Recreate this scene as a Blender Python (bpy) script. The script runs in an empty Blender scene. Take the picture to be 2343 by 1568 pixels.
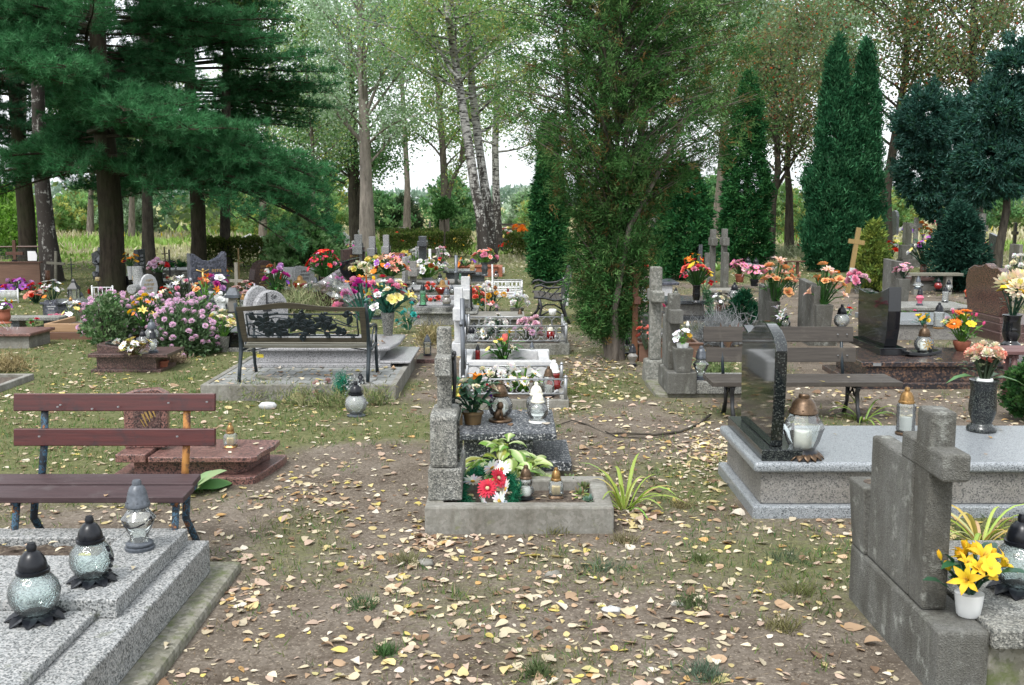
import bpy,bmesh,math,random
import numpy as np
from mathutils import Vector,Matrix,Euler,Quaternion

# ------------------------------------------------------------------ camera, sky, sun
SC=bpy.context.scene
COL=SC.collection
R=math.radians
FP=24.0/23.6*2343 # focal length in the units of a 2343 x 1568 view of the photograph
CX,CY,HOR,H=1171.5,784.0,465.0,1.8
PITCH=math.atan((CY-HOR)/FP)
cam_d=bpy.data.cameras.new('camera');cam=bpy.data.objects.new('camera',cam_d);COL.objects.link(cam)
cam_d.lens=24;cam_d.sensor_width=23.6;cam_d.clip_end=3000;cam_d.clip_start=0.05
cam.location=(0,0,H);cam.rotation_euler=(R(90)-PITCH,0,0)
cam_d.dof.use_dof=True;cam_d.dof.focus_distance=8.0;cam_d.dof.aperture_fstop=6.3
SC.camera=cam
SUN_EL,SUN_AZ=R(56),R(-152) # azimuth from +Y clockwise: high, behind the photographer's left shoulder
W=bpy.data.worlds.new('World');SC.world=W;W.use_nodes=True
nt=W.node_tree;nt.nodes.clear()
sky=nt.nodes.new('ShaderNodeTexSky');sky.sky_type='NISHITA';sky.sun_disc=False
sky.sun_elevation=SUN_EL;sky.sun_rotation=SUN_AZ;sky.dust_density=3.0;sky.air_density=1.0
hs=nt.nodes.new('ShaderNodeHueSaturation');hs.inputs['Saturation'].default_value=0.22;hs.inputs['Value'].default_value=2.2
bg=nt.nodes.new('ShaderNodeBackground');bg.inputs['Strength'].default_value=0.15
wo=nt.nodes.new('ShaderNodeOutputWorld')
nt.links.new(sky.outputs[0],hs.inputs['Color']);ov=nt.nodes.new('ShaderNodeMix');ov.data_type='RGBA';ov.inputs[0].default_value=.72;ov.inputs[7].default_value=(4.95,5.25,5.5,1) # even cloud cover over the sky
nt.links.new(hs.outputs[0],ov.inputs[6]);nt.links.new(ov.outputs[2],bg.inputs['Color']);nt.links.new(bg.outputs[0],wo.inputs['Surface'])
sun_d=bpy.data.lights.new('sun','SUN');sun_d.energy=1.7;sun_d.angle=R(15);sun_d.color=(1.0,0.975,0.94)
sun=bpy.data.objects.new('sun',sun_d);COL.objects.link(sun)
sdir=Vector((math.sin(SUN_AZ)*math.cos(SUN_EL),math.cos(SUN_AZ)*math.cos(SUN_EL),math.sin(SUN_EL)))
sun.rotation_euler=sdir.to_track_quat('Z','Y').to_euler()
SC.view_settings.view_transform='Standard';SC.view_settings.look='None'
SC.view_settings.exposure=0.88;SC.view_settings.gamma=1.0
SC.cycles.use_denoising=True;SC.cycles.max_bounces=8;SC.cycles.transparent_max_bounces=12
SC.cycles.diffuse_bounces=3;SC.cycles.glossy_bounces=3;SC.cycles.transmission_bounces=4
SC.cycles.caustics_reflective=False;SC.cycles.caustics_refractive=False

# ------------------------------------------------------------------ measuring helpers (photo pixel -> world)
def _ray(x,y):
 u=(x-CX)/FP;v=(y-CY)/FP
 return Vector((u,math.cos(PITCH)-v*math.sin(PITCH),-math.sin(PITCH)-v*math.cos(PITCH)))
def gp(x,y,z=0.0):
 d=_ray(x,y);t=(z-H)/d.z
 return Vector((d.x*t,d.y*t,z))
def ap(x,y,Y):
 d=_ray(x,y);t=Y/d.y
 return Vector((d.x*t,Y,H+d.z*t))
def px(n,Y):return n*Y/FP # n view pixels at depth Y, in metres

# ------------------------------------------------------------------ object helpers
def tag(o,label=None,cat=None,group=None,kind=None):
 if label:o['label']=label
 if cat:o['category']=cat
 if group:o['group']=group
 if kind:o['kind']=kind
 return o
def thing(name,label,cat,loc=(0,0,0),rz=0,group=None):
 o=bpy.data.objects.new(name,None);COL.objects.link(o)
 o.location=loc;o.rotation_euler=(0,0,rz);o.empty_display_size=0.1
 return tag(o,label,cat,group)
def link(name,me,parent=None,loc=None,rot=None,scale=None):
 o=bpy.data.objects.new(name,me);COL.objects.link(o)
 if parent:o.parent=parent
 if loc is not None:o.location=loc
 if rot is not None:o.rotation_euler=rot
 if scale is not None:o.scale=(scale,)*3 if isinstance(scale,(int,float))else scale
 return o
class MB:
 """collects shapes, builds ONE mesh"""
 def __init__(s):s.v=[];s.f=[];s.c=[]
 def add(s,vs,fs,col=None):
  n=len(s.v);s.v+=[tuple(v)for v in vs];s.f+=[tuple(i+n for i in f)for f in fs]
  s.c+=[col or(1,1,1)]*len(vs);return s
 def box(s,x0,y0,z0,x1,y1,z1,col=None):
  return s.add([(x0,y0,z0),(x1,y0,z0),(x1,y1,z0),(x0,y1,z0),(x0,y0,z1),(x1,y0,z1),(x1,y1,z1),(x0,y1,z1)],
      [(3,2,1,0),(4,5,6,7),(0,1,5,4),(1,2,6,5),(2,3,7,6),(3,0,4,7)],col)
 def taper(s,x0,y0,z0,x1,y1,z1,dx,dy,col=None): # box whose top is inset by dx, dy (negative: flares)
  return s.add([(x0,y0,z0),(x1,y0,z0),(x1,y1,z0),(x0,y1,z0),(x0+dx,y0+dy,z1),(x1-dx,y0+dy,z1),(x1-dx,y1-dy,z1),(x0+dx,y1-dy,z1)],
      [(3,2,1,0),(4,5,6,7),(0,1,5,4),(1,2,6,5),(2,3,7,6),(3,0,4,7)],col)
 def obox(s,c,ax,ay,az,col=None): # oriented box: centre and three half-axes
  c,ax,ay,az=map(Vector,(c,ax,ay,az));q=[]
  for k in(-1,1):
   q+=[c-ax-ay+az*k,c+ax-ay+az*k,c+ax+ay+az*k,c-ax+ay+az*k]
  return s.add(q,[(3,2,1,0),(4,5,6,7),(0,1,5,4),(1,2,6,5),(2,3,7,6),(3,0,4,7)],col)
 def prism(s,poly,a0,a1,plane='yz',col=None): # polygon (p, q) swept along the third axis
  def mk(p,q,a):return{'yz':(a,p,q),'xz':(p,a,q),'xy':(p,q,a)}[plane]
  n=len(poly)
  vs=[mk(p,q,a0)for p,q in poly]+[mk(p,q,a1)for p,q in poly]
  fs=[tuple(range(n-1,-1,-1)),tuple(range(n,2*n))]+[(i,(i+1)%n,(i+1)%n+n,i+n)for i in range(n)]
  return s.add(vs,fs,col)
 def lathe(s,prof,n=20,c=(0,0,0),col=None,sq=None): # prof: (r, z); sq: superellipse power
  vs=[];fs=[];m=len(prof)
  for r,z in prof:
   for k in range(n):
    a=2*math.pi*(k+.5)/n;ca,sa=math.cos(a),math.sin(a);q=1.0
    if sq:q=1/(abs(ca)**sq+abs(sa)**sq)**(1/sq)
    vs.append((c[0]+r*q*ca,c[1]+r*q*sa,c[2]+z))
  for j in range(m-1):
   for k in range(n):
    k2=(k+1)%n;fs.append((j*n+k,j*n+k2,(j+1)*n+k2,(j+1)*n+k))
  fs.append(tuple(range(n-1,-1,-1)));fs.append(tuple((m-1)*n+k for k in range(n)))
  return s.add(vs,fs,col)
 def tube(s,pts,rad,n=8,col=None,cap=True):
  pts=[Vector(p)for p in pts];m=len(pts);rs=rad if isinstance(rad,(list,tuple))else[rad]*m
  vs=[];fs=[];ref=None
  for i,p in enumerate(pts):
   d=(pts[min(i+1,m-1)]-pts[max(i-1,0)])
   d=d.normalized()if d.length>1e-9 else Vector((0,0,1))
   if ref is None:ref=Vector((1,0,0))if abs(d.x)<.8 else Vector((0,1,0))
   u=(ref-d*ref.dot(d));u=u.normalized()if u.length>1e-6 else d.orthogonal().normalized();w=d.cross(u);ref=u
   for k in range(n):
    a=2*math.pi*k/n;vs.append(p+(u*math.cos(a)+w*math.sin(a))*rs[i])
  for j in range(m-1):
   for k in range(n):
    k2=(k+1)%n;fs.append((j*n+k,j*n+k2,(j+1)*n+k2,(j+1)*n+k))
  if cap:fs.append(tuple(range(n-1,-1,-1)));fs.append(tuple((m-1)*n+k for k in range(n)))
  return s.add(vs,fs,col)
 def leafy(s,p,d,up,L,Wd,col=None,fold=.25,droop=.3): # a bent leaf: 8 points
  p,d,up=Vector(p),Vector(d).normalized(),Vector(up)
  sd=d.cross(up);sd=sd.normalized()if sd.length>1e-6 else d.orthogonal().normalized();nn=sd.cross(d)
  A=[]
  for t,w in((0,.12),(.35,1),(.7,.72),(1,.02)):
   q=p+d*L*t-nn*0-Vector((0,0,1))*droop*L*t*t
   A+=[q-sd*Wd*w/2+nn*fold*Wd*w/2,q,q+sd*Wd*w/2+nn*fold*Wd*w/2]
  fs=[]
  for j in range(3):
   for k in range(2):fs.append((j*3+k,j*3+k+1,j*3+k+4,j*3+k+3))
  return s.add(A,fs,col)
 def mesh(s,name,mat,smooth=False):
  me=bpy.data.meshes.new(name);me.from_pydata(s.v,[],s.f)
  ca=me.color_attributes.new('Col','FLOAT_COLOR','POINT')
  ca.data.foreach_set('color',np.array([(*c[:3],1)for c in s.c],dtype=np.float32).ravel())
  if mat:me.materials.append(mat)
  if smooth:
   for p in me.polygons:p.use_smooth=True
  me.update();return me
 def build(s,name,mat,parent=None,smooth=False,bevel=0,loc=None,world=False,seg=2):
  if world and parent is not None:
   L=Vector(parent.location);s.v=[tuple(Vector(v)-L)for v in s.v]
  o=link(name,s.mesh(name,mat,smooth),parent,loc)
  if bevel:
   b=o.modifiers.new('bevel','BEVEL');b.width=bevel;b.segments=seg;b.limit_method='ANGLE';b.angle_limit=R(40)
  return o
def autosmooth(o,ang=40):
 me=o.data
 for p in me.polygons:p.use_smooth=True
 me.set_sharp_from_angle(angle=R(ang));return o
def np_mesh(name,V,Fc,C=None,mat=None):
 me=bpy.data.meshes.new(name);V=np.asarray(V,np.float32);Fc=np.asarray(Fc,np.int32)
 n,k=Fc.shape
 me.vertices.add(len(V));me.vertices.foreach_set('co',V.ravel())
 me.loops.add(n*k);me.loops.foreach_set('vertex_index',Fc.ravel())
 me.polygons.add(n);me.polygons.foreach_set('loop_start',np.arange(0,n*k,k,dtype=np.int32))
 if C is not None:
  ca=me.color_attributes.new('Col','FLOAT_COLOR','POINT')
  ca.data.foreach_set('color',np.concatenate([np.asarray(C,np.float32),np.ones((len(V),1),np.float32)],1).ravel())
 if mat:me.materials.append(mat)
 me.update(calc_edges=True);me.validate();return me
def unit(a):return a/np.maximum(np.linalg.norm(a,axis=1,keepdims=True),1e-9)
def blades(name,P,D,L,Wd,C,mat,up=None,rng=None,kind='leaf',bend=0.0):
 """many leaves (4-point diamonds, slightly folded) or needles (3-point) as one mesh"""
 n=len(P);rng=rng or np.random.default_rng(1)
 L=np.broadcast_to(np.asarray(L,float),(n,))[:,None];Wd=np.broadcast_to(np.asarray(Wd,float),(n,))[:,None]
 D=unit(D);r=rng.normal(size=(n,3))if up is None else np.broadcast_to(up,(n,3))+rng.normal(size=(n,3))*.25
 S=unit(np.cross(D,r));N=np.cross(S,D)
 if kind=='needle':
  V=np.stack([P-S*Wd/2,P+S*Wd/2,P+D*L-N*bend*L],1);k=3
 elif kind=='grass': # two bent quads per blade
  m1=P+D*L*.5+N*bend*L*.2;t=P+D*L+N*bend*L
  V=np.stack([P-S*Wd/2,P+S*Wd/2,m1+S*Wd*.4,m1-S*Wd*.4,t+S*Wd*.06,t-S*Wd*.06],1)
  Fc=(np.arange(n)[:,None,None]*6+np.array([[0,1,2,3],[3,2,4,5]])[None]).reshape(-1,4)
  return np_mesh(name,V.reshape(-1,3),Fc,np.repeat(C,6,0),mat)
 else:
  V=np.stack([P,P+D*L*.45+S*Wd/2+N*Wd*.12,P+D*L-N*bend*L,P+D*L*.45-S*Wd/2+N*Wd*.12],1);k=4
 Fc=np.arange(n*k).reshape(n,k)
 return np_mesh(name,V.reshape(-1,3),Fc,np.repeat(C,k,0),mat)
def tint(n,cols,rng,jit=.15,wts=None):
 cols=np.array(cols,float);i=rng.choice(len(cols),n,p=None if wts is None else np.array(wts)/sum(wts))
 return np.clip(cols[i]*(1+rng.normal(size=(n,1))*jit),0.004,1)

# ------------------------------------------------------------------ materials
def _base(name):
 m=bpy.data.materials.new(name);m.use_nodes=True
 nt=m.node_tree;b=nt.nodes['Principled BSDF'];return m,nt,b
def N(nt,t,**kw):
 n=nt.nodes.new(t)
 for k,v in kw.items():
  if k in n.inputs:n.inputs[k].default_value=v
  else:setattr(n,k,v)
 return n
def ramp(nt,fac,stops,interp='LINEAR'):
 r=nt.nodes.new('ShaderNodeValToRGB');r.color_ramp.interpolation=interp
 e=r.color_ramp.elements
 while len(e)<len(stops):e.new(0.5)
 for i,(p,c)in enumerate(stops):
  e[i].position=p;e[i].color=(*c,1)if len(c)==3 else c
 nt.links.new(fac,r.inputs[0]);return r.outputs[0]
def mix(nt,fac,a,b,mode='MIX'):
 m=nt.nodes.new('ShaderNodeMix');m.data_type='RGBA';m.blend_type=mode
 for sock,val in((m.inputs[0],fac),(m.inputs[6],a),(m.inputs[7],b)):
  if hasattr(val,'links'):nt.links.new(val,sock)
  elif isinstance(val,(int,float)):sock.default_value=val
  else:sock.default_value=(*val,1)
 return m.outputs[2]
def coord(nt,which='Object',scale=(1,1,1)):
 t=nt.nodes.new('ShaderNodeTexCoord');mp=nt.nodes.new('ShaderNodeMapping');mp.inputs['Scale'].default_value=scale
 nt.links.new(t.outputs[which],mp.inputs[0]);return mp.outputs[0]
def noise(nt,co,scale,det=4,rough=.6):
 n=N(nt,'ShaderNodeTexNoise',Scale=scale,Detail=det,Roughness=rough);nt.links.new(co,n.inputs['Vector']);return n.outputs['Fac']
def bump(nt,b,h,strength=.3,dist=.01):
 n=N(nt,'ShaderNodeBump',Strength=strength,Distance=dist);nt.links.new(h,n.inputs['Height']);nt.links.new(n.outputs[0],b.inputs['Normal'])
def plain(name,col,rough=.6,metal=0,spec=.5,var=.0,vs=8):
 m,nt,b=_base(name);b.inputs['Roughness'].default_value=rough;b.inputs['Metallic'].default_value=metal
 b.inputs['Specular IOR Level'].default_value=spec
 co=coord(nt);f=noise(nt,co,vs)
 lo=tuple(c*(1-var)for c in col);hi=tuple(min(1,c*(1+var))for c in col)
 nt.links.new(ramp(nt,f,[(.3,lo),(.7,hi)]),b.inputs['Base Color']);return m
def speckle(name,cols,scale,rough,stain=(.5,.48,.44),st=.35,lichen=None,lich=.0,bmp=.15,spec=.5,fine=0.0,stscale=3.0,streak=0.0):
 """granite / terrazzo / exposed aggregate: voronoi grains coloured at random, stains and lichen on top"""
 m,nt,b=_base(name);b.inputs['Roughness'].default_value=rough;b.inputs['Specular IOR Level'].default_value=spec
 co=coord(nt)
 w=noise(nt,co,scale*1.3,2);wv=nt.nodes.new('ShaderNodeVectorMath');wv.operation='ADD'
 sc=nt.nodes.new('ShaderNodeVectorMath');sc.operation='SCALE';sc.inputs['Scale'].default_value=.6/scale
 cmb=nt.nodes.new('ShaderNodeCombineXYZ')
 for i in range(3):nt.links.new(w,cmb.inputs[i])
 nt.links.new(cmb.outputs[0],sc.inputs[0]);nt.links.new(co,wv.inputs[0]);nt.links.new(sc.outputs[0],wv.inputs[1])
 v=N(nt,'ShaderNodeTexVoronoi',Scale=scale);nt.links.new(wv.outputs[0],v.inputs['Vector'])
 sep=nt.nodes.new('ShaderNodeSeparateColor');nt.links.new(v.outputs['Color'],sep.inputs[0])
 n=len(cols);stops=[];acc=0
 for c,wgt in cols:stops.append((acc,c));acc+=wgt
 c=ramp(nt,sep.outputs[0],stops,'CONSTANT')
 st_f=noise(nt,co,stscale,6,.65)
 sf=ramp(nt,st_f,[(.35,(0,0,0)),(.75,(st,st,st))])
 c=mix(nt,sf,c,stain,'MULTIPLY')
 if streak: # rain and dirt streaks running down the faces
  kf=noise(nt,coord(nt,scale=(5,5,1.1)),1.0,6,.65);c=mix(nt,ramp(nt,kf,[(.40,(0,0,0)),(.7,(streak,)*3)]),c,(.38,.35,.28),'MULTIPLY')
  kf=noise(nt,coord(nt,scale=(7,7,2.4)),1.3,7,.7);c=mix(nt,ramp(nt,kf,[(.58,(0,0,0)),(.72,(streak*.5,)*3)]),c,(.30,.31,.27))
 if lichen:
  lf=noise(nt,co,9,8,.7);c=mix(nt,ramp(nt,lf,[(.62-lich,(0,0,0)),(.72-lich*.6,(.85,.85,.85))]),c,lichen)
 nt.links.new(c,b.inputs['Base Color'])
 if bmp:bump(nt,b,v.outputs['Distance']if not fine else noise(nt,co,fine,5),bmp,.004)
 return m
def wood(name,c1,c2,rough=.7,axis=0,sc=3,bmp=.2,worn=None):
 m,nt,b=_base(name);b.inputs['Roughness'].default_value=rough
 s=[26,26,26];s[axis]=1.6
 co=coord(nt,scale=[a*sc/3 for a in s]);f=noise(nt,co,2.0,6,.65)
 c=ramp(nt,f,[(.3,c1),(.7,c2)])
 if worn:
  f2=noise(nt,coord(nt),7,5,.7);c=mix(nt,ramp(nt,f2,[(.55,(0,0,0)),(.7,(.8,.8,.8))]),c,worn)
 nt.links.new(c,b.inputs['Base Color']);bump(nt,b,f,bmp,.006);return m
def foliage(name,trans=.35,rough=.55,spec=.25):
 m,nt,b=_base(name);b.inputs['Roughness'].default_value=rough;b.inputs['Specular IOR Level'].default_value=spec
 a=N(nt,'ShaderNodeAttribute',attribute_name='Col');nt.links.new(a.outputs['Color'],b.inputs['Base Color'])
 if trans:
  t=nt.nodes.new('ShaderNodeBsdfTranslucent');mx=nt.nodes.new('ShaderNodeMixShader');mx.inputs[0].default_value=trans
  g=nt.nodes.new('ShaderNodeHueSaturation');g.inputs['Value'].default_value=1.3;g.inputs['Saturation'].default_value=1.1
  nt.links.new(a.outputs['Color'],g.inputs['Color']);nt.links.new(g.outputs[0],t.inputs['Color'])
  out=nt.nodes['Material Output'];nt.links.new(b.outputs[0],mx.inputs[1]);nt.links.new(t.outputs[0],mx.inputs[2]);nt.links.new(mx.outputs[0],out.inputs[0])
 return m
def glass(name,col=(1,1,1),tint_amt=.12,milk=.06,bumps=0.0,rough=.04):
 """thin lantern glass: tinted transparent, fresnel gloss, a little milky diffuse"""
 m=bpy.data.materials.new(name);m.use_nodes=True;nt=m.node_tree;nt.nodes.clear()
 out=nt.nodes.new('ShaderNodeOutputMaterial')
 tr=nt.nodes.new('ShaderNodeBsdfTransparent');tr.inputs[0].default_value=(*[1-(1-c)*1 for c in col],1)
 gl=N(nt,'ShaderNodeBsdfGlossy',Roughness=rough);df=nt.nodes.new('ShaderNodeBsdfDiffuse');df.inputs[0].default_value=(*[min(1,.25+c*.7)for c in col],1)if min(col)>.5 else(*col,1)
 m1=nt.nodes.new('ShaderNodeMixShader');m1.inputs[0].default_value=milk+tint_amt
 m2=nt.nodes.new('ShaderNodeMixShader');fr=N(nt,'ShaderNodeFresnel',IOR=1.5)
 ad=nt.nodes.new('ShaderNodeMath');ad.operation='MULTIPLY_ADD';ad.inputs[1].default_value=1.2;ad.inputs[2].default_value=.03
 nt.links.new(fr.outputs[0],ad.inputs[0]);nt.links.new(ad.outputs[0],m2.inputs[0])
 nt.links.new(tr.outputs[0],m1.inputs[1]);nt.links.new(df.outputs[0],m1.inputs[2])
 nt.links.new(m1.outputs[0],m2.inputs[1]);nt.links.new(gl.outputs[0],m2.inputs[2]);nt.links.new(m2.outputs[0],out.inputs[0])
 if bumps:
  co=coord(nt);v=N(nt,'ShaderNodeTexVoronoi',Scale=bumps,feature='DISTANCE_TO_EDGE');nt.links.new(co,v.inputs['Vector'])
  bp=N(nt,'ShaderNodeBump',Strength=.5,Distance=.004);nt.links.new(v.outputs['Distance'],bp.inputs['Height'])
  nt.links.new(bp.outputs[0],gl.inputs['Normal']);nt.links.new(bp.outputs[0],fr.inputs['Normal'])
  cr=ramp(nt,v.outputs['Distance'],[(0,(.2,.2,.2)),(.045,(milk+tint_amt,)*3)]);nt.links.new(cr,m1.inputs[0])
 return m
def bark(name,c1,c2,sc=(14,14,3),bmp=.8,moss=None,dist=.03):
 m,nt,b=_base(name);b.inputs['Roughness'].default_value=.9;b.inputs['Specular IOR Level'].default_value=.15
 co=coord(nt,scale=sc);f=noise(nt,co,1.0,8,.7);c=ramp(nt,f,[(.35,c1),(.65,c2)])
 if moss:
  f2=noise(nt,coord(nt),1.5,4);c=mix(nt,ramp(nt,f2,[(.4,(0,0,0)),(.7,(.6,.6,.6))]),c,moss)
 nt.links.new(c,b.inputs['Base Color']);bump(nt,b,f,bmp,dist);return m
def birch_bark(name,dark0,dark1):
 """white peeling bark with dark lenticels; black fissured plates grow towards the foot (a real trait of old birches)"""
 m,nt,b=_base(name);b.inputs['Roughness'].default_value=.75;b.inputs['Specular IOR Level'].default_value=.2
 co=coord(nt,scale=(2.2,2.2,9));f=noise(nt,co,2.2,5,.6)
 c=ramp(nt,f,[(.41,(.035,.032,.03)),(.47,(.25,.245,.23)),(.6,(.42,.41,.385)),(.8,(.48,.47,.44))])
 co2=coord(nt,scale=(7,7,3));f2=noise(nt,co2,1.2,8,.75)
 g=nt.nodes.new('ShaderNodeNewGeometry');sp=nt.nodes.new('ShaderNodeSeparateXYZ');nt.links.new(g.outputs['Position'],sp.inputs[0])
 mr=N(nt,'ShaderNodeMapRange');mr.inputs['From Min'].default_value=dark1;mr.inputs['From Max'].default_value=dark0
 mr.inputs['To Min'].default_value=-.22;mr.inputs['To Max'].default_value=.11
 nt.links.new(sp.outputs[2],mr.inputs['Value'])
 ad=nt.nodes.new('ShaderNodeMath');ad.operation='ADD';nt.links.new(mr.outputs[0],ad.inputs[0]);nt.links.new(f2,ad.inputs[1])
 k=ramp(nt,ad.outputs[0],[(.5,(0,0,0)),(.56,(1,1,1))])
 c=mix(nt,k,c,(.035,.03,.026));nt.links.new(c,b.inputs['Base Color']);bump(nt,b,f2,.7,.03);return m

G1=(.30,.31,.32)
M={}
def init_mats():
 M['terrazzo']=speckle('terrazzo_stone',[((.07,.075,.075),.17),((.18,.19,.19),.25),((.31,.32,.32),.33),((.43,.43,.42),.25)],165,.75,st=.4,bmp=.3,lichen=(.10,.11,.07),lich=.03)
 M['terrazzo_dark']=speckle('dark_terrazzo_stone',[((.02,.024,.03),.5),((.05,.055,.065),.25),((.14,.15,.16),.15),((.42,.42,.42),.1)],130,.55,st=.2,bmp=.15)
 M['aggregate']=speckle('rough_aggregate_concrete',[((.11,.115,.11),.25),((.2,.205,.19),.3),((.28,.28,.26),.25),((.42,.42,.39),.2)],150,.9,st=.55,lichen=(.33,.34,.31),lich=.04,bmp=.8,streak=.55)
 M['aggregate_dirty']=speckle('damp_rough_concrete',[((.135,.135,.125),.3),((.165,.165,.152),.4),((.20,.20,.185),.3)],190,.95,stain=(.45,.43,.36),st=.75,lichen=(.30,.31,.28),lich=.05,bmp=1.0,stscale=6,streak=.8)
 M['concrete']=speckle('weathered_concrete',[((.24,.235,.21),.3),((.27,.265,.24),.4),((.31,.30,.275),.3)],60,.9,stain=(.45,.42,.36),st=.7,lichen=(.14,.15,.08),lich=.02,bmp=.5,fine=60,streak=.7)
 M['concrete_old']=speckle('old_lichened_concrete',[((.15,.155,.14),.35),((.2,.2,.18),.35),((.27,.27,.25),.3)],70,.95,stain=(.42,.4,.34),st=.8,lichen=(.36,.37,.33),lich=.02,bmp=1.0,fine=45,streak=.8)
 M['concrete_mossy']=speckle('mossy_concrete',[((.15,.145,.12),.3),((.2,.19,.16),.4),((.24,.23,.2),.3)],50,.95,stain=(.4,.42,.25),st=.8,lichen=(.08,.10,.03),lich=.12,bmp=.8,fine=45)
 M['whitewash']=speckle('flaking_white_paint',[((.62,.63,.64),.4),((.68,.69,.69),.3),((.58,.59,.61),.3)],40,.7,stain=(.62,.6,.56),st=.6,bmp=.4,fine=40)
 M['granite']=speckle('light_grey_granite',[((.08,.09,.10),.15),((.24,.265,.285),.3),((.34,.365,.385),.35),((.43,.455,.475),.2)],230,.32,stain=(.6,.6,.58),st=.25,bmp=.0)
 M['granite_side']=speckle('dusty_grey_granite',[((.10,.10,.10),.18),((.2,.195,.185),.3),((.26,.25,.235),.32),((.31,.30,.28),.2)],150,.6,stain=(.55,.5,.42),st=.6,bmp=.08)
 M['granite_pale']=speckle('pale_salt_and_pepper_granite',[((.11,.11,.115),.2),((.27,.27,.28),.3),((.40,.40,.41),.5)],200,.35,st=.2,bmp=0)
 M['granite_black']=speckle('polished_black_granite',[((.006,.008,.009),.55),((.014,.018,.018),.3),((.05,.055,.05),.15)],140,.05,st=.0,bmp=0,spec=.7)
 M['granite_black_edge']=speckle('black_granite_cut_edge',[((.008,.010,.012),.5),((.022,.026,.026),.3),((.06,.068,.062),.2)],210,.22,st=.1,bmp=0)
 M['granite_jet']=plain('polished_jet_stone',(.008,.009,.011),.05,spec=.7,var=.1)
 M['granite_brown']=speckle('brown_red_granite',[((.03,.022,.022),.35),((.09,.045,.036),.4),((.16,.08,.055),.25)],120,.12,st=.2,bmp=0,spec=.6)
 M['granite_multi']=speckle('swirled_brown_granite',[((.03,.028,.032),.45),((.07,.05,.045),.3),((.14,.085,.06),.25)],60,.2,stain=(.4,.42,.5),st=.6,bmp=0,stscale=2)
 M['granite_red']=speckle('red_granite',[((.035,.025,.025),.25),((.15,.075,.066),.4),((.23,.125,.105),.35)],130,.3,stain=(.6,.55,.5),st=.35,bmp=0)
 M['granite_plum']=speckle('plum_granite',[((.03,.022,.022),.35),((.09,.05,.046),.4),((.14,.09,.08),.25)],130,.28,stain=(.6,.55,.5),st=.3,bmp=0)
 M['granite_blue']=speckle('blue_grey_granite',[((.025,.028,.036),.3),((.05,.055,.075),.4),((.09,.095,.12),.3)],40,.3,st=.2,bmp=0)
 M['granite_dk']=speckle('dark_grey_granite',[((.03,.033,.038),.4),((.06,.066,.074),.4),((.10,.11,.12),.2)],150,.25,st=.2,bmp=0)
 M['marble']=speckle('pale_marble',[((.42,.43,.44),.5),((.5,.5,.5),.5)],60,.4,stain=(.55,.55,.57),st=.5,bmp=0)
 M['soil']=speckle('grave_soil',[((.05,.036,.026),.4),((.08,.06,.045),.4),((.12,.095,.07),.2)],70,.95,st=.5,bmp=1,fine=30)
 M['paver']=None
 M['bench_red']=wood('dark_red_stained_wood',(.034,.006,.006),(.075,.012,.010),.42,0,3,.15,worn=(.012,.008,.010))
 M['bench_seat']=wood('worn_plum_stained_wood',(.028,.014,.016),(.058,.032,.034),.6,0,3,.2,worn=(.075,.058,.058))
 M['bench_grey']=wood('weathered_dark_wood',(.026,.021,.017),(.056,.047,.038),.7,0,3,.3,worn=(.08,.07,.055))
 M['bench_slat']=wood('weathered_grey_green_wood',(.09,.085,.065),(.2,.19,.15),.8,0,3,.4)
 M['oak']=wood('faded_olive_wood',(.035,.030,.021),(.08,.066,.044),.7,0,3,.2)
 M['wood_brown']=wood('brown_varnished_wood',(.08,.032,.014),(.15,.06,.025),.45,2,3,.1)
 M['wood_dark']=wood('dark_brown_wood',(.05,.018,.01),(.10,.04,.022),.5,2)
 M['wood_gold']=wood('golden_pine_wood',(.17,.115,.038),(.27,.185,.065),.5,2)
 M['wood_pale']=wood('pale_raw_wood',(.38,.33,.26),(.55,.5,.42),.7,2)
 M['wood_planter']=wood('brown_plank_wood',(.09,.045,.028),(.16,.085,.055),.55,0)
 M['wood_border']=wood('tan_border_wood',(.24,.14,.07),(.36,.23,.13),.6,0,worn=(.14,.10,.07))
 M['wood_rust']=wood('rust_red_painted_wood',(.22,.07,.035),(.32,.11,.06),.6,0)
 M['wood_maroon']=wood('maroon_painted_wood',(.08,.035,.035),(.14,.07,.065),.6,0)
 M['iron']=plain('dark_painted_iron',(.012,.020,.026),.4,0,.5,.3,20)
 M['iron_black']=plain('black_cast_iron',(.016,.017,.019),.45,0,.5,.3,20)
 m,nt_,b=_base('flaking_blue_iron');b.inputs['Roughness'].default_value=.8
 f=noise(nt_,coord(nt_),22,6,.7)
 nt_.links.new(ramp(nt_,f,[(.46,(.015,.02,.026)),(.50,(.035,.10,.16)),(.54,(.03,.03,.035)),(.60,(.26,.10,.03)),(.66,(.07,.03,.018))],'CONSTANT'),b.inputs['Base Color']);M['iron_flaky']=m
 m,nt_,b=_base('rusty_post_iron');b.inputs['Roughness'].default_value=.85
 f=noise(nt_,coord(nt_,scale=(1,1,.6)),14,6,.7)
 nt_.links.new(ramp(nt_,f,[(.40,(.05,.025,.02)),(.48,(.30,.13,.035)),(.62,(.42,.2,.05)),(.68,(.10,.05,.035))]),b.inputs['Base Color']);M['iron_rust']=m
 M['silver']=plain('silver_painted_metal',(.30,.31,.32),.4,.6,.5,.15,20)
 M['white_metal']=plain('white_painted_metal',(.66,.67,.68),.5,0,.5,.1,20)
 M['steel']=plain('brushed_pipe_metal',(.12,.13,.145),.4,.5,.5,.2,8)
 M['brass']=plain('dull_brass',(.26,.15,.055),.35,.75,.5,.3,25)
 M['bronze']=plain('brown_bronze',(.09,.056,.032),.4,.6,.5,.4,25)
 M['gold']=plain('gold_lettering',(.45,.30,.10),.4,.5,.5,.2)
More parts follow.
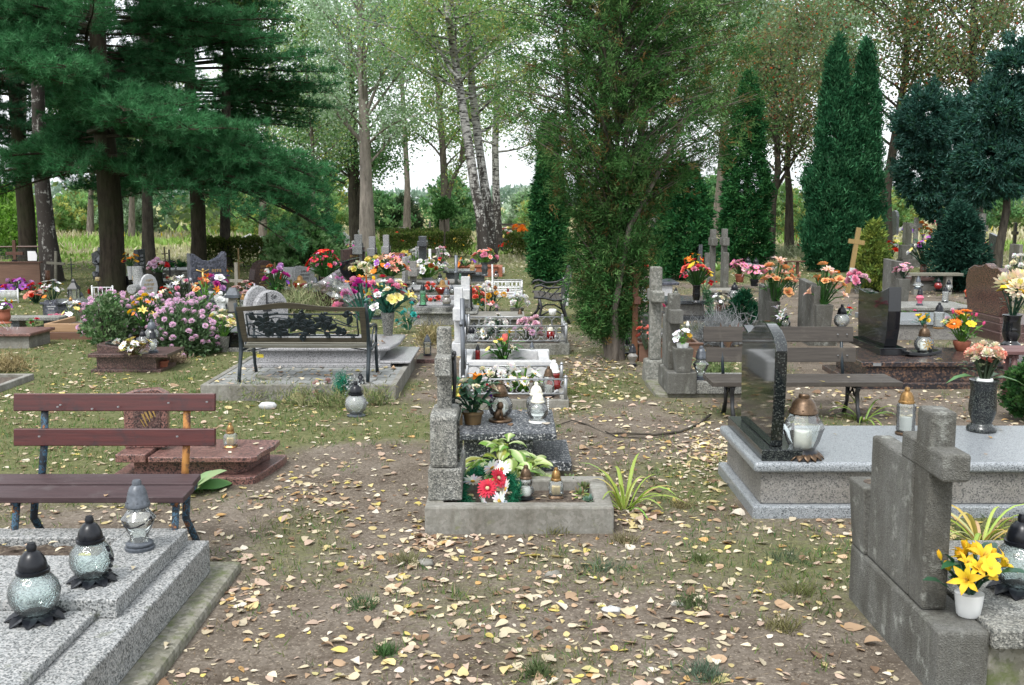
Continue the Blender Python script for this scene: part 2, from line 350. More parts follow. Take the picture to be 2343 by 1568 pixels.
 M['black']=plain('black_plastic',(.006,.007,.010),.3,0,.35,.3,30)
 M['grey']=plain('grey_plastic',(.075,.085,.10),.4,.2,.5,.35,20)
 M['white']=plain('white_plastic',(.68,.69,.68),.4,0,.5,.04)
 M['cream']=plain('cream_plastic',(.70,.67,.56),.4,0,.5,.05)
 M['wax']=plain('white_wax',(.70,.69,.64),.5,0,.5,.06)
 M['wax_yellow']=plain('yellow_wax',(.62,.45,.2),.5,0,.5,.06)
 M['wax_red']=plain('red_wax',(.35,.012,.01),.4,0,.5,.06)
 M['terracotta']=plain('terracotta_clay',(.25,.08,.045),.7,0,.4,.2)
 M['pot_brown']=plain('brown_plastic_pot',(.11,.07,.03),.4,0,.5,.1)
 M['paper']=plain('white_paper',(.72,.72,.73),.8)
 M['yellow']=plain('yellow_sticker',(.62,.5,.04),.5)
 M['green_plastic']=plain('green_plastic',(.02,.22,.15),.35)
 M['clear']=glass('clear_glass',(.93,.97,.96),.05,.04)
 M['crackle']=glass('crackled_pale_glass',(.84,.94,.93),.035,.025,24)
 M['milky']=glass('milky_glass',(.72,.76,.76),.14,.1)
 M['g_red']=glass('red_glass',(.26,.008,.008),.55,.1)
 M['g_green']=glass('green_glass',(.35,.8,.5),.08,.05)
 M['g_pink']=glass('pink_glass',(.75,.16,.26),.55,.1)
 M['g_orange']=glass('orange_glass',(.62,.08,.015),.6,.1)
 M['g_blue']=glass('turquoise_glass',(.02,.38,.45),.5,.1)
 M['g_amber']=glass('amber_glass',(.55,.42,.2),.45,.1)
 M['g_smoke']=glass('smoky_glass',(.35,.33,.3),.4,.1)
 M['cellophane']=glass('crinkled_cellophane',(.97,.98,.99),.04,.04,9,.12)
 M['petal']=foliage('flower_petal',.2,.6,.25)
 M['leaf']=foliage('green_leaf',.3,.5,.35)
 M['plastic_leaf']=foliage('glossy_leaf',.18,.35,.5)
 M['needle']=foliage('pine_needles',.15,.7,.06)
 M['scale']=foliage('conifer_scales',.18,.7,.06)
 M['treeleaf']=foliage('tree_leaves',.55,.5,.2)
 M['litter']=foliage('fallen_leaf',.2,.7,.2)
 M['grass']=foliage('grass_blade',.3,.6,.2)
 M['dry']=foliage('dry_stalk',.1,.9,.1)
 M['bark_pine']=bark('pine_bark',(.018,.014,.011),(.055,.045,.032),moss=(.035,.045,.018))
 M['bark_grey']=bark('grey_bark',(.07,.06,.05),(.19,.165,.14),(10,10,2.2))
 M['bark_poplar']=bark('pale_poplar_bark',(.13,.115,.10),(.30,.265,.23),(9,9,2))
 M['bark_dark']=bark('dark_bark',(.025,.022,.018),(.08,.07,.055),(12,12,3))
 M['bark_birch']=birch_bark('birch_bark',0.6,6.5)
 M['bark_birch_old']=birch_bark('old_birch_bark',7.0,14.0)
init_mats()
def dim(name,f): # scale the grain colours of a stone
 for n in M[name].node_tree.nodes:
  if n.bl_idname=='ShaderNodeValToRGB' and n.color_ramp.interpolation=='CONSTANT':
   for e in n.color_ramp.elements:e.color=(*[c*f for c in e.color[:3]],1)
for k_,f_ in(('granite',.74),('granite_side',.8),('terrazzo',.85),('aggregate_dirty',.82),('aggregate',.9),('granite_pale',.85),('whitewash',.74),('concrete',.85)):dim(k_,f_)
# ------------------------------------------------------------------ ground
FOOT=[];SURF=[] # footprints of graves: no litter or grass inside
def foot(x0,y0,x1,y1,m=.0):FOOT.append((min(x0,x1)-m,min(y0,y1)-m,max(x0,x1)+m,max(y0,y1)+m))
def free(P,m=0.0):
 ok=np.ones(len(P),bool)
 for x0,y0,x1,y1 in FOOT:ok&=~((P[:,0]>x0-m)&(P[:,0]<x1+m)&(P[:,1]>y0-m)&(P[:,1]<y1+m))
 return ok
def vn(x,y,s,seed=0): # smooth value noise 0..1
 x=np.asarray(x,float)/s+seed*17.3;y=np.asarray(y,float)/s+seed*9.7
 xi=np.floor(x);yi=np.floor(y);fx=x-xi;fy=y-yi;fx=fx*fx*(3-2*fx);fy=fy*fy*(3-2*fy)
 h=lambda a,b:np.mod(np.sin(a*127.1+b*311.7+seed*3.1)*43758.5453,1.0)
 return(h(xi,yi)*(1-fx)+h(xi+1,yi)*fx)*(1-fy)+(h(xi,yi+1)*(1-fx)+h(xi+1,yi+1)*fx)*fy
def fbm(x,y,s,seed=0):return.55*vn(x,y,s,seed)+.3*vn(x,y,s/2.1,seed+1)+.15*vn(x,y,s/4.3,seed+2)
def zg(x,y):return 0.03*(fbm(x,y,1.1,5)-.5)*np.clip((30-np.asarray(y,float))/20,0,1)
def lawn(x,y): # how grassy: left lawn and far field grassy, the path bare
 x=np.asarray(x,float);y=np.asarray(y,float)
 f=fbm(x,y,1.6,11)*.8+.22*vn(x,y,.45,12)
 left=np.clip((-1.3-x)/1.2,0,1)*np.clip((y-5.5)/3,0,1)*.42
 far=np.clip((y-22)/12,0,1)*.8
 mid=np.clip((y-13)/5,0,1)*np.clip(1-np.abs(x)/3,0,1)*.25
 strip=np.exp(-((x-.9)/.5)**2)*np.clip(1-abs(y-9.5)/3,0,1)*.12
 return np.clip(f*1.0-.405+left+far+mid+strip,0,1)
def ground():
 def axis(lo,hi,near,step,grow):
  a=[0.0];s=step
  while a[-1]<hi:
   if a[-1]>near:s*=grow
   a.append(a[-1]+s)
  b=[0.0];s=step
  while b[-1]>lo:
   if b[-1]<-near:s*=grow
   b.append(b[-1]-s)
  return np.array(sorted(set(a+b)))
 xs=axis(-900,900,9,.18,1.25);ys=axis(-60,1500,18,.18,1.2)
 X,Y=np.meshgrid(xs,ys);Z=zg(X,Y)
 V=np.stack([X.ravel(),Y.ravel(),Z.ravel()],1);nx=len(xs);ny=len(ys)
 i=np.arange(nx-1);j=np.arange(ny-1);I,J=np.meshgrid(i,j);a=(J*nx+I).ravel()
 Fc=np.stack([a,a+1,a+1+nx,a+nx],1)
 g=lawn(V[:,0],V[:,1])
 C=np.stack([g,fbm(V[:,0],V[:,1],3.1,21),np.clip((V[:,1]-30)/12,0,1)],1)
 m,nt,b=_base('ground_soil');b.inputs['Roughness'].default_value=.95;b.inputs['Specular IOR Level'].default_value=.1
 co=coord(nt);at=N(nt,'ShaderNodeAttribute',attribute_name='Col');sp=nt.nodes.new('ShaderNodeSeparateColor');nt.links.new(at.outputs['Color'],sp.inputs[0])
 f1=noise(nt,co,2.2,8,.7);soil=ramp(nt,f1,[(.3,(.076,.060,.046)),(.5,(.140,.117,.094)),(.7,(.200,.172,.142))])
 f2=noise(nt,co,38,6,.75);soil=mix(nt,ramp(nt,f2,[(.38,(.6,.6,.6)),(.55,(0,0,0))]),soil,(.058,.044,.031))
 v=N(nt,'ShaderNodeTexVoronoi',Scale=130);nt.links.new(co,v.inputs['Vector']);s2=nt.nodes.new('ShaderNodeSeparateColor');nt.links.new(v.outputs['Color'],s2.inputs[0])
 soil=mix(nt,ramp(nt,s2.outputs[0],[(.90,(0,0,0)),(.93,(.7,.7,.7))]),soil,(.27,.23,.18))
 f3=noise(nt,co,24,5,.7);gr=ramp(nt,f3,[(.3,(.055,.068,.022)),(.5,(.10,.112,.044)),(.7,(.165,.16,.08))])
 ff=noise(nt,co,.12,6,.7);fld=ramp(nt,ff,[(.35,(.16,.19,.06)),(.5,(.27,.27,.11)),(.65,(.38,.34,.19))])
 gr=mix(nt,sp.outputs[2],gr,fld)
 ad=nt.nodes.new('ShaderNodeMath');ad.operation='MULTIPLY_ADD';nt.links.new(f3,ad.inputs[0]);ad.inputs[1].default_value=.45;nt.links.new(sp.outputs[0],ad.inputs[2])
 k=ramp(nt,ad.outputs[0],[(.32,(0,0,0)),(.52,(.9,.9,.9))])
 nt.links.new(mix(nt,k,soil,gr),b.inputs['Base Color']);bump(nt,b,f2,.7,.015)
 o=link('ground',np_mesh('ground',V,Fc,C,m));tag(o,kind='structure')
 for p in o.data.polygons:p.use_smooth=True
ground()

# ------------------------------------------------------------------ trees
def tree_root(name,label,cat,loc,group=None):return thing(name,label,cat,loc,0,group)
def curve(a,b,bendv,n=6):
 a,b,bendv=Vector(a),Vector(b),Vector(bendv)
 return[a.lerp(b,t)+bendv*(4*t*(1-t))for t in[i/(n-1)for i in range(n)]]
def add_leaves(name,parent,base,P,D,L,Wd,C,mat,**kw):
 me=blades(name,P-np.array(base),D,L,Wd,C,mat,**kw);return link(name,me,parent)
LEAFK=1.12
def broad(name,label,Y,path,r0,r1,limbs,LL,nleaf,size,cols,seed,barkm='bark_grey',zc=0.25,group=None,wts=None,clump=.28,up=.55,droop=.0,extra=None,gap=0.0,sub=3,cat='tree'):
 """deciduous tree: trunk follows a measured path; limbs, sub-limbs, twigs; leaves hang round the twigs"""
 rng=np.random.default_rng(seed);rd=random.Random(seed);nleaf=int(nleaf*LEAFK)
 pts=[ap(x,y,Y+rd.uniform(-.15,.15)*i)for i,(x,y)in enumerate(path)]
 pts[0].z=-.05;base=Vector((pts[0].x,pts[0].y,0));root=tree_root(name,label,cat,base,group)
 tr=MB();n=len(pts);rs=[r0+(r1-r0)*i/(n-1)for i in range(n)];rs[0]*=1.35
 loc=lambda p:Vector(p)-base
 tr.tube([loc(p)for p in pts],rs,12)
 tot=[0]
 for i in range(1,n):tot.append(tot[-1]+(pts[i]-pts[i-1]).length)
 def on(t):
  d=t*tot[-1]
  for i in range(1,n):
   if d<=tot[i]or i==n-1:
    k=(d-tot[i-1])/max(1e-6,tot[i]-tot[i-1]);return pts[i-1].lerp(pts[i],k),rs[i-1]+(rs[i]-rs[i-1])*k
 anchors=[];dirs=[]
 def twig(a,b,r):
  for t in(.35,.55,.72,.88,1.0):
   anchors.append(a.lerp(b,t));dirs.append((b-a).normalized())
 jobs=[]
 for i in range(limbs):
  t=zc+(1-zc)*(i+rd.random()*.8)/limbs;p,r=on(min(t,.99))
  a=i*2.4+rd.random()*.9;l=rd.uniform(*LL)*(1-.45*(t-zc)/(1-zc+1e-6))
  d=Vector((math.cos(a),math.sin(a),up*rd.uniform(.5,1.5))).normalized();jobs.append((p,p+d*l,min(r*.4,.05)))
 for(p,q,r)in(extra or[]):jobs.append((ap(*p,Y),ap(*q,Y)+Vector((0,rd.uniform(-.8,.8),0)),r))
 for p,q,r in jobs:
  l=(q-p).length;c=curve(p,q,Vector((rd.uniform(-.1,.1),rd.uniform(-.1,.1),rd.uniform(-.02,.14)-droop*.3))*l,6)
  tr.tube([loc(v)for v in c],[r*(1-.8*k/5)for k in range(6)],6)
  for k in range(sub*2):
   s=.3+.7*(k+rd.random())/(sub*2);i0=min(4,int(s*5));a0=c[i0].lerp(c[i0+1],s*5-i0)
   dv=(q-p).normalized()+Vector((rd.gauss(0,.8),rd.gauss(0,.8),rd.gauss(.1-droop,.45)));b0=a0+dv.normalized()*l*rd.uniform(.22,.45)
   tr.tube([loc(a0),loc(a0.lerp(b0,.5)+Vector((0,0,.04*l))),loc(b0)],[r*.35,r*.22,.004],4);twig(a0,b0,r)
  twig(c[3],c[5],r)
 o=tr.build('trunk',M[barkm],root);autosmooth(o,60)
 A=np.array(anchors);Dd=np.array(dirs);i=rng.integers(0,len(A),nleaf)
 P=A[i]+rng.normal(size=(nleaf,3))*clump*np.array([1,1,.8]);D=Dd[i]*.5+rng.normal(size=(nleaf,3))*.7+np.array([0,0,-.35])
 if gap:
  keep=fbm(P[:,0]+P[:,1]*.6,P[:,2],1.3,seed)>gap;P,D=P[keep],D[keep]
 nleaf=len(P);P[:,2]=np.maximum(P[:,2],.15)
 add_leaves('crown',root,base,P,D,size*rng.uniform(.7,1.3,nleaf),size*rng.uniform(.45,.75,nleaf),tint(nleaf,cols,rng,.18,wts),M['treeleaf'],rng=rng)
 return root
def pine(name,label,base,r,z0,z1,spread,seed,dz=.42,nb=6,cols=((.027,.108,.039),(.040,.142,.053),(.066,.185,.080)),droop0=.22,lean=(0,0),group=None,nneedle=15,dens=1.0,extra=(),aim=None):
 rng=np.random.default_rng(seed);rd=random.Random(seed);base=Vector(base);root=tree_root(name,label,'tree',base,group)
 tr=MB();hgt=z1+.6
 tr.tube([(0,0,-.1),(0,0,.15),(.02,.03,.8)]+[(lean[0]*z/hgt+.04*math.sin(z),.03*math.cos(z*.8),z)for z in np.linspace(1.6,hgt,8)],[r*1.5,r*1.18,r*1.0]+[r*(1-.75*k/7)for k in range(8)],14)
 TP=[];TD=[]
 z=z0;k=0;jobs=[]
 while z<z1:
  f=(z-z0)/(z1-z0)
  for b in range(nb):
   a=k*2.399+b*2*math.pi/nb+rd.uniform(-.3,.3);k+=1
   jobs.append((a,z+rd.uniform(-.2,.2),spread*(1-.5*f**1.6)*rd.uniform(.72,1.1)*(aim(a,z)if aim else 1),droop0*(1-f)*rd.uniform(.6,1.3)))
  z+=dz*rd.uniform(.8,1.2)
 jobs+=list(extra)
 if 1:
  for a,zz,L,dr in jobs:
   d=Vector((math.cos(a),math.sin(a),0));sd=Vector((-d.y,d.x,0))
   rise=rd.uniform(.04,.16)
   pt=lambda s:Vector((0,0,zz))+d*(L*s)+Vector((0,0,L*(rise*s-dr*s*s*1.3+.12*max(0,s-.7))))+sd*(.08*L*math.sin(s*2.5+a))
   P=[pt(i/7)for i in range(8)]
   tr.tube(P,[.035*(1-.8*i/7)*max(.6,L/3)for i in range(8)],5)
   nl=int(L*8.5)
   for j in range(nl):
    s=.14+.86*(j+rd.random())/nl;p=pt(s);sg=1 if j%2 else-1
    ll=(.30+.5*(1-s))*min(1.3,L/2.6)*rd.uniform(.7,1.2)
    td=(d*.75+sd*sg*rd.uniform(.5,1.1)+Vector((0,0,rd.uniform(-.15,.4)))).normalized();q=p+td*ll
    tr.tube([p,q],[.008,.004],3)
    nt_=max(3,int(ll/.06*dens))
    for t in range(nt_):
     u=.25+.75*(t+rd.random())/nt_;TP.append(p.lerp(q,u)+Vector((rd.gauss(0,.05),rd.gauss(0,.05),rd.gauss(.02,.045))));TD.append(td+Vector((0,0,.35)))
 o=tr.build('trunk',M['bark_pine'],root);autosmooth(o,60)
 TP=np.array(TP);TD=np.array(TD);nT=len(TP)
 P=np.repeat(TP,nneedle,0)+rng.normal(size=(nT*nneedle,3))*.012
 D=np.repeat(unit(TD),nneedle,0)*.75+rng.normal(size=(nT*nneedle,3))*.62
 C=np.repeat(tint(nT,cols,rng,.16),nneedle,0)*rng.uniform(.85,1.15,(nT*nneedle,1))
 n=nT*nneedle
 me=blades('crown',P,D,.135*rng.uniform(.75,1.2,n),.011,C,M['needle'],rng=rng,kind='needle',bend=.12);link('crown',me,root)
 return root
def shell(parent,prof,n,L,Wd,cols,seed,out=.7,upw=.6,depth=.35,lump=.22,lumpz=.5,mat='scale',wts=None,c=(0,0),name='crown',clus=0,jit=.5,shoots=12,squash=(1,1)):
 """dense conifer or shrub crown: shoots (fans of small scales) through the outer part of a lumpy profile"""
 rng=np.random.default_rng(seed);zs=np.array([p[0]for p in prof]);rs=np.array([p[1]for p in prof])
 m=n//shoots;zz=np.linspace(zs[0],zs[-1],400);w=np.interp(zz,zs,rs)+.02;cdf=np.cumsum(w);cdf/=cdf[-1]
 z=np.interp(rng.random(m),cdf,zz);a=rng.random(m)*2*math.pi
 lump_f=1+lump*(2*fbm(a/(2*math.pi)*8,z,lumpz,seed)-1)+lump*.5*(2*vn(a*2.5,z,lumpz*.45,seed+4)-1)
 r=np.interp(z,zs,rs)*lump_f*(1-depth*rng.random(m)**1.7)
 if clus: # boughs: every point swells or sinks with its nearest bough
  ci=np.argsort(rng.random(m))[:clus];rm=rs.max()
  dd=(np.angle(np.exp(1j*(a[:,None]-a[ci][None])))*np.interp(z,zs,rs)[:,None])**2+((z[:,None]-z[ci][None])*.45)**2
  k_=np.argmin(dd,1);e_=np.sqrt(dd[np.arange(m),k_])/(rm*.34)
  r=r*(.70+.44*rng.random(clus))[k_]*(1.06-.30*np.clip(e_,0,1)**2)
 O=np.stack([np.cos(a)*squash[0],np.sin(a)*squash[1],np.zeros(m)],1)
 P=O*r[:,None]+np.stack([np.full(m,c[0]),np.full(m,c[1]),z],1)
 D=unit(O*out+np.array([0,0,upw])+rng.normal(size=(m,3))*jit*.6)
 Cc=tint(m,cols,rng,.2,wts)
 P=np.repeat(P,shoots,0);D=np.repeat(D,shoots,0);Cc=np.repeat(Cc,shoots,0)*rng.uniform(.8,1.2,(m*shoots,1))
 P+=D*rng.uniform(-L*.3,L*.9,(m*shoots,1))+rng.normal(size=P.shape)*L*.33;D=D+rng.normal(size=D.shape)*jit
 P[:,2]=np.maximum(P[:,2],.02)
 k=len(P);me=blades(name,P,D,L*rng.uniform(.6,1.3,k),Wd*rng.uniform(.7,1.3,k),Cc,M[mat],rng=rng)
 return link(name,me,parent)
def stem(parent,pts,rad,barkm='bark_dark',name='trunk'):
 o=MB().tube(pts,rad,10).build(name,M[barkm],parent);return autosmooth(o,60)
def conifer(name,label,loc,h,r,seed,cols,n=22000,L=.11,Wd=.035,group=None,prof=None,**kw):
 root=thing(name,label,'tree',loc,0,group);stem(root,[(0,0,-.05),(0,0,h*.4),(0,0,h*.85)],[r*.14,r*.1,.02])
 prof=prof or[(0.02,.72),(.06,.9),(.2,1.0),(.4,.93),(.6,.74),(.8,.44),(.93,.18),(1.0,.02)]
 shell(root,[(a*h,b*r)for a,b in prof],n,L,Wd,cols,seed,**kw);return root
GREEN_T=((.014,.065,.022),(.022,.09,.028),(.037,.12,.036))
GREEN_J=((.013,.06,.026),(.022,.088,.038),(.042,.13,.058))
BLUE_C=((.026,.080,.060),(.043,.115,.090),(.080,.165,.138),(.030,.088,.046))

# the big pines at the left
PG='pines at the edge of the graves'
pine('pine_tree','tall dark green pine with the bare trunk standing between graves, nearest of the pines',gp(258,668),.24,2.6,8.4,3.9,3,nb=9,dz=.40,group=PG,droop0=.24,dens=1.15,
  extra=[(0.0,2.35,4.4,.34),(-.16,2.5,4.7,.36),(-.36,2.4,4.2,.34),(-.62,2.5,3.6,.32),(-.95,2.5,3.2,.28),(.2,2.6,4.3,.32),(-1.5,2.7,2.8,.2),(-2.2,2.7,3.0,.18),(-.25,3.2,4.6,.24),(-1.2,3.4,3.4,.16),(-1.7,4.2,3.2,.1),(-1.3,4.9,3.2,.06),(-1.9,5.4,3.0,.05)],aim=lambda a,z:(1.0 if math.cos(a)>-.2 else.95)*(1.08 if math.sin(a)<0 else.8))
pine('pine_tree','dense pine behind the bare-trunked pine, its boughs reaching right towards the poplar',gp(455,616),.20,2.3,10.5,3.9,8,nb=9,dz=.37,group=PG,droop0=.16,dens=1.0)
pine('pine_tree','shaded pine whose boughs hang over the board fence',gp(8,640)+Vector((-.8,3,0)),.22,3.2,9.5,3.8,14,nb=6,group=PG,droop0=.15,cols=((.02,.07,.032),(.03,.09,.042)),dens=.85)
def bare(name,label,Y,path,r0,r1,barkm,seed,group=None,cat='tree',cols=((.05,.10,.03),(.09,.14,.04)),n=5000):
 return broad(name,label,Y,path,r0,r1,9,(1.6,2.8),n,.09,cols,seed,barkm,.72,group,cat=cat)
TG='trees with dark trunks under the pines'
Yb=gp(118,645).y
bare('birch_tree','old birch with black and white fissured bark beside the board fence',Yb,[(120,648),(106,520),(95,400),(88,250),(80,0),(75,-200)],.21,.10,'bark_birch_old',21,TG)
bare('broadleaf_tree','dark grey trunk between the nearest pine and the hedge',gp(342,628).y,[(341,628),(338,520),(336,380),(335,200),(330,-100)],.155,.09,'bark_dark',22,TG)
bare('broadleaf_tree','speckled dark trunk rising out of the clipped hedge',gp(516,612).y,[(516,614),(515,540),(516,420),(518,200),(522,-100)],.17,.10,'bark_dark',23,TG)
bare('broadleaf_tree','grey trunk far back at the field edge behind the board fence',46,[(48,525),(46,460),(50,330),(55,100),(55,-100)],.22,.12,'bark_grey',24,TG,n=6000)

# deciduous trees at the back
PALE=((.25,.36,.22),(.32,.43,.29),(.41,.50,.39),(.19,.30,.15))
MIDG=((.14,.26,.09),(.19,.32,.125),(.25,.37,.16),(.34,.36,.12))
DARKG=((.08,.18,.075),(.115,.23,.095),(.17,.28,.12))
RUST=((.13,.185,.08),(.16,.15,.09),(.20,.13,.08),(.10,.165,.07),(.28,.22,.08),(.34,.07,.035))
BG='tall trees along the field edge'
broad('poplar_tree','tall silvery poplar with a straight pale trunk behind the hedge',37,[(840,530),(838,420),(834,300),(828,150),(824,0),(822,-150)],.24,.11,26,(2.2,4.2),17000,.115,PALE,31,'bark_poplar',.28,BG,clump=.30,up=.9,extra=[((836,330),(745,215),.08),((838,260),(900,140),.07)])
broad('locust_tree','dark many-stemmed locust tree behind the silvery poplar trunk',43,[(818,525),(808,440),(812,380),(806,240),(800,60)],.26,.08,18,(2.0,4.2),11000,.13,DARKG,32,'bark_dark',.25,BG,clump=.33,up=.6,extra=[((812,470),(760,330),.12),((815,470),(880,340),.14),((818,480),(860,380),.12),((790,420),(700,380),.08)])
broad('locust_tree','slim leaning tree with thin stems left of the silvery poplar',40,[(722,530),(716,440),(715,330),(705,200),(690,40)],.10,.04,18,(1.2,2.8),8000,.115,PALE+MIDG,33,'bark_grey',.3,BG,clump=.4,up=.7)
broad('locust_tree','thin-stemmed tree just left of the dark many-stemmed locust',44,[(752,525),(748,440),(744,350),(738,220)],.09,.04,14,(1.2,2.4),6500,.12,DARKG,34,'bark_dark',.3,BG,clump=.4)
broad('forked_tree','forked green tree with two slanting stems left of the big birch',42,[(1015,500),(1018,430),(1012,330),(1000,180),(985,0)],.18,.07,18,(1.6,3.4),11000,.115,MIDG,35,'bark_grey',.3,BG,clump=.32,extra=[((1020,470),(1058,370),.17),((1056,372),(1075,250),.12)])
BT='birches in the middle'
broad('birch_tree','leaning old birch with white bark and a black fissured foot',30,[(1112,584),(1100,500),(1085,420),(1072,330),(1058,240),(1040,130),(1026,40),(1012,-60)],.16,.09,22,(1.6,3.8),12000,.085,MIDG,36,'bark_birch',.50,BT,clump=.30,up=.4,droop=.3,extra=[((1050,180),(985,-20),.055),((1046,120),(1130,-10),.04),((1050,210),(930,60),.03)])
broad('birch_tree','second birch stem standing close behind the leaning old birch',31.5,[(1126,575),(1120,500),(1108,420),(1095,330),(1080,200),(1070,50),(1064,-60)],.16,.09,18,(1.4,3.2),10000,.085,MIDG,37,'bark_birch',.45,BT,clump=.30,up=.4,droop=.3,extra=[((1085,150),(1180,20),.07)])
broad('birch_tree','slender upright birch right of the leaning pair',38,[(1140,540),(1135,440),(1133,340),(1138,200),(1144,60),(1150,-60)],.15,.08,18,(1.4,3.0),11000,.10,MIDG,38,'bark_birch',.35,BT,clump=.38,up=.4,droop=.2)
broad('birch_tree','crooked birch seen through the central arborvitae',36,[(1508,530),(1502,480),(1488,420),(1478,370),(1470,250),(1478,100),(1482,-60)],.22,.12,20,(1.6,3.6),12000,.11,PALE+MIDG,39,'bark_birch',.5,BT,clump=.4,up=.5,droop=.2)
RG='rowan trees with rusty leaves'
rw=(4,1.6,1.1,4,.8,.35)
broad('rowan_tree','rowan with rusty leaves between the slim thuja and the twin juniper',33,[(1760,545),(1768,460),(1780,390),(1775,250),(1765,120)],.15,.05,22,(1.2,2.4),10000,.10,RUST,40,'bark_dark',.38,RG,wts=rw,clump=.34,up=.9,extra=[((1772,440),(1830,330),.07)])
broad('rowan_tree','rusty rowan stem close left of the twin juniper',35,[(1808,520),(1806,440),(1800,380),(1815,220),(1830,60)],.14,.05,22,(1.2,2.6),10000,.10,RUST,41,'bark_dark',.36,RG,wts=rw,clump=.36,up=.9)
broad('rowan_tree','wide rowan with red berries and rusty leaves behind the twin juniper',34,[(2030,520),(2028,440),(2045,330),(2070,180),(2080,20),(2085,-120)],.18,.06,30,(1.8,3.6),17000,.11,RUST,42,'bark_dark',.34,RG,wts=rw,clump=.36,up=.8)
broad('rowan_tree','rusty rowan towering behind the blue cypresses',32,[(2240,540),(2236,440),(2230,300),(2225,120),(2230,-120)],.18,.06,30,(1.8,3.6),17000,.11,RUST,43,'bark_dark',.34,RG,wts=rw,clump=.36,up=.8)
broad('willow_tree','tall grey-green willow at the back between the arborvitae and the rowans',48,[(1640,520),(1650,420),(1660,250),(1680,80),(1700,-80)],.25,.12,30,(2.4,4.6),26000,.17,PALE+((.16,.19,.08),),44,'bark_grey',.35,BG,clump=.55,up=.7)
broad('willow_tree','pale grey-green willow showing above the twin juniper',50,[(1880,520),(1878,420),(1880,200),(1890,20),(1900,-120)],.25,.12,26,(2.4,4.4),20000,.17,PALE,45,'bark_grey',.42,BG,clump=.55,up=.9)
broad('locust_tree','yellow-green tree at the field edge behind the pine trunks',55,[(205,520),(208,440),(214,380),(220,200)],.16,.06,18,(2.0,3.6),9000,.17,((.12,.17,.06),(.17,.21,.08)),46,'bark_grey',.3,BG,clump=.5)
broad('locust_tree','pale green tree at the field edge right of the nearest pine trunk',52,[(300,525),(302,430),(300,350),(310,180)],.14,.06,16,(1.8,3.4),8000,.16,((.14,.20,.08),(.20,.25,.11)),47,'bark_grey',.3,BG,clump=.5)
broad('locust_tree','light green tree behind the right-hand boughs of the pines',48,[(600,520),(602,430),(610,330),(620,150),(630,-50)],.16,.07,20,(2.0,3.8),11000,.14,PALE+MIDG,48,'bark_grey',.25,BG,clump=.5)
broad('locust_tree','airy tree filling the gap between the silvery poplar and the forked tree',52,[(930,510),(932,420),(925,280),(915,120),(910,-80)],.16,.07,20,(2.0,4.0),6000,.135,PALE,49,'bark_grey',.42,BG,clump=.36,up=.8)

# columnar conifers
TC='columnar thujas'
conifer('thuja_tree','slim pointed green thuja left of the central arborvitae behind the black iron bench',gp(1256,652),3.75,.35,51,GREEN_T,26000,group=TC,lumpz=.35,upw=.35,out=.8,clus=150)
conifer('thuja_tree','short stout green thuja behind the twin concrete crosses',gp(1562,640),2.7,.58,52,GREEN_T,26000,group=TC,lumpz=.35,upw=.35,out=.8,clus=110,prof=[(.02,.8),(.15,1),(.5,.95),(.8,.75),(.95,.4),(1,.1)])
conifer('thuja_tree','tall pointed green thuja between the twin concrete crosses and the rowans',gp(1702,612),5.45,.66,53,GREEN_T,40000,group=TC,lumpz=.4,upw=.35,out=.8,clus=200)
j=thing('juniper_tree','huge dark juniper with two pointed tops','tree',gp(1922,622));
stem(j,[(0,0,-.05),(-.2,0,2),(-.25,0,5)],[.2,.15,.03]);stem(j,[(.1,0,-.05),(.35,0,2),(.4,0,5)],[.16,.12,.03])
s_=px(1,j.location.y);hj=1.8+(465-98)*s_
shell(j,[(.05,.56),(.6,.68),(1.8,.66),(2.8,.57),(3.8,.44),(4.6,.32),(hj-.7,.20),(hj-.3,.09),(hj,.01)],52000,.13,.032,GREEN_J,54,upw=1.2,out=.45,lump=.25,lumpz=.7,clus=110,c=(-.28,0),depth=.4)
shell(j,[(.05,.48),(.6,.56),(1.8,.57),(2.8,.50),(3.8,.41),(4.6,.31),(hj-.7,.19),(hj-.35,.09),(hj-.1,.01)],46000,.13,.032,GREEN_J,55,upw=1.2,out=.45,lump=.25,lumpz=.7,clus=95,c=(.49,.1),depth=.4)
CC='blue cypresses'
def cypress(label,base,blobs,trunk,seed,n):
 root=thing('cypress_tree',label,'tree',base,0,CC);stem(root,trunk,[.12]+[.09]*(len(trunk)-2)+[.04],'bark_dark')
 rng=np.random.default_rng(seed);Ps=[];Ds=[];Cs=[]
 for(x,y,z,rx,rz,wgt)in blobs:
  m=int(n*1.7*wgt);nc=m//45+1;dc=unit(rng.normal(size=(nc,3)));d=unit(dc[rng.integers(0,nc,m)]+rng.normal(size=(m,3))*.09);ic=np.argmax(d@dc.T,1);rad=(.66+.46*rng.random(nc))[ic]*(1-.3*rng.random(m)**1.6)*(1+.75*(fbm(np.arctan2(d[:,1],d[:,0])*2.2+x,d[:,2]*2.4,.8,seed)-.5))
  P=d*rad[:,None]*np.array([rx,rx,rz])*1.08+np.array([x,y,z]);Ps.append(P)
  Ds.append(d*.9+np.array([0,0,.05])+rng.normal(size=(m,3))*.3);Cs.append(tint(m,BLUE_C,rng,.2,(3,3,2,2)))
 P=np.concatenate(Ps);D=np.concatenate(Ds);C=np.concatenate(Cs);sh=4
 P=np.repeat(P,sh,0)+np.repeat(unit(D),sh,0)*rng.uniform(0,.1,(len(P)*sh,1));D=np.repeat(D,sh,0)+rng.normal(size=P.shape)*.3;C=np.repeat(C,sh,0)
 P[:,2]=np.maximum(P[:,2],.05)
 link('crown',blades('crown',P,D,.115*rng.uniform(.6,1.3,len(P)),.030,C,M['scale'],rng=rng,bend=.15),root)
b0=gp(2160,612);q=lambda x,y,Y,b:tuple(ap(x,y,Y)-b)
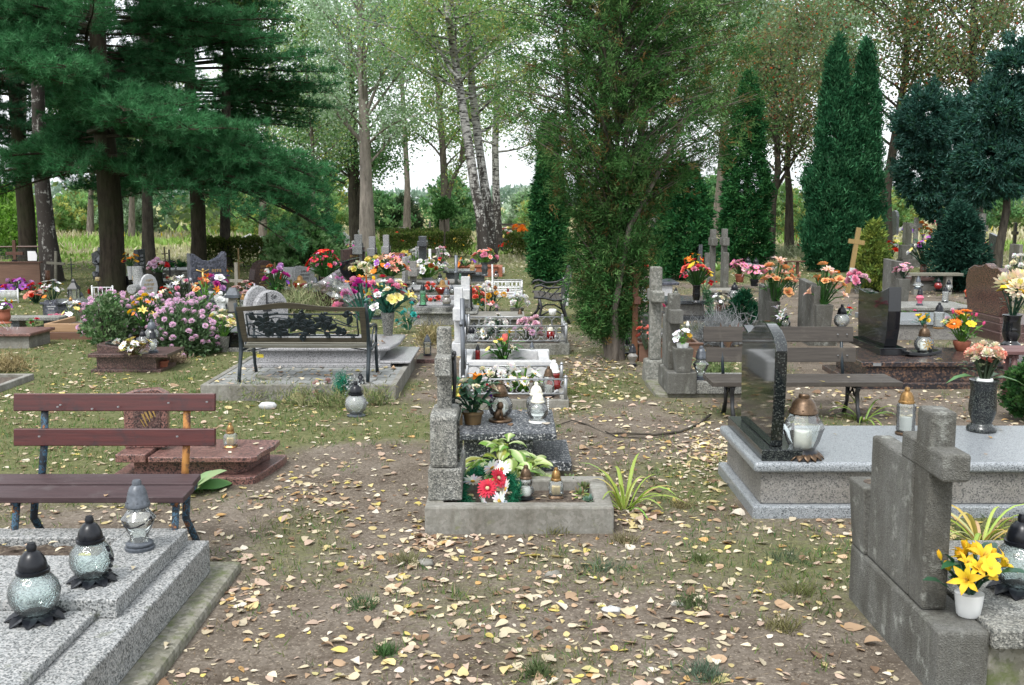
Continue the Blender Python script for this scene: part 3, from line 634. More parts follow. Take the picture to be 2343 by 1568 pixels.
cypress('clipped blue cypress with its round crown on a dark stem',b0,[(*q(2115,290,b0.y,b0),.68,.95,.32),(*q(2112,390,b0.y+.1,b0),.66,1.0,.30),(*q(2180,350,b0.y+.4,b0),.62,1.2,.26),(*q(2150,470,b0.y-.1,b0),.42,.5,.08),(*q(2225,300,b0.y+.6,b0),.55,.9,.2),(*q(2215,420,b0.y+.5,b0),.5,.6,.14)],
  [(0,0,-.05),tuple(Vector(q(2150,480,b0.y,b0))),tuple(Vector(q(2120,300,b0.y,b0)))],61,15000)
b1=gp(2300,640)+Vector((0,.6,0))
cypress('larger blue cypress at the right edge with a bare brown stem',b1,[(*q(2330,170,b1.y,b1),.62,.8,.16),(*q(2285,270,b1.y,b1),.68,.85,.24),(*q(2275,370,b1.y,b1),.66,.75,.24),(*q(2360,330,b1.y+.3,b1),.8,1.1,.28),(*q(2245,430,b1.y+.3,b1),.38,.4,.08)],
  [(0,0,-.05),tuple(Vector(q(2303,480,b1.y,b1))),tuple(Vector(q(2310,300,b1.y,b1)))],62,15000)
b2=gp(2188,668)
r_=thing('yew_bush','dark bushy yew in front of the grey stone cross at the right','bush',b2);stem(r_,[(0,0,-.03),(.03,0,.8)],[.05,.02])
shell(r_,[(.05,.25),(.4,.42),(.9,.45),(1.3,.32),(1.75,.05)],16000,.11,.035,((.012,.04,.028),(.02,.06,.04)),63,upw=.3,lump=.5,lumpz=.4,depth=.8)

# the central arborvitae: several stems, loose drooping sprays, browning inside
def arborvitae():
 rng=np.random.default_rng(77);rd=random.Random(77);base=gp(1405,822);Y=base.y;root=thing('arborvitae_tree','big loose arborvitae with browning sprays and a twisted stem in the middle of the graves','tree',base)
 s=px(1,Y);tr=MB();X=lambda x,y,dy=0:Vector(ap(x,y,Y+dy))-base
 stems=[([(1408,825),(1402,740),(1388,640),(1392,500),(1385,300),(1378,100),(1376,-150)],.085,0),([(1398,825),(1385,760),(1360,640),(1340,480),(1300,260),(1290,40)],.05,.12),([(1412,822),(1425,700),(1420,560),(1450,380),(1490,200),(1510,0)],.055,.1),([(1404,820),(1408,700),(1440,520),(1530,350),(1600,200)],.04,-.2)]
 for path,r,dy in stems:
  P=[X(x,y,dy*(i+1)/2)for i,(x,y)in enumerate(path)];P[0].z=-.05
  tr.tube(P,[r*(1.5 if i==0 else 1-.6*i/len(P))for i in range(len(P))],9)
 # outline of the crown in the photo (left, right edges by height), kept round in depth
 prof=[(-160,1160,1690),(0,1140,1715),(120,1130,1725),(250,1150,1730),(330,1180,1715),(400,1272,1600),(470,1292,1530),(560,1305,1500),(650,1318,1478),(720,1332,1458),(765,1362,1432)]
 ys=[p[0]for p in prof];lf=[p[1]for p in prof];rt=[p[2]for p in prof]
 A=[];Dv=[]
 for k in range(1000):
  y=rd.uniform(-160,755);l=np.interp(y,ys,lf);r=np.interp(y,ys,rt);cx_=(l+r)/2;hw=(r-l)/2
  a=rd.uniform(0,2*math.pi);rr=rd.random()**.4*1.1
  end=X(cx_+hw*rr*math.cos(a),y,hw*s*.8*rr*math.sin(a))
  ax=X(1392+(cx_-1392)*.5,min(800,y+140*rd.uniform(.5,1.4)),0)
  mid=ax.lerp(end,.55)+Vector((0,0,.10));
  if k%2==0:tr.tube([ax,mid,end],[.014,.009,.003],4)
  for t in np.linspace(.35,1.05,9):
   p=(ax.lerp(mid,t/.55)if t<.55 else mid.lerp(end,(t-.55)/.45));A.append(p+Vector((rd.gauss(0,.05),rd.gauss(0,.05),rd.gauss(-.02,.05))))
   Dv.append((end-ax).normalized()*.5+Vector((rd.gauss(0,.4),rd.gauss(0,.4),rd.uniform(-.7,.5))))
 A=np.array(A);Dv=np.array(Dv);hrel=rng.random(len(A))
 o=tr.build('trunk',M['bark_grey'],root);autosmooth(o,60)
 keep=fbm(A[:,0]+A[:,1],A[:,2],.5,6)>.23;A,Dv=A[keep],Dv[keep]
 sh=23;m=len(A);C=tint(m,((.030,.088,.024),(.052,.13,.036),(.088,.168,.054),(.12,.105,.04),(.16,.105,.04)),rng,.2,(3,4,2.6,.7,.4))
 P=np.repeat(A,sh,0)+np.repeat(unit(Dv),sh,0)*rng.uniform(-.03,.14,(m*sh,1))+rng.normal(size=(m*sh,3))*.022
 D=np.repeat(unit(Dv),sh,0)+rng.normal(size=(m*sh,3))*.55
 link('crown',blades('crown',P,D,.054*rng.uniform(.6,1.4,m*sh),.0098,np.repeat(C,sh,0)*rng.uniform(.8,1.2,(m*sh,1)),M['scale'],rng=rng,bend=.1),root)
arborvitae()

# ------------------------------------------------------------------ hedges and shrubs
def box_hedge(label,p,q_,w,h,n,cols,seed,L=.075,name='hedge',group='clipped hedges'):
 p,q_=Vector(p),Vector(q_);d=(q_-p);ln=d.length;d.normalize();sd=Vector((-d.y,d.x,0));c=(p+q_)/2;c.z=0
 rng=np.random.default_rng(seed);root=thing(name,label,'hedge',c,0,group)
 st=MB()
 for i in range(int(ln/.3)):
  x=-ln/2+.3*i+rng.uniform(0,.2);a=d*x+sd*rng.uniform(-.3,.3)*w;st.tube([a+Vector((0,0,-.02)),a+Vector((rng.uniform(-.1,.1),0,h*.6)),a+Vector((rng.uniform(-.2,.2),rng.uniform(-.1,.1),h*.92))],[.012,.009,.004],4)
 st.build('branches',M['bark_dark'],root)
 u=rng.uniform(-1,1,(n,3));f=rng.integers(0,4,n);e=1-.3*rng.random(n)**2
 u[:,2]=rng.random(n)**.8*2-1
 u[f==0,2]=e[f==0];u[f==1,1]=-e[f==1];u[f==2,1]=e[f==2]
 top=h*(.93+.16*(fbm(u[:,0]*ln,u[:,1],.5,seed)-.5)*2)
 thin=np.where(u[:,2]<-.4,rng.random(n)<.5,True);u,top=u[thin],top[thin];n=len(u)
 P=np.outer(u[:,0]*ln/2,np.array(d))+np.outer(u[:,1]*w/2*(1+.15*(vn(u[:,0]*ln,u[:,2],.4,seed)-.5)),np.array(sd));P[:,2]=.04+(u[:,2]*.5+.5)*top
 D=rng.normal(size=(n,3))*.7+np.array([0,0,.5])+np.outer(u[:,1],np.array(sd))*.6
 link('foliage',blades('foliage',P,D,L*rng.uniform(.6,1.3,n),L*.6*rng.uniform(.7,1.3,n),tint(n,cols,rng,.22),M['treeleaf'],rng=rng),root)
HC=((.05,.09,.022),(.08,.13,.03),(.12,.17,.045),(.16,.17,.06))
box_hedge('long clipped hedge left of the leaning birch',gp(452,612),gp(760,606),.9,.82,15000,HC,81)
box_hedge('clipped hedge right behind the three terrazzo crosses',gp(880,590),gp(1076,588),.8,.82,9000,HC,82)
box_hedge('second hedge running behind the hedge by the terrazzo crosses',gp(870,566),gp(1076,565),.8,.72,8000,HC,83)
box_hedge('shaggy clipped hedge between the leaning birches and the slim thuja',gp(1168,588),gp(1240,590),.9,.78,5000,HC,84)
box_hedge('far hedge strip under the slatted bench behind the birches',gp(1128,562),gp(1250,560),.6,.62,4000,HC,87)
box_hedge('grey-green hedge behind the central arborvitae',gp(1420,588),gp(1515,586),.9,.85,6000,((.09,.12,.06),(.13,.17,.09),(.18,.2,.12)),85)
def bush(name,label,loc,prof,n,L,Wd,cols,seed,group=None,mat='treeleaf',st=True,**kw):
 root=thing(name,label,'bush',loc,0,group);h=prof[-1][0]
 if st:
  b=MB()
  for k in range(5):b.tube([(0,0,-.02),(.2*prof[1][1]*math.cos(k*1.3),.2*prof[1][1]*math.sin(k*1.3),h*.4),(.45*prof[1][1]*math.cos(k*1.3+.3),.45*prof[1][1]*math.sin(k*1.3+.3),h*.8)],[.02,.014,.004],5)
  b.build('branches',M['bark_dark'],root)
 shell(root,prof,n,L,Wd,cols,seed,mat=mat,name='foliage',**kw);return root
bush('juniper_bush','dark round juniper bush behind the hedge',gp(926,540),[(.05,.5),(.5,.85),(1.1,.8),(1.7,.5),(2.2,.1)],12000,.15,.045,((.03,.06,.03),(.05,.085,.04),(.07,.09,.05)),91,mat='scale',lump=.35,upw=.9)
t=thing('ball_tree','small ball-shaped green tree on a thin stem','tree',gp(1016,592));stem(t,[(0,0,-.03),(.03,0,.8),(0,0,1.5)],[.035,.025,.02])
shell(t,[(1.28,.12),(1.4,.3),(1.62,.34),(1.85,.2),(1.95,.03)],7000,.07,.03,((.05,.14,.04),(.08,.2,.06),(.04,.10,.03)),92,lump=.15,mat='scale',depth=.9)
bush('ivy_bush','leafy green shrub overgrowing the dark cross beside the long hedge',gp(700,622),[(.03,.8),(.4,1.0),(.9,.75),(1.35,.3),(1.55,.05)],9000,.11,.075,((.07,.15,.05),(.11,.21,.08),(.16,.26,.12)),93,lump=.4,depth=.7)
bush('thuja_bush','small dark pointed thuja nearest the big red-flower stone',gp(748,618),[(.02,.35),(.4,.42),(.9,.3),(1.45,.04)],7000,.09,.03,GREEN_T,94,mat='scale',lump=.2)
bush('thuja_bush','second small pointed thuja, a little right of its darker neighbour',gp(728,612)+Vector((-.5,.2,0)),[(.02,.3),(.4,.36),(.9,.26),(1.3,.04)],6000,.09,.03,((.03,.09,.03),(.05,.12,.04)),95,mat='scale',lump=.2)
bush('golden_bush','narrow golden-green thuja beside the yellow wooden cross',gp(1994,668),[(.02,.30),(.3,.36),(.7,.28),(1.1,.17),(1.42,.02)],8000,.085,.03,((.12,.17,.035),(.2,.24,.05),(.08,.13,.03)),96,mat='scale',lump=.55,lumpz=.25,upw=1.0,depth=.7)
bush('spirea_bush','loose green bush between the rowan stems',gp(1812,552),[(.05,.5),(.5,.75),(1.0,.6),(1.5,.1)],5000,.11,.06,MIDG,97,lump=.4,depth=.8)
bush('rowan_bush','young shrub in the field right of the slatted bench',gp(1205,545),[(.1,.35),(.6,.6),(1.2,.5),(1.9,.08)],2500,.13,.07,MIDG,98,lump=.5,depth=.9)
bush('locust_bush','bright yellow-green shrub behind the board fence',gp(22,590),[(.1,.6),(.8,1.1),(1.6,.9),(2.3,.1)],6000,.16,.07,((.16,.30,.06),(.22,.36,.09),(.12,.24,.05)),99,lump=.5,depth=.8)
bush('box_bush','clipped dark green box ball at the right edge beside the maroon bench',gp(2362,965),[(.03,.12),(.12,.2),(.28,.22),(.42,.16),(.5,.03)],6000,.035,.022,((.02,.06,.02),(.035,.10,.03),(.06,.13,.04)),100,lump=.15,depth=.7)
bush('spruce_bush','small dark artificial-looking spruce between the grey backs of two headstones',gp(1700,745),[(.02,.17),(.15,.22),(.32,.14),(.5,.02)],5000,.05,.02,((.01,.06,.03),(.02,.08,.035)),101,mat='scale',lump=.4)

UG='undergrowth shrubs along the field edge'
for i,(x,y,h,r,c,lb)in enumerate(((632,506,4.2,2.2,MIDG,'tall round shrub behind the pine boughs'),(688,505,3.6,1.8,DARKG,'dark shrub left of the slim leaning tree'),(742,504,4.0,2.0,MIDG,'tall shrub between the slim tree and the dark locust'),(868,503,2.4,1.7,DARKG,'shrub right of the silvery poplar foot'),(1030,500,3.4,1.7,DARKG,'bushy shrub round the forked tree foot'),(1215,500,2.6,1.6,PALE,'pale shrub left of the slim thuja'),(300,503,3.0,2.0,PALE,'pale shrub right of the nearest pine trunk'),(180,504,2.6,2.2,MIDG,'shrub in the field behind the old birch'),(1640,505,3.6,1.8,DARKG,'dark shrub between the two thujas'),(1790,508,2.8,1.8,MIDG,'shrub behind the rowan stems'),(2040,506,2.6,1.6,MIDG,'shrub right of the twin-topped juniper'),(2250,510,3.4,2.4,DARKG,'dark shrub behind the blue cypresses'))):
 p=ap(x,y,58+4*(i%3));p.z=0;k=p.y/44
 bush('field_bush',lb,p,[(.05,.6*r),(h*.3,r),(h*.6,r*.85),(h*.85,r*.5),(h,.1)],5200,.17*k,.10*k,c,140+i,UG,lump=.5,lumpz=1.0,depth=.7,clus=40,jit=.8)

# ------------------------------------------------------------------ far field
def far_wood():
 rng=np.random.default_rng(5);n=20000
 x=rng.uniform(-330,330,n);y=400+40*fbm(x,x*0,70,2)+rng.uniform(0,20,n);top=3.2+4.6*fbm(x,x*0,22,3)+1.6*vn(x,x*0,6,4)
 top=np.where(x<-120,top+3,top)
 z=rng.random(n)**.7*top;P=np.stack([x,y,z],1)
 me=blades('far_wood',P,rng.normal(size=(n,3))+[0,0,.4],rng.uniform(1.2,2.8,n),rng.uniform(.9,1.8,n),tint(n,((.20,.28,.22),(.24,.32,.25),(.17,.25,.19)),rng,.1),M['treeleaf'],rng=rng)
 tag(link('far_wood',me),'distant bluish green wood beyond the field','wood',kind='stuff')
far_wood()
def field_scrub():
 rng=np.random.default_rng(6);spots=[]
 for k in range(90):
  x=rng.uniform(-75,60);y=rng.uniform(62,130)
  if-12<x<6 and rng.random()<.7:continue
  spots.append((x,y,rng.uniform(.8,2.2),rng.uniform(.7,1.8)))
 for k in range(46):spots.append((rng.uniform(-60,-17),rng.uniform(48,80),rng.uniform(1.2,2.6),rng.uniform(1.6,3.2)))
 Ps=[];Cs=[]
 for x,y,r,h in spots:
  m=150;d=unit(rng.normal(size=(m,3)));P=d*(1-.5*rng.random((m,1))**2)*[r,r,h*.5]+[x,y,h*.5];Ps.append(P);Cs.append(tint(m,[((.10,.16,.05),(.15,.21,.08),(.13,.18,.10),(.19,.22,.07))[rng.integers(4)]],rng,.2))
 P=np.concatenate(Ps);P[:,2]=np.maximum(P[:,2],.05);n=len(P)
 me=blades('field_scrub',P,rng.normal(size=(n,3))+[0,0,.4],rng.uniform(.3,.7,n),rng.uniform(.2,.4,n),np.concatenate(Cs),M['treeleaf'],rng=rng)
 tag(link('field_scrub',me),'low green scrub scattered over the far field','scrub',kind='stuff')
field_scrub()
def grasses():
 rng=np.random.default_rng(9)
 def scatter(n,y0,y1,wgt,pw=1.0):
  y=y0*(y1/y0)**(rng.random(n)**pw);x=rng.uniform(-1,1,n)*(.56*y+1.0);return x,y
 # tall field grass
 n=42000;x,y=scatter(n,29,95,1);ok=(fbm(x,y,4,31)>.25);x,y=x[ok],y[ok];n=len(x)
 green=(fbm(x,y,6,33)+np.clip((-9-x)/14,0,.35)-np.clip((y-45)/60,0,.3));C=np.where((green>.58)[:,None],tint(n,((.16,.26,.06),(.22,.32,.09)),rng,.15),tint(n,((.40,.38,.25),(.36,.33,.20),(.28,.29,.15),(.46,.43,.31)),rng,.12))
 gold=rng.random(n)<.03*(y>55);C[gold]=(.55,.42,.03)
 hgt=rng.uniform(.12,.36,n)*(.5+fbm(x,y,5,36))*np.clip((y-27)/14,.25,1.2)
 P=np.stack([x,y,zg(x,y)-.02],1);D=rng.normal(size=(n,3))*.28+[0,0,1]
 tag(link('field_grass',blades('field_grass',P,D,hgt,.05+y*.0012,C,M['grass'],rng=rng,kind='grass',bend=.3)),'tall pale and green grass over the field behind the graves','grass',kind='stuff')
 # short grass in the cemetery: thin tufts
 n=60000;x,y=scatter(n,2.6,30,1,.9);ok=rng.random(n)<np.clip(lawn(x,y)*2.4-.05,.03,1)*(.35+fbm(x,y,.5,61));x,y=x[ok],y[ok]
 P=np.stack([x,y,zg(x,y)-.004],1);P=P[free(P,.03)];k=6;P=np.repeat(P,k,0)+rng.normal(size=(len(P)*k,3))*[.02,.02,0];n=len(P)
 D=rng.normal(size=(n,3))*.5+[0,0,.8]
 tag(link('short_grass',blades('short_grass',P,D,rng.uniform(.018,.055,n),.0035+P[:,1]*.0003,tint(n,((.075,.125,.03),(.11,.165,.045),(.18,.18,.08),(.24,.21,.12),(.07,.14,.05)),rng,.2),M['grass'],rng=rng,kind='grass',bend=.3)),'thin dry and green grass on the sandy ground','grass',kind='stuff')
 # bluish and green clumps on the path
 Ps=[];Ls=[];Cs=[]
 spots=[(1375,1305,60,(.09,.13,.08)),(1800,1285,75,(.08,.11,.06)),(1600,1285,40,(.10,.13,.05)),(1580,1385,55,(.07,.10,.04)),(1610,1545,60,(.08,.12,.08)),(1790,1440,50,(.16,.15,.07)),(1830,1360,60,(.12,.13,.05)),(1230,1545,40,(.07,.10,.04)),(930,1285,50,(.16,.16,.08)),(1270,1215,45,(.15,.15,.06)),(880,1500,30,(.06,.12,.04)),(830,1390,40,(.07,.12,.05)),(1430,1240,40,(.2,.18,.10)),(1560,1160,30,(.22,.19,.10)),(1950,960,30,(.12,.14,.05)),(1330,870,40,(.13,.14,.05)),(1310,900,40,(.12,.15,.05)),(420,870,50,(.10,.16,.05)),(80,740,60,(.10,.17,.05)),(300,850,50,(.13,.17,.06))]
 for x,y,w,c in spots:
  m=170;c0=gp(x,y);s=px(w,c0.y);P=rng.normal(size=(m,3))*[s*.35,s*.35,0]+np.array(c0);Ps.append(P);Ls.append(rng.uniform(.03,.075,m));Cs.append(tint(m,[c],rng,.25))
 P=np.concatenate(Ps);n=len(P);D=(P-np.repeat(np.array([gp(x,y)for x,y,w,c in spots]),170,0))*3+rng.normal(size=(n,3))*.35+[0,0,.7]
 tag(link('grass_tufts',blades('grass_tufts',P,D,np.concatenate(Ls),.004,np.concatenate(Cs),M['grass'],rng=rng,kind='grass',bend=.35)),'scattered tufts of grass on the bare path','grass',kind='stuff')
def litter():
 rng=np.random.default_rng(12);n=30000
 y=2.3*(32/2.3)**(rng.random(n)**.82);x=rng.uniform(-1,1,n)*(.56*y+.8)
 den=.35+1.1*fbm(x,y,.8,41)*(.6+.8*fbm(x,y,2.4,43));ok=rng.random(n)<den**2*.85;x,y=x[ok],y[ok]
 # drifts against the graves
 dr=[(1640,1060,60,30,150),(1620,1010,40,20,70),(1280,930,40,14,60),(1350,850,50,25,120),(1560,870,40,10,40),(980,1240,30,12,30),(1280,1150,30,10,40),(1460,1180,40,15,60),(540,1380,40,30,30),(700,1120,60,30,60),(950,800,60,20,60),(1000,1190,25,20,25)]
 for cx_,cy_,sx,sy,m in dr:
  q_=[gp(cx_+rng.normal()*sx,cy_+rng.normal()*sy)for _ in range(2*m)];x=np.concatenate([x,[p.x for p in q_]]);y=np.concatenate([y,[p.y for p in q_]])
 P=np.stack([x,y,zg(x,y)],1);P=P[free(P,.01)]
 for x0,y0,x1,y1,z,m in SURF:P=np.concatenate([P,np.stack([rng.uniform(x0,x1,m),rng.uniform(y0,y1,m),np.full(m,z)],1)])
 n=len(P);L=np.clip(.037*np.exp(rng.normal(size=n)*.36),.014,.075)*(1+.25*(rng.random(n)>.93));L=np.where(P[:,1]>9,L*1.25,L);Wd=L*rng.uniform(.5,.78,n)
 a=rng.random(n)*2*math.pi;D=np.stack([np.cos(a),np.sin(a),rng.normal(size=n)*.12],1);D=unit(D)
 Nn=unit(rng.normal(size=(n,3))*.2+[0,0,1]);S=unit(np.cross(D,Nn));Nn=np.cross(S,D)
 cup=rng.normal(size=n)[:,None]*.10+.06;curl=rng.normal(size=n)[:,None]*.22
 L=L[:,None];Wd=Wd[:,None];base=P+[0,0,.008]
 rows=[(0.0,.12),(.13,.78),(.36,1.0),(.70,.60),(1.0,.03)]
 V=[]
 for t,w in rows:
  c=base+D*L*(t-.5)+Nn*curl*L*(t-.5)**2*2;V+=[c-S*Wd*w/2+Nn*cup*Wd*w,c,c+S*Wd*w/2+Nn*cup*Wd*w]
 V=np.stack(V,1);low=V[:,:,2].min(1);V[:,:,2]+=(P[:,2]+.003-low)[:,None]
 q_=[]
 for r in range(4):
  for c in range(2):q_.append([r*3+c,r*3+c+1,r*3+c+4,r*3+c+3])
 Fc=(np.arange(n)[:,None,None]*15+np.array(q_)[None]).reshape(-1,4)
 cols=((.49,.42,.29),(.55,.48,.35),(.50,.41,.20),(.52,.43,.13),(.36,.25,.16),(.47,.35,.27),(.19,.12,.075),(.57,.51,.42),(.38,.34,.16),(.44,.27,.11))
 C=tint(n,cols,rng,.12,(4,2.6,2.2,1.0,2.6,2.8,2.2,1.4,.7,.8))
 me=np_mesh('fallen_leaves',V.reshape(-1,3),Fc,np.repeat(C,15,0),M['litter'])
 tag(link('fallen_leaves',me),'yellow and tan fallen birch leaves scattered over the ground','fallen leaves',kind='stuff')
 # twigs, seed scales and crumbs of bark between the leaves
 n=26000;y=2.3*(20/2.3)**(rng.random(n)**.85);x=rng.uniform(-1,1,n)*(.56*y+.8);P=np.stack([x,y,zg(x,y)+.003],1);P=P[free(P,.01)];n=len(P)
 a=rng.random(n)*6.283;D=np.stack([np.cos(a),np.sin(a),rng.normal(size=n)*.15+.05],1);twig=rng.random(n)<.4
 L=np.where(twig,rng.uniform(.02,.09,n),rng.uniform(.006,.016,n));Wd=np.where(twig,.0035,L*.7)
 C=tint(n,((.07,.05,.035),(.12,.09,.06),(.2,.15,.10),(.33,.27,.19),(.05,.04,.03)),rng,.2)
 tag(link('ground_debris',blades('ground_debris',P,D,L,Wd,C,M['litter'],up=np.array([0,0,1]),rng=rng)),'dark twigs and crumbs of bark between the fallen leaves','litter',kind='stuff')
# ------------------------------------------------------------------ lanterns (znicze): base, glass, candle, cap
STY={ # base, glass, cap profiles (r, z) for a lantern of height 1
 'globe':([(.26,0),(.27,.025),(.2,.06),(.17,.09)],[(.17,.09),(.25,.15),(.305,.26),(.318,.36),(.29,.48),(.22,.57),(.165,.62)],[(.19,.605),(.205,.62),(.205,.655),(.175,.66),(.178,.70),(.165,.76),(.135,.83),(.09,.885),(.06,.90),(.064,.955),(.05,.985),(.048,1)]),
 'vase':([(.2,0),(.205,.04),(.175,.055),(.19,.075),(.19,.095),(.15,.125)],[(.13,.125),(.125,.2),(.17,.29),(.225,.41),(.24,.46),(.185,.52),(.15,.57),(.15,.62)],[(.16,.61),(.17,.63),(.165,.68),(.15,.70),(.13,.82),(.10,.9),(.065,.93),(.065,.97),(.05,1)]),
 'cyl':([(.2,0),(.21,.035),(.18,.06)],[(.165,.06),(.195,.11),(.185,.2),(.2,.26),(.185,.33),(.2,.4),(.185,.47),(.2,.54),(.195,.62),(.15,.67)],[(.16,.66),(.17,.68),(.165,.71),(.145,.73),(.13,.82),(.09,.9),(.055,.92),(.055,.97),(.04,1)]),
 'square':([(.24,0),(.25,.03),(.22,.07),(.2,.09)],[(.2,.09),(.24,.16),(.24,.46),(.21,.53),(.15,.57)],[(.165,.56),(.18,.585),(.17,.63),(.15,.65),(.15,.74),(.115,.86),(.07,.91),(.07,.96),(.05,1)]),
 'diamond':([(.28,0),(.27,.05),(.22,.11),(.19,.14)],[(.19,.14),(.25,.26),(.32,.48),(.29,.56),(.22,.66),(.205,.7)],[(.21,.69),(.225,.71),(.215,.75),(.2,.77),(.17,.86),(.12,.92),(.085,.935),(.085,.98),(.07,1)]),
 'squat':([(.3,0),(.32,.05),(.24,.10)],[(.2,.10),(.42,.22),(.45,.30),(.4,.38),(.22,.50),(.17,.56)],[(.19,.55),(.2,.58),(.18,.63),(.15,.74),(.10,.86),(.07,.9),(.07,.96),(.05,1)]),
 'tall':([(.19,0),(.2,.03),(.16,.06)],[(.155,.06),(.15,.12),(.135,.3),(.13,.5),(.14,.62),(.11,.7)],[(.12,.69),(.13,.71),(.12,.75),(.10,.84),(.06,.92),(.045,.94),(.045,.98),(.035,1)]),
 'waist':([(.23,0),(.24,.04),(.19,.07)],[(.18,.07),(.24,.16),(.25,.25),(.2,.36),(.165,.42),(.19,.5),(.2,.55),(.17,.61)],[(.175,.6),(.19,.62),(.18,.66),(.16,.68),(.15,.77),(.11,.87),(.07,.91),(.07,.96),(.05,1)]),
 'bowl':([(.3,0),(.32,.04),(.28,.08)],[(.3,.08),(.46,.28),(.5,.42),(.45,.5)],[(.46,.49),(.48,.52),(.4,.6),(.22,.68),(.2,.76),(.17,.9),(.08,.98),(.02,1)]),
}
_LM={}
LAMP_N=[0]
def lantern_mesh(sty,part,mat):
 k=(sty,part,mat)
 if k in _LM:return _LM[k]
 b,g,c=STY[sty];n=24;sq=None
 if sty=='square' and part!='cap':sq=7
 if sty=='diamond' and part=='glass':n=9
 m=MB()
 if part=='base':m.lathe(b,n,sq=sq)
 elif part=='glass':m.lathe(g,n,sq=sq)
 elif part=='candle':
  z0=g[0][1]+.01;r=g[0][0]*.72;m.lathe([(r*.8,z0),(r,z0+.02),(r,z0+.27),(r*.9,z0+.29)],14)
 else:
  m.lathe(c,n)
  r0,z0=c[3]
  for i in range(6): # vent holes round the cap
   a=i*math.pi/3+.2;d=Vector((math.cos(a),math.sin(a),0));s=Vector((-d.y,d.x,0))
   m.obox(d*(r0*.985)+Vector((0,0,(z0+c[2][1])/2)),d*.012,s*.014,Vector((0,0,.012)),(0,0,0))
 me=m.mesh('lantern_'+part,M[mat]);
 for p in me.polygons:p.use_smooth=not(sty=='diamond' and part=='glass')
 me.set_sharp_from_angle(angle=R(32));_LM[k]=me;return me
LG='grave lanterns'
def lantern(x,y,z,hp,sty,cap,gls,base,label,rot=0.0,candle='wax',name='grave_lantern',at=None,h=None,group=LG,cat='lantern'):
 p=Vector(at)if at is not None else gp(x,y,z);h=h or px(hp,p.y)
 root=thing(name,label,cat,p,rot,group)
 small=h*FP/p.y*.437<9
 link('base',lantern_mesh(sty,'base',base),root,scale=h)
 if candle and not small:link('candle',lantern_mesh(sty,'candle',candle),root,scale=h)
 link('glass',lantern_mesh(sty,'glass',gls),root,scale=h)
 link('cap',lantern_mesh(sty,'cap',cap),root,scale=h)
 return root
def swirl(root,h,mat='grey',r=.2,z=.4,side=0): # curled metal handle on the side of a lantern
 m=MB();pts=[]
 for i in range(14):
  t=i/13;a=-1.2+t*5.2;q=.085*(1-.35*t);pts.append((r+.05+q*math.cos(a)*.6,0,z+.12-.2*t+q*math.sin(a)))
 m.tube([Vector(p)*h for p in pts],.016*h,6)
 return m.build('handle',M[mat],root,True,loc=None)
def leaf_base(root,h,mat='black'): # moulded leaf skirt round the foot
 m=MB();rd=random.Random(3)
 for i in range(9):
  a=i*2*math.pi/9;m.leafy((.16*h*math.cos(a),.16*h*math.sin(a),.085*h),(math.cos(a),math.sin(a),-.15),(0,0,1),.22*h,.2*h,(1,1,1),.25,.25)
 m.lathe([(.28*h,0),(.27*h,.03*h),(.19*h,.085*h)],18)
 o=m.build('leaf_skirt',M[mat],root);s=o.modifiers.new('thick','SOLIDIFY');s.thickness=.012*h;return o

# ------------------------------------------------------------------ flowers
PC=dict(white=(.74,.73,.70),cream=(.72,.66,.46),pale=(.62,.58,.44),yellow=(.72,.48,.03),lemon=(.72,.62,.18),gold=(.62,.33,.02),orange=(.72,.20,.02),apricot=(.72,.36,.16),peach=(.74,.42,.30),coral=(.68,.14,.10),
   red=(.42,.012,.016),scarlet=(.58,.03,.012),crimson=(.50,.03,.06),pink=(.70,.28,.40),rose=(.66,.10,.22),pale_pink=(.72,.50,.55),magenta=(.45,.04,.26),lilac=(.50,.28,.50),mauve=(.68,.47,.61),purple=(.16,.04,.35),wine=(.16,.01,.03),rust=(.30,.10,.03),dusty=(.42,.27,.24),brown=(.20,.11,.06),turq=(.05,.40,.36),silver=(.45,.46,.45),salmon=(.72,.26,.20),violet=(.30,.08,.36),grey=(.3,.3,.27))
def petals(m,n,l,w,e0,e1,col,shape='round',ph=0.0,r0=.05,cup=.18,jit=0,rd=None,z0=0.0,tip=None):
 sh={'round':(.4,.9,1,.45),'point':(.3,.85,.75,.06),'narrow':(.5,.9,1,.45),'ruf':(.5,.8,1.1,.9)}[shape]
 for i in range(n):
  a=ph+2*math.pi*i/n+(rd.uniform(-jit,jit)if rd else 0);d=Vector((math.cos(a),math.sin(a),0));s=Vector((-d.y,d.x,0));A=[]
  p=d*r0+Vector((0,0,z0));f=1+(rd.uniform(-.15,.15)if rd else 0)
  for k in range(4):
   t=k/3;e=R(e0+(e1-e0)*t);dv=d*math.cos(e)+Vector((0,0,math.sin(e)));nv=-d*math.sin(e)+Vector((0,0,math.cos(e)))
   hw=w*sh[k]/2;A+=[p-s*hw+nv*cup*hw,p,p+s*hw+nv*cup*hw]
   p=p+dv*(l*f/3)
  fs=[(j*3+k,j*3+k+1,j*3+k+4,j*3+k+3)for j in range(3)for k in range(2)]
  c=tuple(min(1,v*(1+(rd.uniform(-.14,.14)if rd else 0)))for v in col);n0=len(m.v);m.add(A,fs,c)
  if tip:
   for q in range(9,12):m.c[n0+q]=tip
   for q in range(0,3):m.c[n0+q]=tuple(v*.75+.25*u for v,u in zip(col,tip))
_BM={}
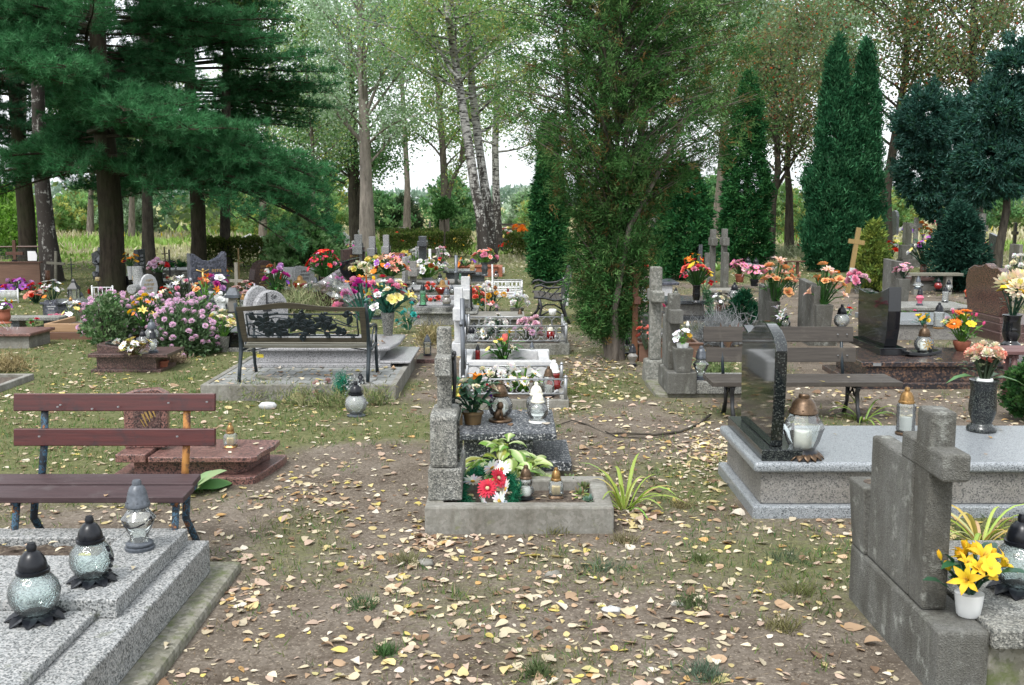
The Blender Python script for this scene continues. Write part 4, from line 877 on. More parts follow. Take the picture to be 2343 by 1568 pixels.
def bloom_mesh(kind,col):
 key=(kind,col)
 if key in _BM:return _BM[key]
 rd=random.Random(hash(kind)%97 if False else len(kind)*7+len(col));m=MB();c=PC[col.split('/')[0]];c2=PC[col.split('/')[1]]if '/' in col else None
 if kind=='rose':
  petals(m,5,.95,.95,25,5,c,'round',0,.1,.25,.2,rd,tip=c2);petals(m,5,.8,.85,50,45,c,'round',.6,.1,.4,.2,rd,tip=c2);petals(m,4,.6,.7,75,85,c,'round',.2,.1,.5,.2,rd);petals(m,3,.5,.5,85,110,tuple(v*.9 for v in c),'round',.9,.05,.5,.2,rd)
 elif kind=='daisy':
  petals(m,15,.9,.30,20,-5,c,'narrow',0,.15,.1,.08,rd,tip=c2);m.lathe([(.26,0.0),(.25,.1),(.12,.17),(.01,.18)],10,col=(.45,.28,.04))
 elif kind=='gerbera':
  petals(m,20,.92,.24,15,-2,c,'narrow',0,.12,.1,.05,rd);petals(m,16,.7,.22,30,12,c,'narrow',.1,.12,.1,.05,rd);petals(m,12,.4,.16,55,35,tuple(v*.7 for v in c),'narrow',0,.1,.1,.05,rd);m.lathe([(.2,.05),(.18,.16),(.01,.2)],10,col=(.55,.5,.3))
 elif kind=='lily':
  petals(m,3,1.15,.50,60,-25,c,'point',0,.04,.25,.1,rd,tip=c2);petals(m,3,1.1,.42,55,-15,c,'point',math.pi/3,.04,.25,.1,rd,tip=c2)
  for i in range(5):m.tube([(0,0,.1),(.1*math.cos(i*1.26),.1*math.sin(i*1.26),.55)],.025,4,col=(.5,.3,.05))
 elif kind=='mum':
  for e,n,l in((-28,12,.5),(-8,14,.55),(12,14,.55),(32,12,.55),(52,10,.5),(72,6,.45),(86,3,.35)):
   petals(m,n,l,.25,e,e+35,c if e<60 or not c2 else c2,'narrow',e*.1,.5*math.cos(R(e)),.3,.15,rd,z0=.45+.45*math.sin(R(e)))
 elif kind=='carn':
  for e,n in((5,9),(28,9),(50,7),(72,5)):petals(m,n,.85,.5,e,e+rd.uniform(-10,20),c,'ruf',e*.3,.08,.5,.25,rd,tip=c2)
 elif kind=='tulip':
  petals(m,3,1.3,.85,62,100,c,'round',0,.1,.5,.1,rd,tip=c2);petals(m,3,1.3,.85,66,98,c,'round',math.pi/3,.08,.5,.1,rd,tip=c2)
 elif kind=='open':
  petals(m,6,.95,.85,30,2,c,'round',0,.08,.2,.15,rd,tip=c2);m.lathe([(.16,.02),(.15,.12),(.02,.2)],9,col=(.06,.05,.05)if col=='white' else(.5,.4,.06))
 elif kind=='spike':
  for k in range(14):
   z=.18*k;petals(m,4,.5*(1-.04*k),.36,55,20,c,'round',k*.9,.05,.3,.3,rd,z0=z)
  m.tube([(0,0,-.4),(0,0,2.6)],.05,5,col=(.1,.2,.05))
 elif kind=='berry':
  m.lathe([(.2,0),(.7,.3),(.85,.8),(.6,1.3),(.1,1.5)],10,col=c)
 me=m.mesh('bloom_'+kind,M['petal'],True);_BM[key]=me;return me
KIND=dict(rose='rose',daisy='daisy',gerbera='gerbera',lily='lily',mum='chrysanthemum',carn='carnation',tulip='tulip',open='bloom',spike='flower_spike',berry='berry')
LEAFS=dict(g=((.03,.10,.02),(.05,.15,.03),(.08,.19,.04)),d=((.015,.06,.03),(.025,.09,.04)),l=((.10,.24,.04),(.16,.30,.06),(.07,.18,.03)),t=((.03,.14,.10),(.05,.2,.15),(.04,.12,.05)),s=((.06,.09,.05),(.10,.13,.07)),b=((.12,.08,.04),(.2,.14,.07),(.09,.10,.04)),p=((.22,.26,.12),(.30,.33,.18)))
POTS={ # radius profiles for width 1 (r=.5) and height 1
 'pot':[(.34,0),(.36,.02),(.44,.78),(.5,.80),(.5,.97),(.46,1),(.42,.93)],'bowl':[(.26,0),(.36,.2),(.46,.6),(.5,.9),(.48,1),(.42,.9)],
 'vase':[(.40,0),(.42,.05),(.30,.12),(.27,.18),(.36,.32),(.44,.5),(.44,.62),(.36,.8),(.38,.92),(.46,.99),(.44,1),(.36,.95)],
 'urn':[(.48,0),(.5,.04),(.47,.09),(.36,.13),(.33,.17),(.40,.27),(.46,.4),(.45,.55),(.42,.75),(.44,.92),(.49,.97),(.48,1),(.40,.97)],
 'cone':[(.30,0),(.31,.02),(.48,.95),(.5,1),(.44,.97)],'cup':[(.36,0),(.4,.05),(.46,.5),(.5,1),(.45,.97)],'basket':[(.36,0),(.44,.15),(.5,.5),(.46,1),(.40,.9)],'tube':[(.42,0),(.45,.03),(.45,.9),(.5,.97),(.46,1),(.4,.95)]}
FG='flower arrangements on the graves'
BQN=[0]
def bouquet(x,y,z,w,h,pot,blooms,label,leaf='g',nleaf=30,lsz=.24,dome=.68,seed=None,name='flower_bouquet',at=None,group=FG,cat='flowers',flat=False,spread=1.0,lean=0.0,lw=.42,gpetal=1.0):
 """w, h: whole width and height in view pixels; pot: None or (shape, material, share of height, share of width)"""
 BQN[0]+=1;rd=random.Random(seed if seed is not None else BQN[0]*13+5)
 p=Vector(at)if at is not None else gp(x,y,z);s=p.y/FP;Wm,Hm=w*s,h*s
 root=thing(name,label,cat,p,rd.uniform(-.3,.3),group);hp=0.0
 if pot:
  sh,mat,fh,fw=pot;hp=Hm*fh;wp=Wm*fw
  sq=6 if sh=='cone4' else None
  m=MB().lathe([(r*wp,q*hp)for r,q in POTS['cone' if sq else sh]],4 if False else 20,sq=sq)
  o=m.build({'pot':'pot','bowl':'bowl','vase':'vase','urn':'vase','cone':'vase','cone4':'vase','cup':'cup','basket':'basket','tube':'vase'}[sh],M[mat],root);autosmooth(o,45)
 top=Hm-hp;spots=[];blooms=[(b[0],b[1],b[2]if b[2]<3 else round(b[2]*1.3),b[3])for b in blooms];tot=sum(b[2]for b in blooms);fm=MB();k=0
 order=[b for b in blooms for _ in range(b[2])];rd.shuffle(order)
 for b in order:
  t=(k+.5)/tot;a=k*2.39996+rd.uniform(-.7,.7);k+=1;rad=math.sqrt(t)*spread
  q=Vector((math.cos(a)*rad*Wm*.46+lean*Wm,math.sin(a)*rad*Wm*.46*(.8 if flat else.9),hp+top*((1-dome)+dome*math.sqrt(max(0,1-min(1,rad)**2)))*rd.uniform(.66,1.10)-(b[3]*Wm*.25 if not flat else 0)))
  if flat:q.z=hp+top*rd.uniform(.45,.85)
  d=(Vector((q.x-lean*Wm,q.y,(q.z-hp)*.55+.22*Wm))+Vector((rd.gauss(0,.3),rd.gauss(0,.3),rd.gauss(0,.15)))*Wm*.5).normalized();sc=b[3]*Wm*.52*rd.uniform(.62,1.1)
  if b[0]in('spike','tulip'):d=(d+Vector((0,0,1.2))).normalized()
  rot=d.to_track_quat('Z','Y').to_euler();rot.rotate_axis('Z',rd.uniform(0,6))
  link(KIND[b[0]],bloom_mesh(b[0],b[1]),root,q,rot,sc);spots.append(q)
  m0=Vector((q.x*.12,q.y*.12,hp*.92));fm.tube([m0,m0.lerp(q,.55)+Vector((0,0,.06*top)),q],[.006*max(.5,Wm/.3)]*3,4,col=LEAFS[leaf][0],cap=False)
 lc=LEAFS[leaf]
 for i in range(int(nleaf*1.5)):
  a=rd.uniform(0,6.283);e=rd.uniform(.1,1.25);r0=rd.uniform(.02,.32)*Wm;z0=hp+top*rd.uniform(.02,.68)
  d=Vector((math.cos(a)*math.cos(e),math.sin(a)*math.cos(e),math.sin(e)*.8));c=lc[rd.randrange(len(lc))];c=tuple(v*rd.uniform(.8,1.2)for v in c)
  L=Wm*lsz*rd.uniform(.7,1.3);fm.leafy((math.cos(a)*r0+lean*Wm*.5,math.sin(a)*r0,z0),d,(0,0,1),L,L*lw,c,.25,.35)
 fm.build('foliage',M['plastic_leaf' if leaf in 'gldt' else 'leaf'],root,True)
 return root

# ------------------------------------------------------------------ stones
def grave(label,x,y,boxes,name='grave',cat='grave',at=None,group='graves',z=0.0,footm=True):
 """boxes: (part, x0, y0, z0, x1, y1, z1, material, bevel) measured from the near left corner"""
 p=Vector(at)if at is not None else gp(x,y,z);root=thing(name,label,cat,p,0,group)
 X=[b[1]for b in boxes]+[b[4]for b in boxes];Yy=[b[2]for b in boxes]+[b[5]for b in boxes]
 if footm:foot(p.x+min(X),p.y+min(Yy),p.x+max(X),p.y+max(Yy))
 for b in boxes:
  m=MB()
  bv=b[8]if len(b)>8 else.006
  m.box(*b[1:7]);m.build(b[0],M[b[7]],root,bevel=bv)
 return root
def frame(root,part,x0,y0,z0,x1,y1,z1,t,mat,bevel=.008): # a kerb of four stones, one mesh, butted
 m=MB();m.box(x0,y0,z0,x1,y0+t,z1);m.box(x0,y1-t,z0,x1,y1,z1);m.box(x0,y0+t,z0,x0+t,y1-t,z1);m.box(x1-t,y0+t,z0,x1,y1-t,z1)
 return m.build(part,M[mat],root,bevel=bevel)
def stone(root,part,poly,x0,x1,mat,bevel=.006,smooth=False,plane='yz'):
 o=MB().prism(poly,x0,x1,plane).build(part,M[mat],root,bevel=bevel);return o
def arch(w,h,n=10,rise=.5): # (p, q) outline, foot at 0, centred
 r=w/2;return[(-r,0),(r,0),(r,h-r*rise)]+[(r*math.cos(math.pi*k/n),h-r*rise+r*rise*math.sin(math.pi*k/n))for k in range(1,n)]+[(-r,h-r*rise)]
def tcross(root,x,y,z0,z1,arm,w,t,mat,frac=.68,bar=None,bevel=.006,axis='y'): # upright and crossbar of a stone cross standing in the y-z plane
 zc=z0+(z1-z0)*frac;bar=bar or w
 if axis=='y':
  MB().box(x-t/2,y-w/2,z0,x+t/2,y+w/2,z1).build('upright',M[mat],root,bevel=bevel)
  MB().box(x-t/2-.003,y-arm,zc-bar/2,x+t/2+.003,y+arm,zc+bar/2).build('crossbar',M[mat],root,bevel=bevel)
 else:
  MB().box(x-w/2,y-t/2,z0,x+w/2,y+t/2,z1).build('upright',M[mat],root,bevel=bevel)
  MB().box(x-arm,y-t/2-.003,zc-bar/2,x+arm,y+t/2+.003,zc+bar/2).build('crossbar',M[mat],root,bevel=bevel)
def cross(label,x,y,z,hp,arm,w,t,mat,frac=.68,axis='y',lean=0,name='grave_cross',group='crosses on the graves',at=None,bevel=.004,rz=0):
 p=Vector(at)if at is not None else gp(x,y,z);h=px(hp,p.y);root=thing(name,label,'cross',p,rz,group);root.rotation_euler=(0,lean,rz)
 tcross(root,0,0,-.02,h,arm,w,t,mat,frac,None,bevel,axis);return root
def text_mesh(root,part,body,size,mat,loc,rot,depth=.002,bold=0):
 c=bpy.data.curves.new(part,'FONT');c.body=body;c.size=size;c.align_x='CENTER';c.extrude=depth;c.offset=bold;c.resolution_u=2
 tmp=bpy.data.objects.new('tmp_text',c);COL.objects.link(tmp);bpy.context.view_layer.update()
 me=bpy.data.meshes.new_from_object(tmp.evaluated_get(bpy.context.evaluated_depsgraph_get()));bpy.data.objects.remove(tmp);me.materials.clear();me.materials.append(M[mat])
 return link(part,me,root,loc,rot)
def letters(root,part,lines,x,y0,y1,z1,lh,mat,seed,t=.003): # worn, unreadable raised lettering: rows of short strokes
 rd=random.Random(seed);m=MB()
 for i in range(lines):
  z=z1-i*lh;w=(y1-y0)*rd.uniform(.55,1);y=(y0+y1)/2-w/2
  while y<(y0+y1)/2+w/2:
   q=lh*rd.uniform(.18,.34);m.box(x,y,z-lh*.55*rd.uniform(.8,1.1),x+t,y+q*.45,z);m.box(x,y,z-lh*.1,x+t*.9,y+q,z-.001)if rd.random()<.6 else None;y+=q*1.35
 return m.build(part,M[mat],root)
def BX(root,part,mat,*a,b=.006):return MB().box(*a).build(part,M[mat],root,bevel=b)
def TB(root,part,mat,*a,s=1):return MB().tube(*a).build(part,M[mat],root,s)
# ------------------------------------------------------------------ near left: terrazzo grave, red bench, small red grave
g=thing('grave','long grey terrazzo grave with a leaf-strewn planting bed and three glass lanterns along its edge','grave',(-1.47,2.9,0),0,'graves')
foot(-4.5,2.5,-1.34,4.96)
L_=Vector(g.location)
def wbox(root,part,b,mat,bevel=.006):
 o=root.location;m=MB().box(b[0]-o.x,b[1]-o.y,b[2],b[3]-o.x,b[4]-o.y,b[5]);return m.build(part,M[mat],root,bevel=bevel)
wbox(g,'plinth',(-4.5,2.5,-.1,-1.335,4.96,.05),'concrete_mossy',.02)
wbox(g,'wall',(-4.4,2.55,.05,-1.44,4.79,.21),'terrazzo',.008)
wbox(g,'lower_slab',(-4.3,2.7,.21,-1.60,3.84,.245),'terrazzo',.008)
m=MB();o=Vector((1.47,-2.9,0))
for b in((-4.3,3.843,.21,-2.75,4.74,.285),(-1.80,3.843,.21,-1.525,4.74,.285),(-2.75,4.60,.21,-1.80,4.74,.285),(-2.75,3.843,.21,-1.80,4.36,.285)):
 m.box(b[0]+o.x,b[1]+o.y,b[2],b[3]+o.x,b[4]+o.y,b[5])
m.build('upper_frame',M['terrazzo'],g,bevel=.006)
m=MB();rd=random.Random(4)
n=12;vs=[];fs=[]
for j in range(n):
 for i in range(n*2):vs.append((-2.75+.95*i/(n*2-1)+1.47,4.36+.24*j/(n-1)-2.9,.235+.02*rd.random()))
for j in range(n-1):
 for i in range(n*2-1):a=j*n*2+i;fs.append((a,a+1,a+1+n*2,a+n*2))
m.add(vs,fs);m.build('soil_bed',M['soil'],g)
def loose_leaves(spots,seed,label,zs=0.0): # a few counted leaves lying on a stone
 pass
la=lantern(82,1416,.245,188,'globe','black','crackle','black','crackled glass globe lantern with a black cap, nearest on the terrazzo grave',candle=None);leaf_base(la,px(188,la.location.y))
lb=lantern(212,1330,.285,160,'globe','black','crackle','black','crackled glass globe lantern with a black leaf garland, mid terrazzo grave',candle=None);hb=px(160,lb.location.y);leaf_base(lb,hb)
m=MB();rd=random.Random(9)
for k in range(11):
 a=-.6;e=-1.0+k*.16;p=Vector((.31*math.cos(e),-.10*math.cos(e),.36+.30*math.sin(e)))*hb;m.leafy(p,(.6,rd.uniform(-.6,.6),rd.uniform(-.4,.8)),(0,-1,0),.07*hb,.06*hb,(1,1,1),.2,.1)
m.build('leaf_garland',M['black'],lb)
lc_=lantern(320,1256,.285,168,'vase','grey','clear','grey','tall amphora-shaped clear lantern with a pewter cap and handle on the terrazzo grave',rot=-.4,candle=None);hc=px(168,lc_.location.y)
for s in(0,1):
 m=MB();rr=[(.19,-.06,.44),(.235,.0,.50),(.225,.02,.43),(.19,.015,.38)]if not s else[(-.05,-.235,.395),(.05,-.232,.375),(.14,-.19,.385),(.20,-.10,.42)]
 m.tube([Vector(p)*hc for p in rr],.014*hc,6);m.build('handle',M['black'],lc_,True)

# red bench
b=thing('wooden_bench','low bench with dark red varnished planks and flaking blue iron legs beside the terrazzo grave','bench',(-2.0,4.9,0),0,'benches')
def plank(root,name,x0,x1,y0,z0,y1,z1,t,mat,bevel=.004): # board between two edges (y0,z0)-(y1,z1), thickness t to +normal
 d=Vector((0,y1-y0,z1-z0));n=Vector((0,-d.z,d.y)).normalized()*t;P=[(y0,z0),(y1,z1),(y1+n.y,z1+n.z),(y0+n.y,z0+n.z)]
 return MB().prism(P,x0,x1,'yz').build(name,M[mat],root,bevel=bevel)
plank(b,'backrest',-.475,.525,.155,.69-.085,.165,.69,-.028,'bench_red');plank(b,'backrest',-.48,.522,.185,.775,.20,.862,-.028,'bench_red')
plank(b,'seat',-.80,.462,-.02,.432,.118,.445,.03,'bench_seat');plank(b,'seat',-.82,.475,-.205,.418,-.035,.428,.03,'bench_seat')
for x,mt in((-.335,'iron_flaky'),(.375,'iron_rust')):
 MB().tube([(x,.12,.40),(x,.19,.62),(x,.225,.84)],.019,8).build('post',M['iron_rust' if x>0 else 'iron_flaky'],b,True)
for x in(-.33,.42):
 TB(b,'leg','iron_flaky',[(x,-.14,.415),(x,-.18,.28),(x,-.20,.12),(x,-.245,0)],[.018,.017,.017,.02],8)
 TB(b,'leg','iron_flaky',[(x-.03,.12,.41),(x-.03,.08,.26),(x,.16,.1),(x+.02,.2,0)],[.02,.019,.018,.02],8)
 BX(b,'bracket','iron_flaky',x-.02,-.17,.395,x+.015,.15,.417,b=.003)
m=MB()
for i,(xx,zz)in enumerate(((-.25,.80),(-.235,.81),(.05,.80),(-.08,.79),(.30,.82),(.49,.825),(-.33,.66),(.35,.66))):m.lathe([(.006,-.003),(.006,.003)],8,(xx,.168 if zz>.7 else.125,zz))
m.build('bolts',M['silver'],b)

# small red granite grave
gr=thing('grave','small red granite grave with a curved slab behind the red bench','grave',(-2.6,6.53,0),0,'graves');foot(-2.6,6.5,-1.58,7.15)
stone(gr,'base',[(0,0),(.88,0),(.94,.02),(1.02,.5),(1.02,.62),(0,.62)],-.03,.05,'granite_red',.008,plane='xy')
MB().prism([(.14,.08),(.80,.08),(.86,.14),(.90,.40),(.93,.50),(.14,.52)],.05,.145,'xy').build('plinth',M['granite_red'],gr,bevel=.004)
MB().prism([(.26,.0),(.93,.0),(.955,.03),(.955,.13),(.97,.22),(1.0,.34),(1.0,.5),(.26,.54)],.147,.182,'xy').build('slab',M['granite_red'],gr,bevel=.005)
BX(gr,'pedestal','granite_red',.05,.0,.146,.245,.50,.20)
hsr=MB().prism([(-.14,0),(.13,0),(.145,.36),(.08,.395),(-.06,.385),(-.14,.36)],-.04,.04,'xz').build('headstone',M['granite_red'],gr,bevel=.008,loc=(.19,.22,.2));hsr.rotation_euler=(0,0,.12)
pl=MB().prism([(-.075,.08),(.09,.08),(.10,.31),(-.08,.31)],-.044,-.0405,'xz').build('inscription',M['granite_plum'],hsr)
m=MB()
for k in range(9):m.obox((-.02+.009*k,-.046,.17+.010*k+.02*(k%2)),(.002,0,.002),(0,.0015,0),(-.012,0,.024+.008*(k%3)))
m.build('gold_writing',M['gold'],hsr)
lantern(528,1023,.182,58,'square','brass','clear','brass','small square glass lantern with a brass cap on the red granite slab',candle='wax_yellow')
def plant(name,label,x,y,z,leaves,L,wd,col,seed,e=(.5,1.3),fold=.3,droop=.5,mat='leaf',stripe=None,cat='plant',r0=.02,at=None,zs=0.0,group='plants beside the graves'):
 """rosette of broad or strap leaves"""
 rd=random.Random(seed);p=Vector(at)if at is not None else gp(x,y,z);root=thing(name,label,cat,p,0,group);m=MB()
 for i in range(leaves):
  a=i*2.4+rd.uniform(-.4,.4);el=rd.uniform(*e);l=L*rd.uniform(.65,1.15);c=col[rd.randrange(len(col))];c=tuple(v*rd.uniform(.85,1.15)for v in c)
  d=Vector((math.cos(a)*math.cos(el),math.sin(a)*math.cos(el),math.sin(el)));s=Vector((-math.sin(a),math.cos(a),0));pts=[]
  q=Vector((math.cos(a),math.sin(a),0))*r0*rd.random();q.z+=zs*rd.random()*(1-.6*q.length/max(r0,.01));n=8;A=[];C=[]
  prof=[.25,.3,.6,.95,1,.85,.55,.05]if wd/L>.2 else[.6,.9,1,1,.95,.8,.55,.05]
  for k in range(n):
   hw=wd*prof[k]*.5*(l/L);nn=s.cross(d)
   A+=[q-s*hw+nn*hw*fold,q-s*hw*.4+nn*hw*fold*.3,q,q+s*hw*.4+nn*hw*fold*.3,q+s*hw+nn*hw*fold]
   q=q+d*l/(n-1);d=(d+Vector((0,0,-1))*droop*(2.2/n)*(.4+k/n*1.2)).normalized()
   if q.z<.01:q.z=.01;d.z=max(d.z,0);
  n0=len(m.v);m.add(A,[(j*5+k,j*5+k+1,j*5+k+6,j*5+k+5)for j in range(n-1)for k in range(4)],c)
  if stripe:
   for j in range(n):m.c[n0+j*5+2]=stripe;m.c[n0+j*5+1]=tuple((u+v)/2 for u,v in zip(stripe,c))
 m.build('leaves',M[mat],root,True);return root
plant('broadleaf_plant','pale green broad-leaved plant growing behind the red bench seat',418,1128,0,9,.30,.22,((.14,.26,.10),(.18,.32,.13),(.24,.34,.15)),5,(.3,1.1),.25,.9)

# ------------------------------------------------------------------ middle: child's grave with the concrete cross
c0=Vector((-.48,5.535,0));g=thing('grave','small concrete grave with a tall cross stele and flower-filled kerb, front of the middle row','grave',c0,0,'graves');foot(-.48,5.53,.57,6.22)
frame(g,'kerb',0,0,-.05,1.04,.66,.15,.10,'concrete',.012)
BX(g,'soil_bed','soil',.10,.10,-.02,.94,.56,.085,b=0)
BX(g,'pedestal','aggregate',.012,.12,.15,.20,.60,.33,b=.008)
MB().prism([(.14,.33),(.52,.33),(.52,.60),(.44,.64),(.22,.645),(.14,.625)],.022,.175,'yz').build('stele',M['aggregate'],g,bevel=.02)
BX(g,'inscription_plate','granite_black',.176,.155,.36,.188,.505,.60,b=.002)
cr=BX(g,'cross_upright','aggregate',.055,.285,.63,.135,.365,1.105,b=.01)
BX(g,'crossbar','aggregate',.051,.155,.845,.139,.495,.955,b=.01)
fig=MB();fig.tube([(.15,.325,.93),(.152,.325,.82),(.15,.33,.70)],[.012,.014,.008],8);fig.tube([(.15,.24,.95),(.152,.325,.925),(.15,.41,.95)],.007,6);fig.lathe([(.005,0),(.014,.012),(.012,.028),(.003,.036)],8,(.152,.325,.932))
fig.build('metal_figure',M['iron_black'],g,True)
# wreath of green tinsel with gerberas and white daisies
w0=ap(1118,1120,5.78);w0.z=.17;wr=thing('wreath','green tinsel wreath with two red gerberas and white daisies leaning on the cross stele','wreath',w0,0,FG)
rng=np.random.default_rng(4);n=4600;a=rng.random(n)*6.283;tilt=Matrix.Rotation(R(38),3,'X')
ring=np.stack([np.cos(a)*.155,np.sin(a)*.15,np.zeros(n)],1);ring=ring@np.array(tilt).T
link('tinsel',blades('tinsel',ring+rng.normal(size=(n,3))*.013,rng.normal(size=(n,3)),.045,.004,tint(n,((.014,.12,.06),(.025,.17,.09),(.01,.08,.04)),rng,.2),M['needle'],rng=rng,kind='needle'),wr)
for k,(x,y,z,kd,cl,sc)in enumerate(((-.005,-.05,.03,'gerbera','crimson',.06),(.055,.0,.075,'gerbera','crimson',.062),(-.02,-.14,-.05,'daisy','white',.058),(-.09,-.01,.06,'daisy','white',.05),(.02,.06,.12,'daisy','white',.055),(.10,-.03,.02,'daisy','white',.055),(.075,.07,.11,'daisy','white',.05),(.06,-.10,-.03,'daisy','white',.052))):
 o=link(KIND[kd],bloom_mesh(kd,cl),wr,(x,y,z),(R(50+8*(k%3)),R(-12+9*(k%4)),k),sc)
lantern(1203,1142,.085,82,'waist','bronze','clear','black','round clear lantern with a black-rimmed bronze cap standing beside the tinsel wreath',at=gp(1203,1142,.085))
lantern(1272,1138,.085,72,'square','brass','clear','bronze','short square glass lantern with a brass cap between wreath and houseleeks',candle='wax_yellow')
hp_=gp(1150,1085,.085);
plant('hosta_plant','hosta with white-streaked green leaves behind the wreath',0,0,0,110,.17,.085,((.17,.30,.05),(.24,.38,.07),(.14,.25,.05),(.34,.38,.07)),8,(-.1,1.0),.35,1.5,stripe=(.62,.66,.40),at=(-.03,6.33,.05),r0=.24,zs=.30)
plant('daylily_plant','yellow-green strap-leaved daylily at the end of the small kerb',1428,1165,0,26,.40,.022,((.24,.34,.06),(.30,.40,.09),(.20,.30,.06),(.36,.36,.12)),9,(.55,1.3),.4,1.2,r0=.05)
for i,(x,y)in enumerate(((1312,1110),(1338,1118),(1328,1132),(1345,1150),(1300,1100))):
 plant('houseleek_plant',['reddish houseleek rosette farthest along the kerb bed','green houseleek rosette in the middle of the kerb bed','green houseleek rosette beside the brass-capped square lantern','grey-green houseleek rosette on the kerb corner','small red-tipped houseleek rosette touching the leaves'][i],x,y,.11,22,.045,.02,((.12,.17,.06),(.16,.22,.10),(.24,.16,.09))if i!=3 else((.12,.2,.15),(.16,.25,.18)),20+i,(.2,1.3),.3,-.2,r0=.01)
# dark terrazzo grave behind
c0=Vector((-.36,6.50,0));g=thing('grave','dark speckled terrazzo slab grave behind the small cross grave','grave',c0,0,'graves');foot(-.36,6.45,.40,7.3)
BX(g,'plinth','concrete',-.02,.0,-.03,.64,.80,.08,b=.01);BX(g,'step','terrazzo_dark',.50,.06,.082,.745,.70,.145)
BX(g,'wall','terrazzo_dark',.05,.07,.085,.495,.73,.295);BX(g,'slab','terrazzo_dark',-.02,.0,.297,.645,.76,.35,b=.008)
BX(g,'headstone','granite_black',-.05,.1,.352,-.005,.66,.60)
bouquet(1082,970,.35,128,132,('pot','pot_brown',.23,.40),[('lily','orange/gold',2,.42),('lily','lemon/orange',2,.44),('rose','cream',3,.26),('open','purple',1,.2)],'brown plastic pot of variegated leaves with an orange-yellow lily on the dark terrazzo slab','d',46,.30,seed=3)
l_=lantern(1145,960,.35,92,'globe','bronze','clear','bronze','big glass globe lantern with a bronze cap and a bronze lion figure in front');hl=px(92,l_.location.y)
m=MB();m.tube([(-.10,-.36,.10),(-.07,-.36,.22),(-.02,-.355,.34)],[.085,.08,.065],10);m.tube([(.06,-.37,.06),(.04,-.38,.24),(.0,-.37,.36)],[.028,.03,.04],8);m.tube([(.13,-.33,.06),(.02,-.34,.12),(-.1,-.35,.12)],[.03,.06,.06],8);m.lathe([(.02,.33),(.075,.36),(.09,.42),(.075,.49),(.03,.52)],10,(.0,-.36,0));m.lathe([(.30,0),(.3,.05),(.24,.07)],16,(0,-.2,0))
m.v=[tuple(Vector(v)*hl)for v in m.v];m.build('lion_figure',M['bronze'],l_,True)
lantern(1230,967,.35,78,'globe','cream','clear','white','clear round lantern, cream cap and white foot, front one of two on dark slab',candle=None)
l_=lantern(1227,950,.35,78,'globe','cream','clear','white','cream-capped clear lantern with white bead handle, rear one of two on the dark slab',candle=None)
m=MB();[m.lathe([(.004,-.035),(.035,0),(.004,.035)],8,(.35,-.03,.15+.07*k))for k in range(6)];m.v=[tuple(Vector(v)*px(78,l_.location.y))for v in m.v];m.build('bead_handle',M['white'],l_,True)

# ------------------------------------------------------------------ fenced graves of the middle row
def rail_fence(root,x0,x1,y,z0,z1,mat,style,n,posts=True,r=.009):
 """a side of the low metal grave fence in the x direction: rails, posts and scroll work"""
 rr=MB().tube([(x0,y,z1),(x1,y,z1)],r,6).tube([(x0,y,z0),(x1,y,z0)],r,6)
 rr.build('rails',M[mat],root,True);sc=MB();w=(x1-x0)/n;h=z1-z0
 for i in range(n):
  c=x0+w*(i+.5)
  if style=='scroll':
   for sg in(-1,1):
    pts=[(c+sg*w*.48,y,z1-h*.04),(c+sg*w*.28,y,z1-h*.12),(c+sg*w*.20,y,z1-h*.40),(c+sg*w*.34,y,z0+h*.45),(c+sg*w*.42,y,z0+h*.2),(c+sg*w*.26,y,z0+h*.03),(c+sg*w*.06,y,z0+h*.12),(c+sg*.004,y,z0+h*.3)]
    sc.tube(pts,r*.6,5)
  elif style=='ring':
   rd_=min(w*.5,h*.5);sc.tube([(c+rd_*math.cos(a),y,(z0+z1)/2+rd_*math.sin(a))for a in np.linspace(0,6.283,17)],r*.6,5)
  elif style=='arcs':
   sc.tube([(c+w*.55*math.cos(a),y,z1-h*.48+h*.46*math.sin(a))for a in np.linspace(-.9,math.pi+.9,15)],r*.6,5)
   sc.tube([(c+w*.5+w*.42*math.cos(a),y,z0+h*.30+h*.28*math.sin(a))for a in np.linspace(math.pi,2*math.pi,9)],r*.6,5)if i<n-1 else None
  elif style=='bars':sc.tube([(c,y,z0),(c,y,z1)],r*.7,5)
 sc.build('scrollwork',M[mat],root,True)
 if posts:
  for x in(x0,x1):MB().tube([(x,y,z0-.05),(x,y,z1+.025)],r*1.7,8).lathe([(.002,.04),(r*2.1,.025),(r*2.1,.015)],8,(x,y,z1)).build('post',M[mat],root,True)
c0=Vector((-.46,9.05,0));g=thing('grave','low grave inside a silver scroll fence, behind the dark terrazzo slab','grave',c0,0,'graves');foot(-.46,9.05,.52,9.9)
frame(g,'kerb',0,0,-.05,.965,.84,.075,.07,'concrete',.01);BX(g,'soil_bed','soil',.07,.07,-.02,.895,.77,.03,b=0)
f=thing('grave_fence','silver scroll fence round the front fenced grave','fence',c0+Vector((0,0,.075)),0,'metal grave fences')
rail_fence(f,.03,.935,.035,.05,.18,'silver','scroll',6);rail_fence(f,.03,.935,.805,.05,.18,'silver','arcs',7)
pipe=thing('grave_cross','grey steel pipe cross at the head of the front fenced grave','cross',gp(1060,905,.075),0,'crosses on the graves');zt=ap(1056,683,pipe.location.y).z
TB(pipe,'upright','steel',[(0,0,-.1),(-.004,0,zt-.075)],.020,12);TB(pipe,'crossbar','steel',[(-.004,-.25,zt-.28),(-.004,.25,zt-.28)],.020,12)
MB().tube([(.03,0,zt-.22),(.035,0,zt-.4)],[.012,.008],6).box(.022,-.06,.25,.03,.06,.42).build('metal_figure',M['steel'],pipe,True)
bouquet(1130,893,.04,110,62,None,[('mum','white',5,.26),('daisy','white',5,.24),('carn','cream',3,.22)],'bunch of white chrysanthemums at the left inside the scroll fence','s',20,.2)
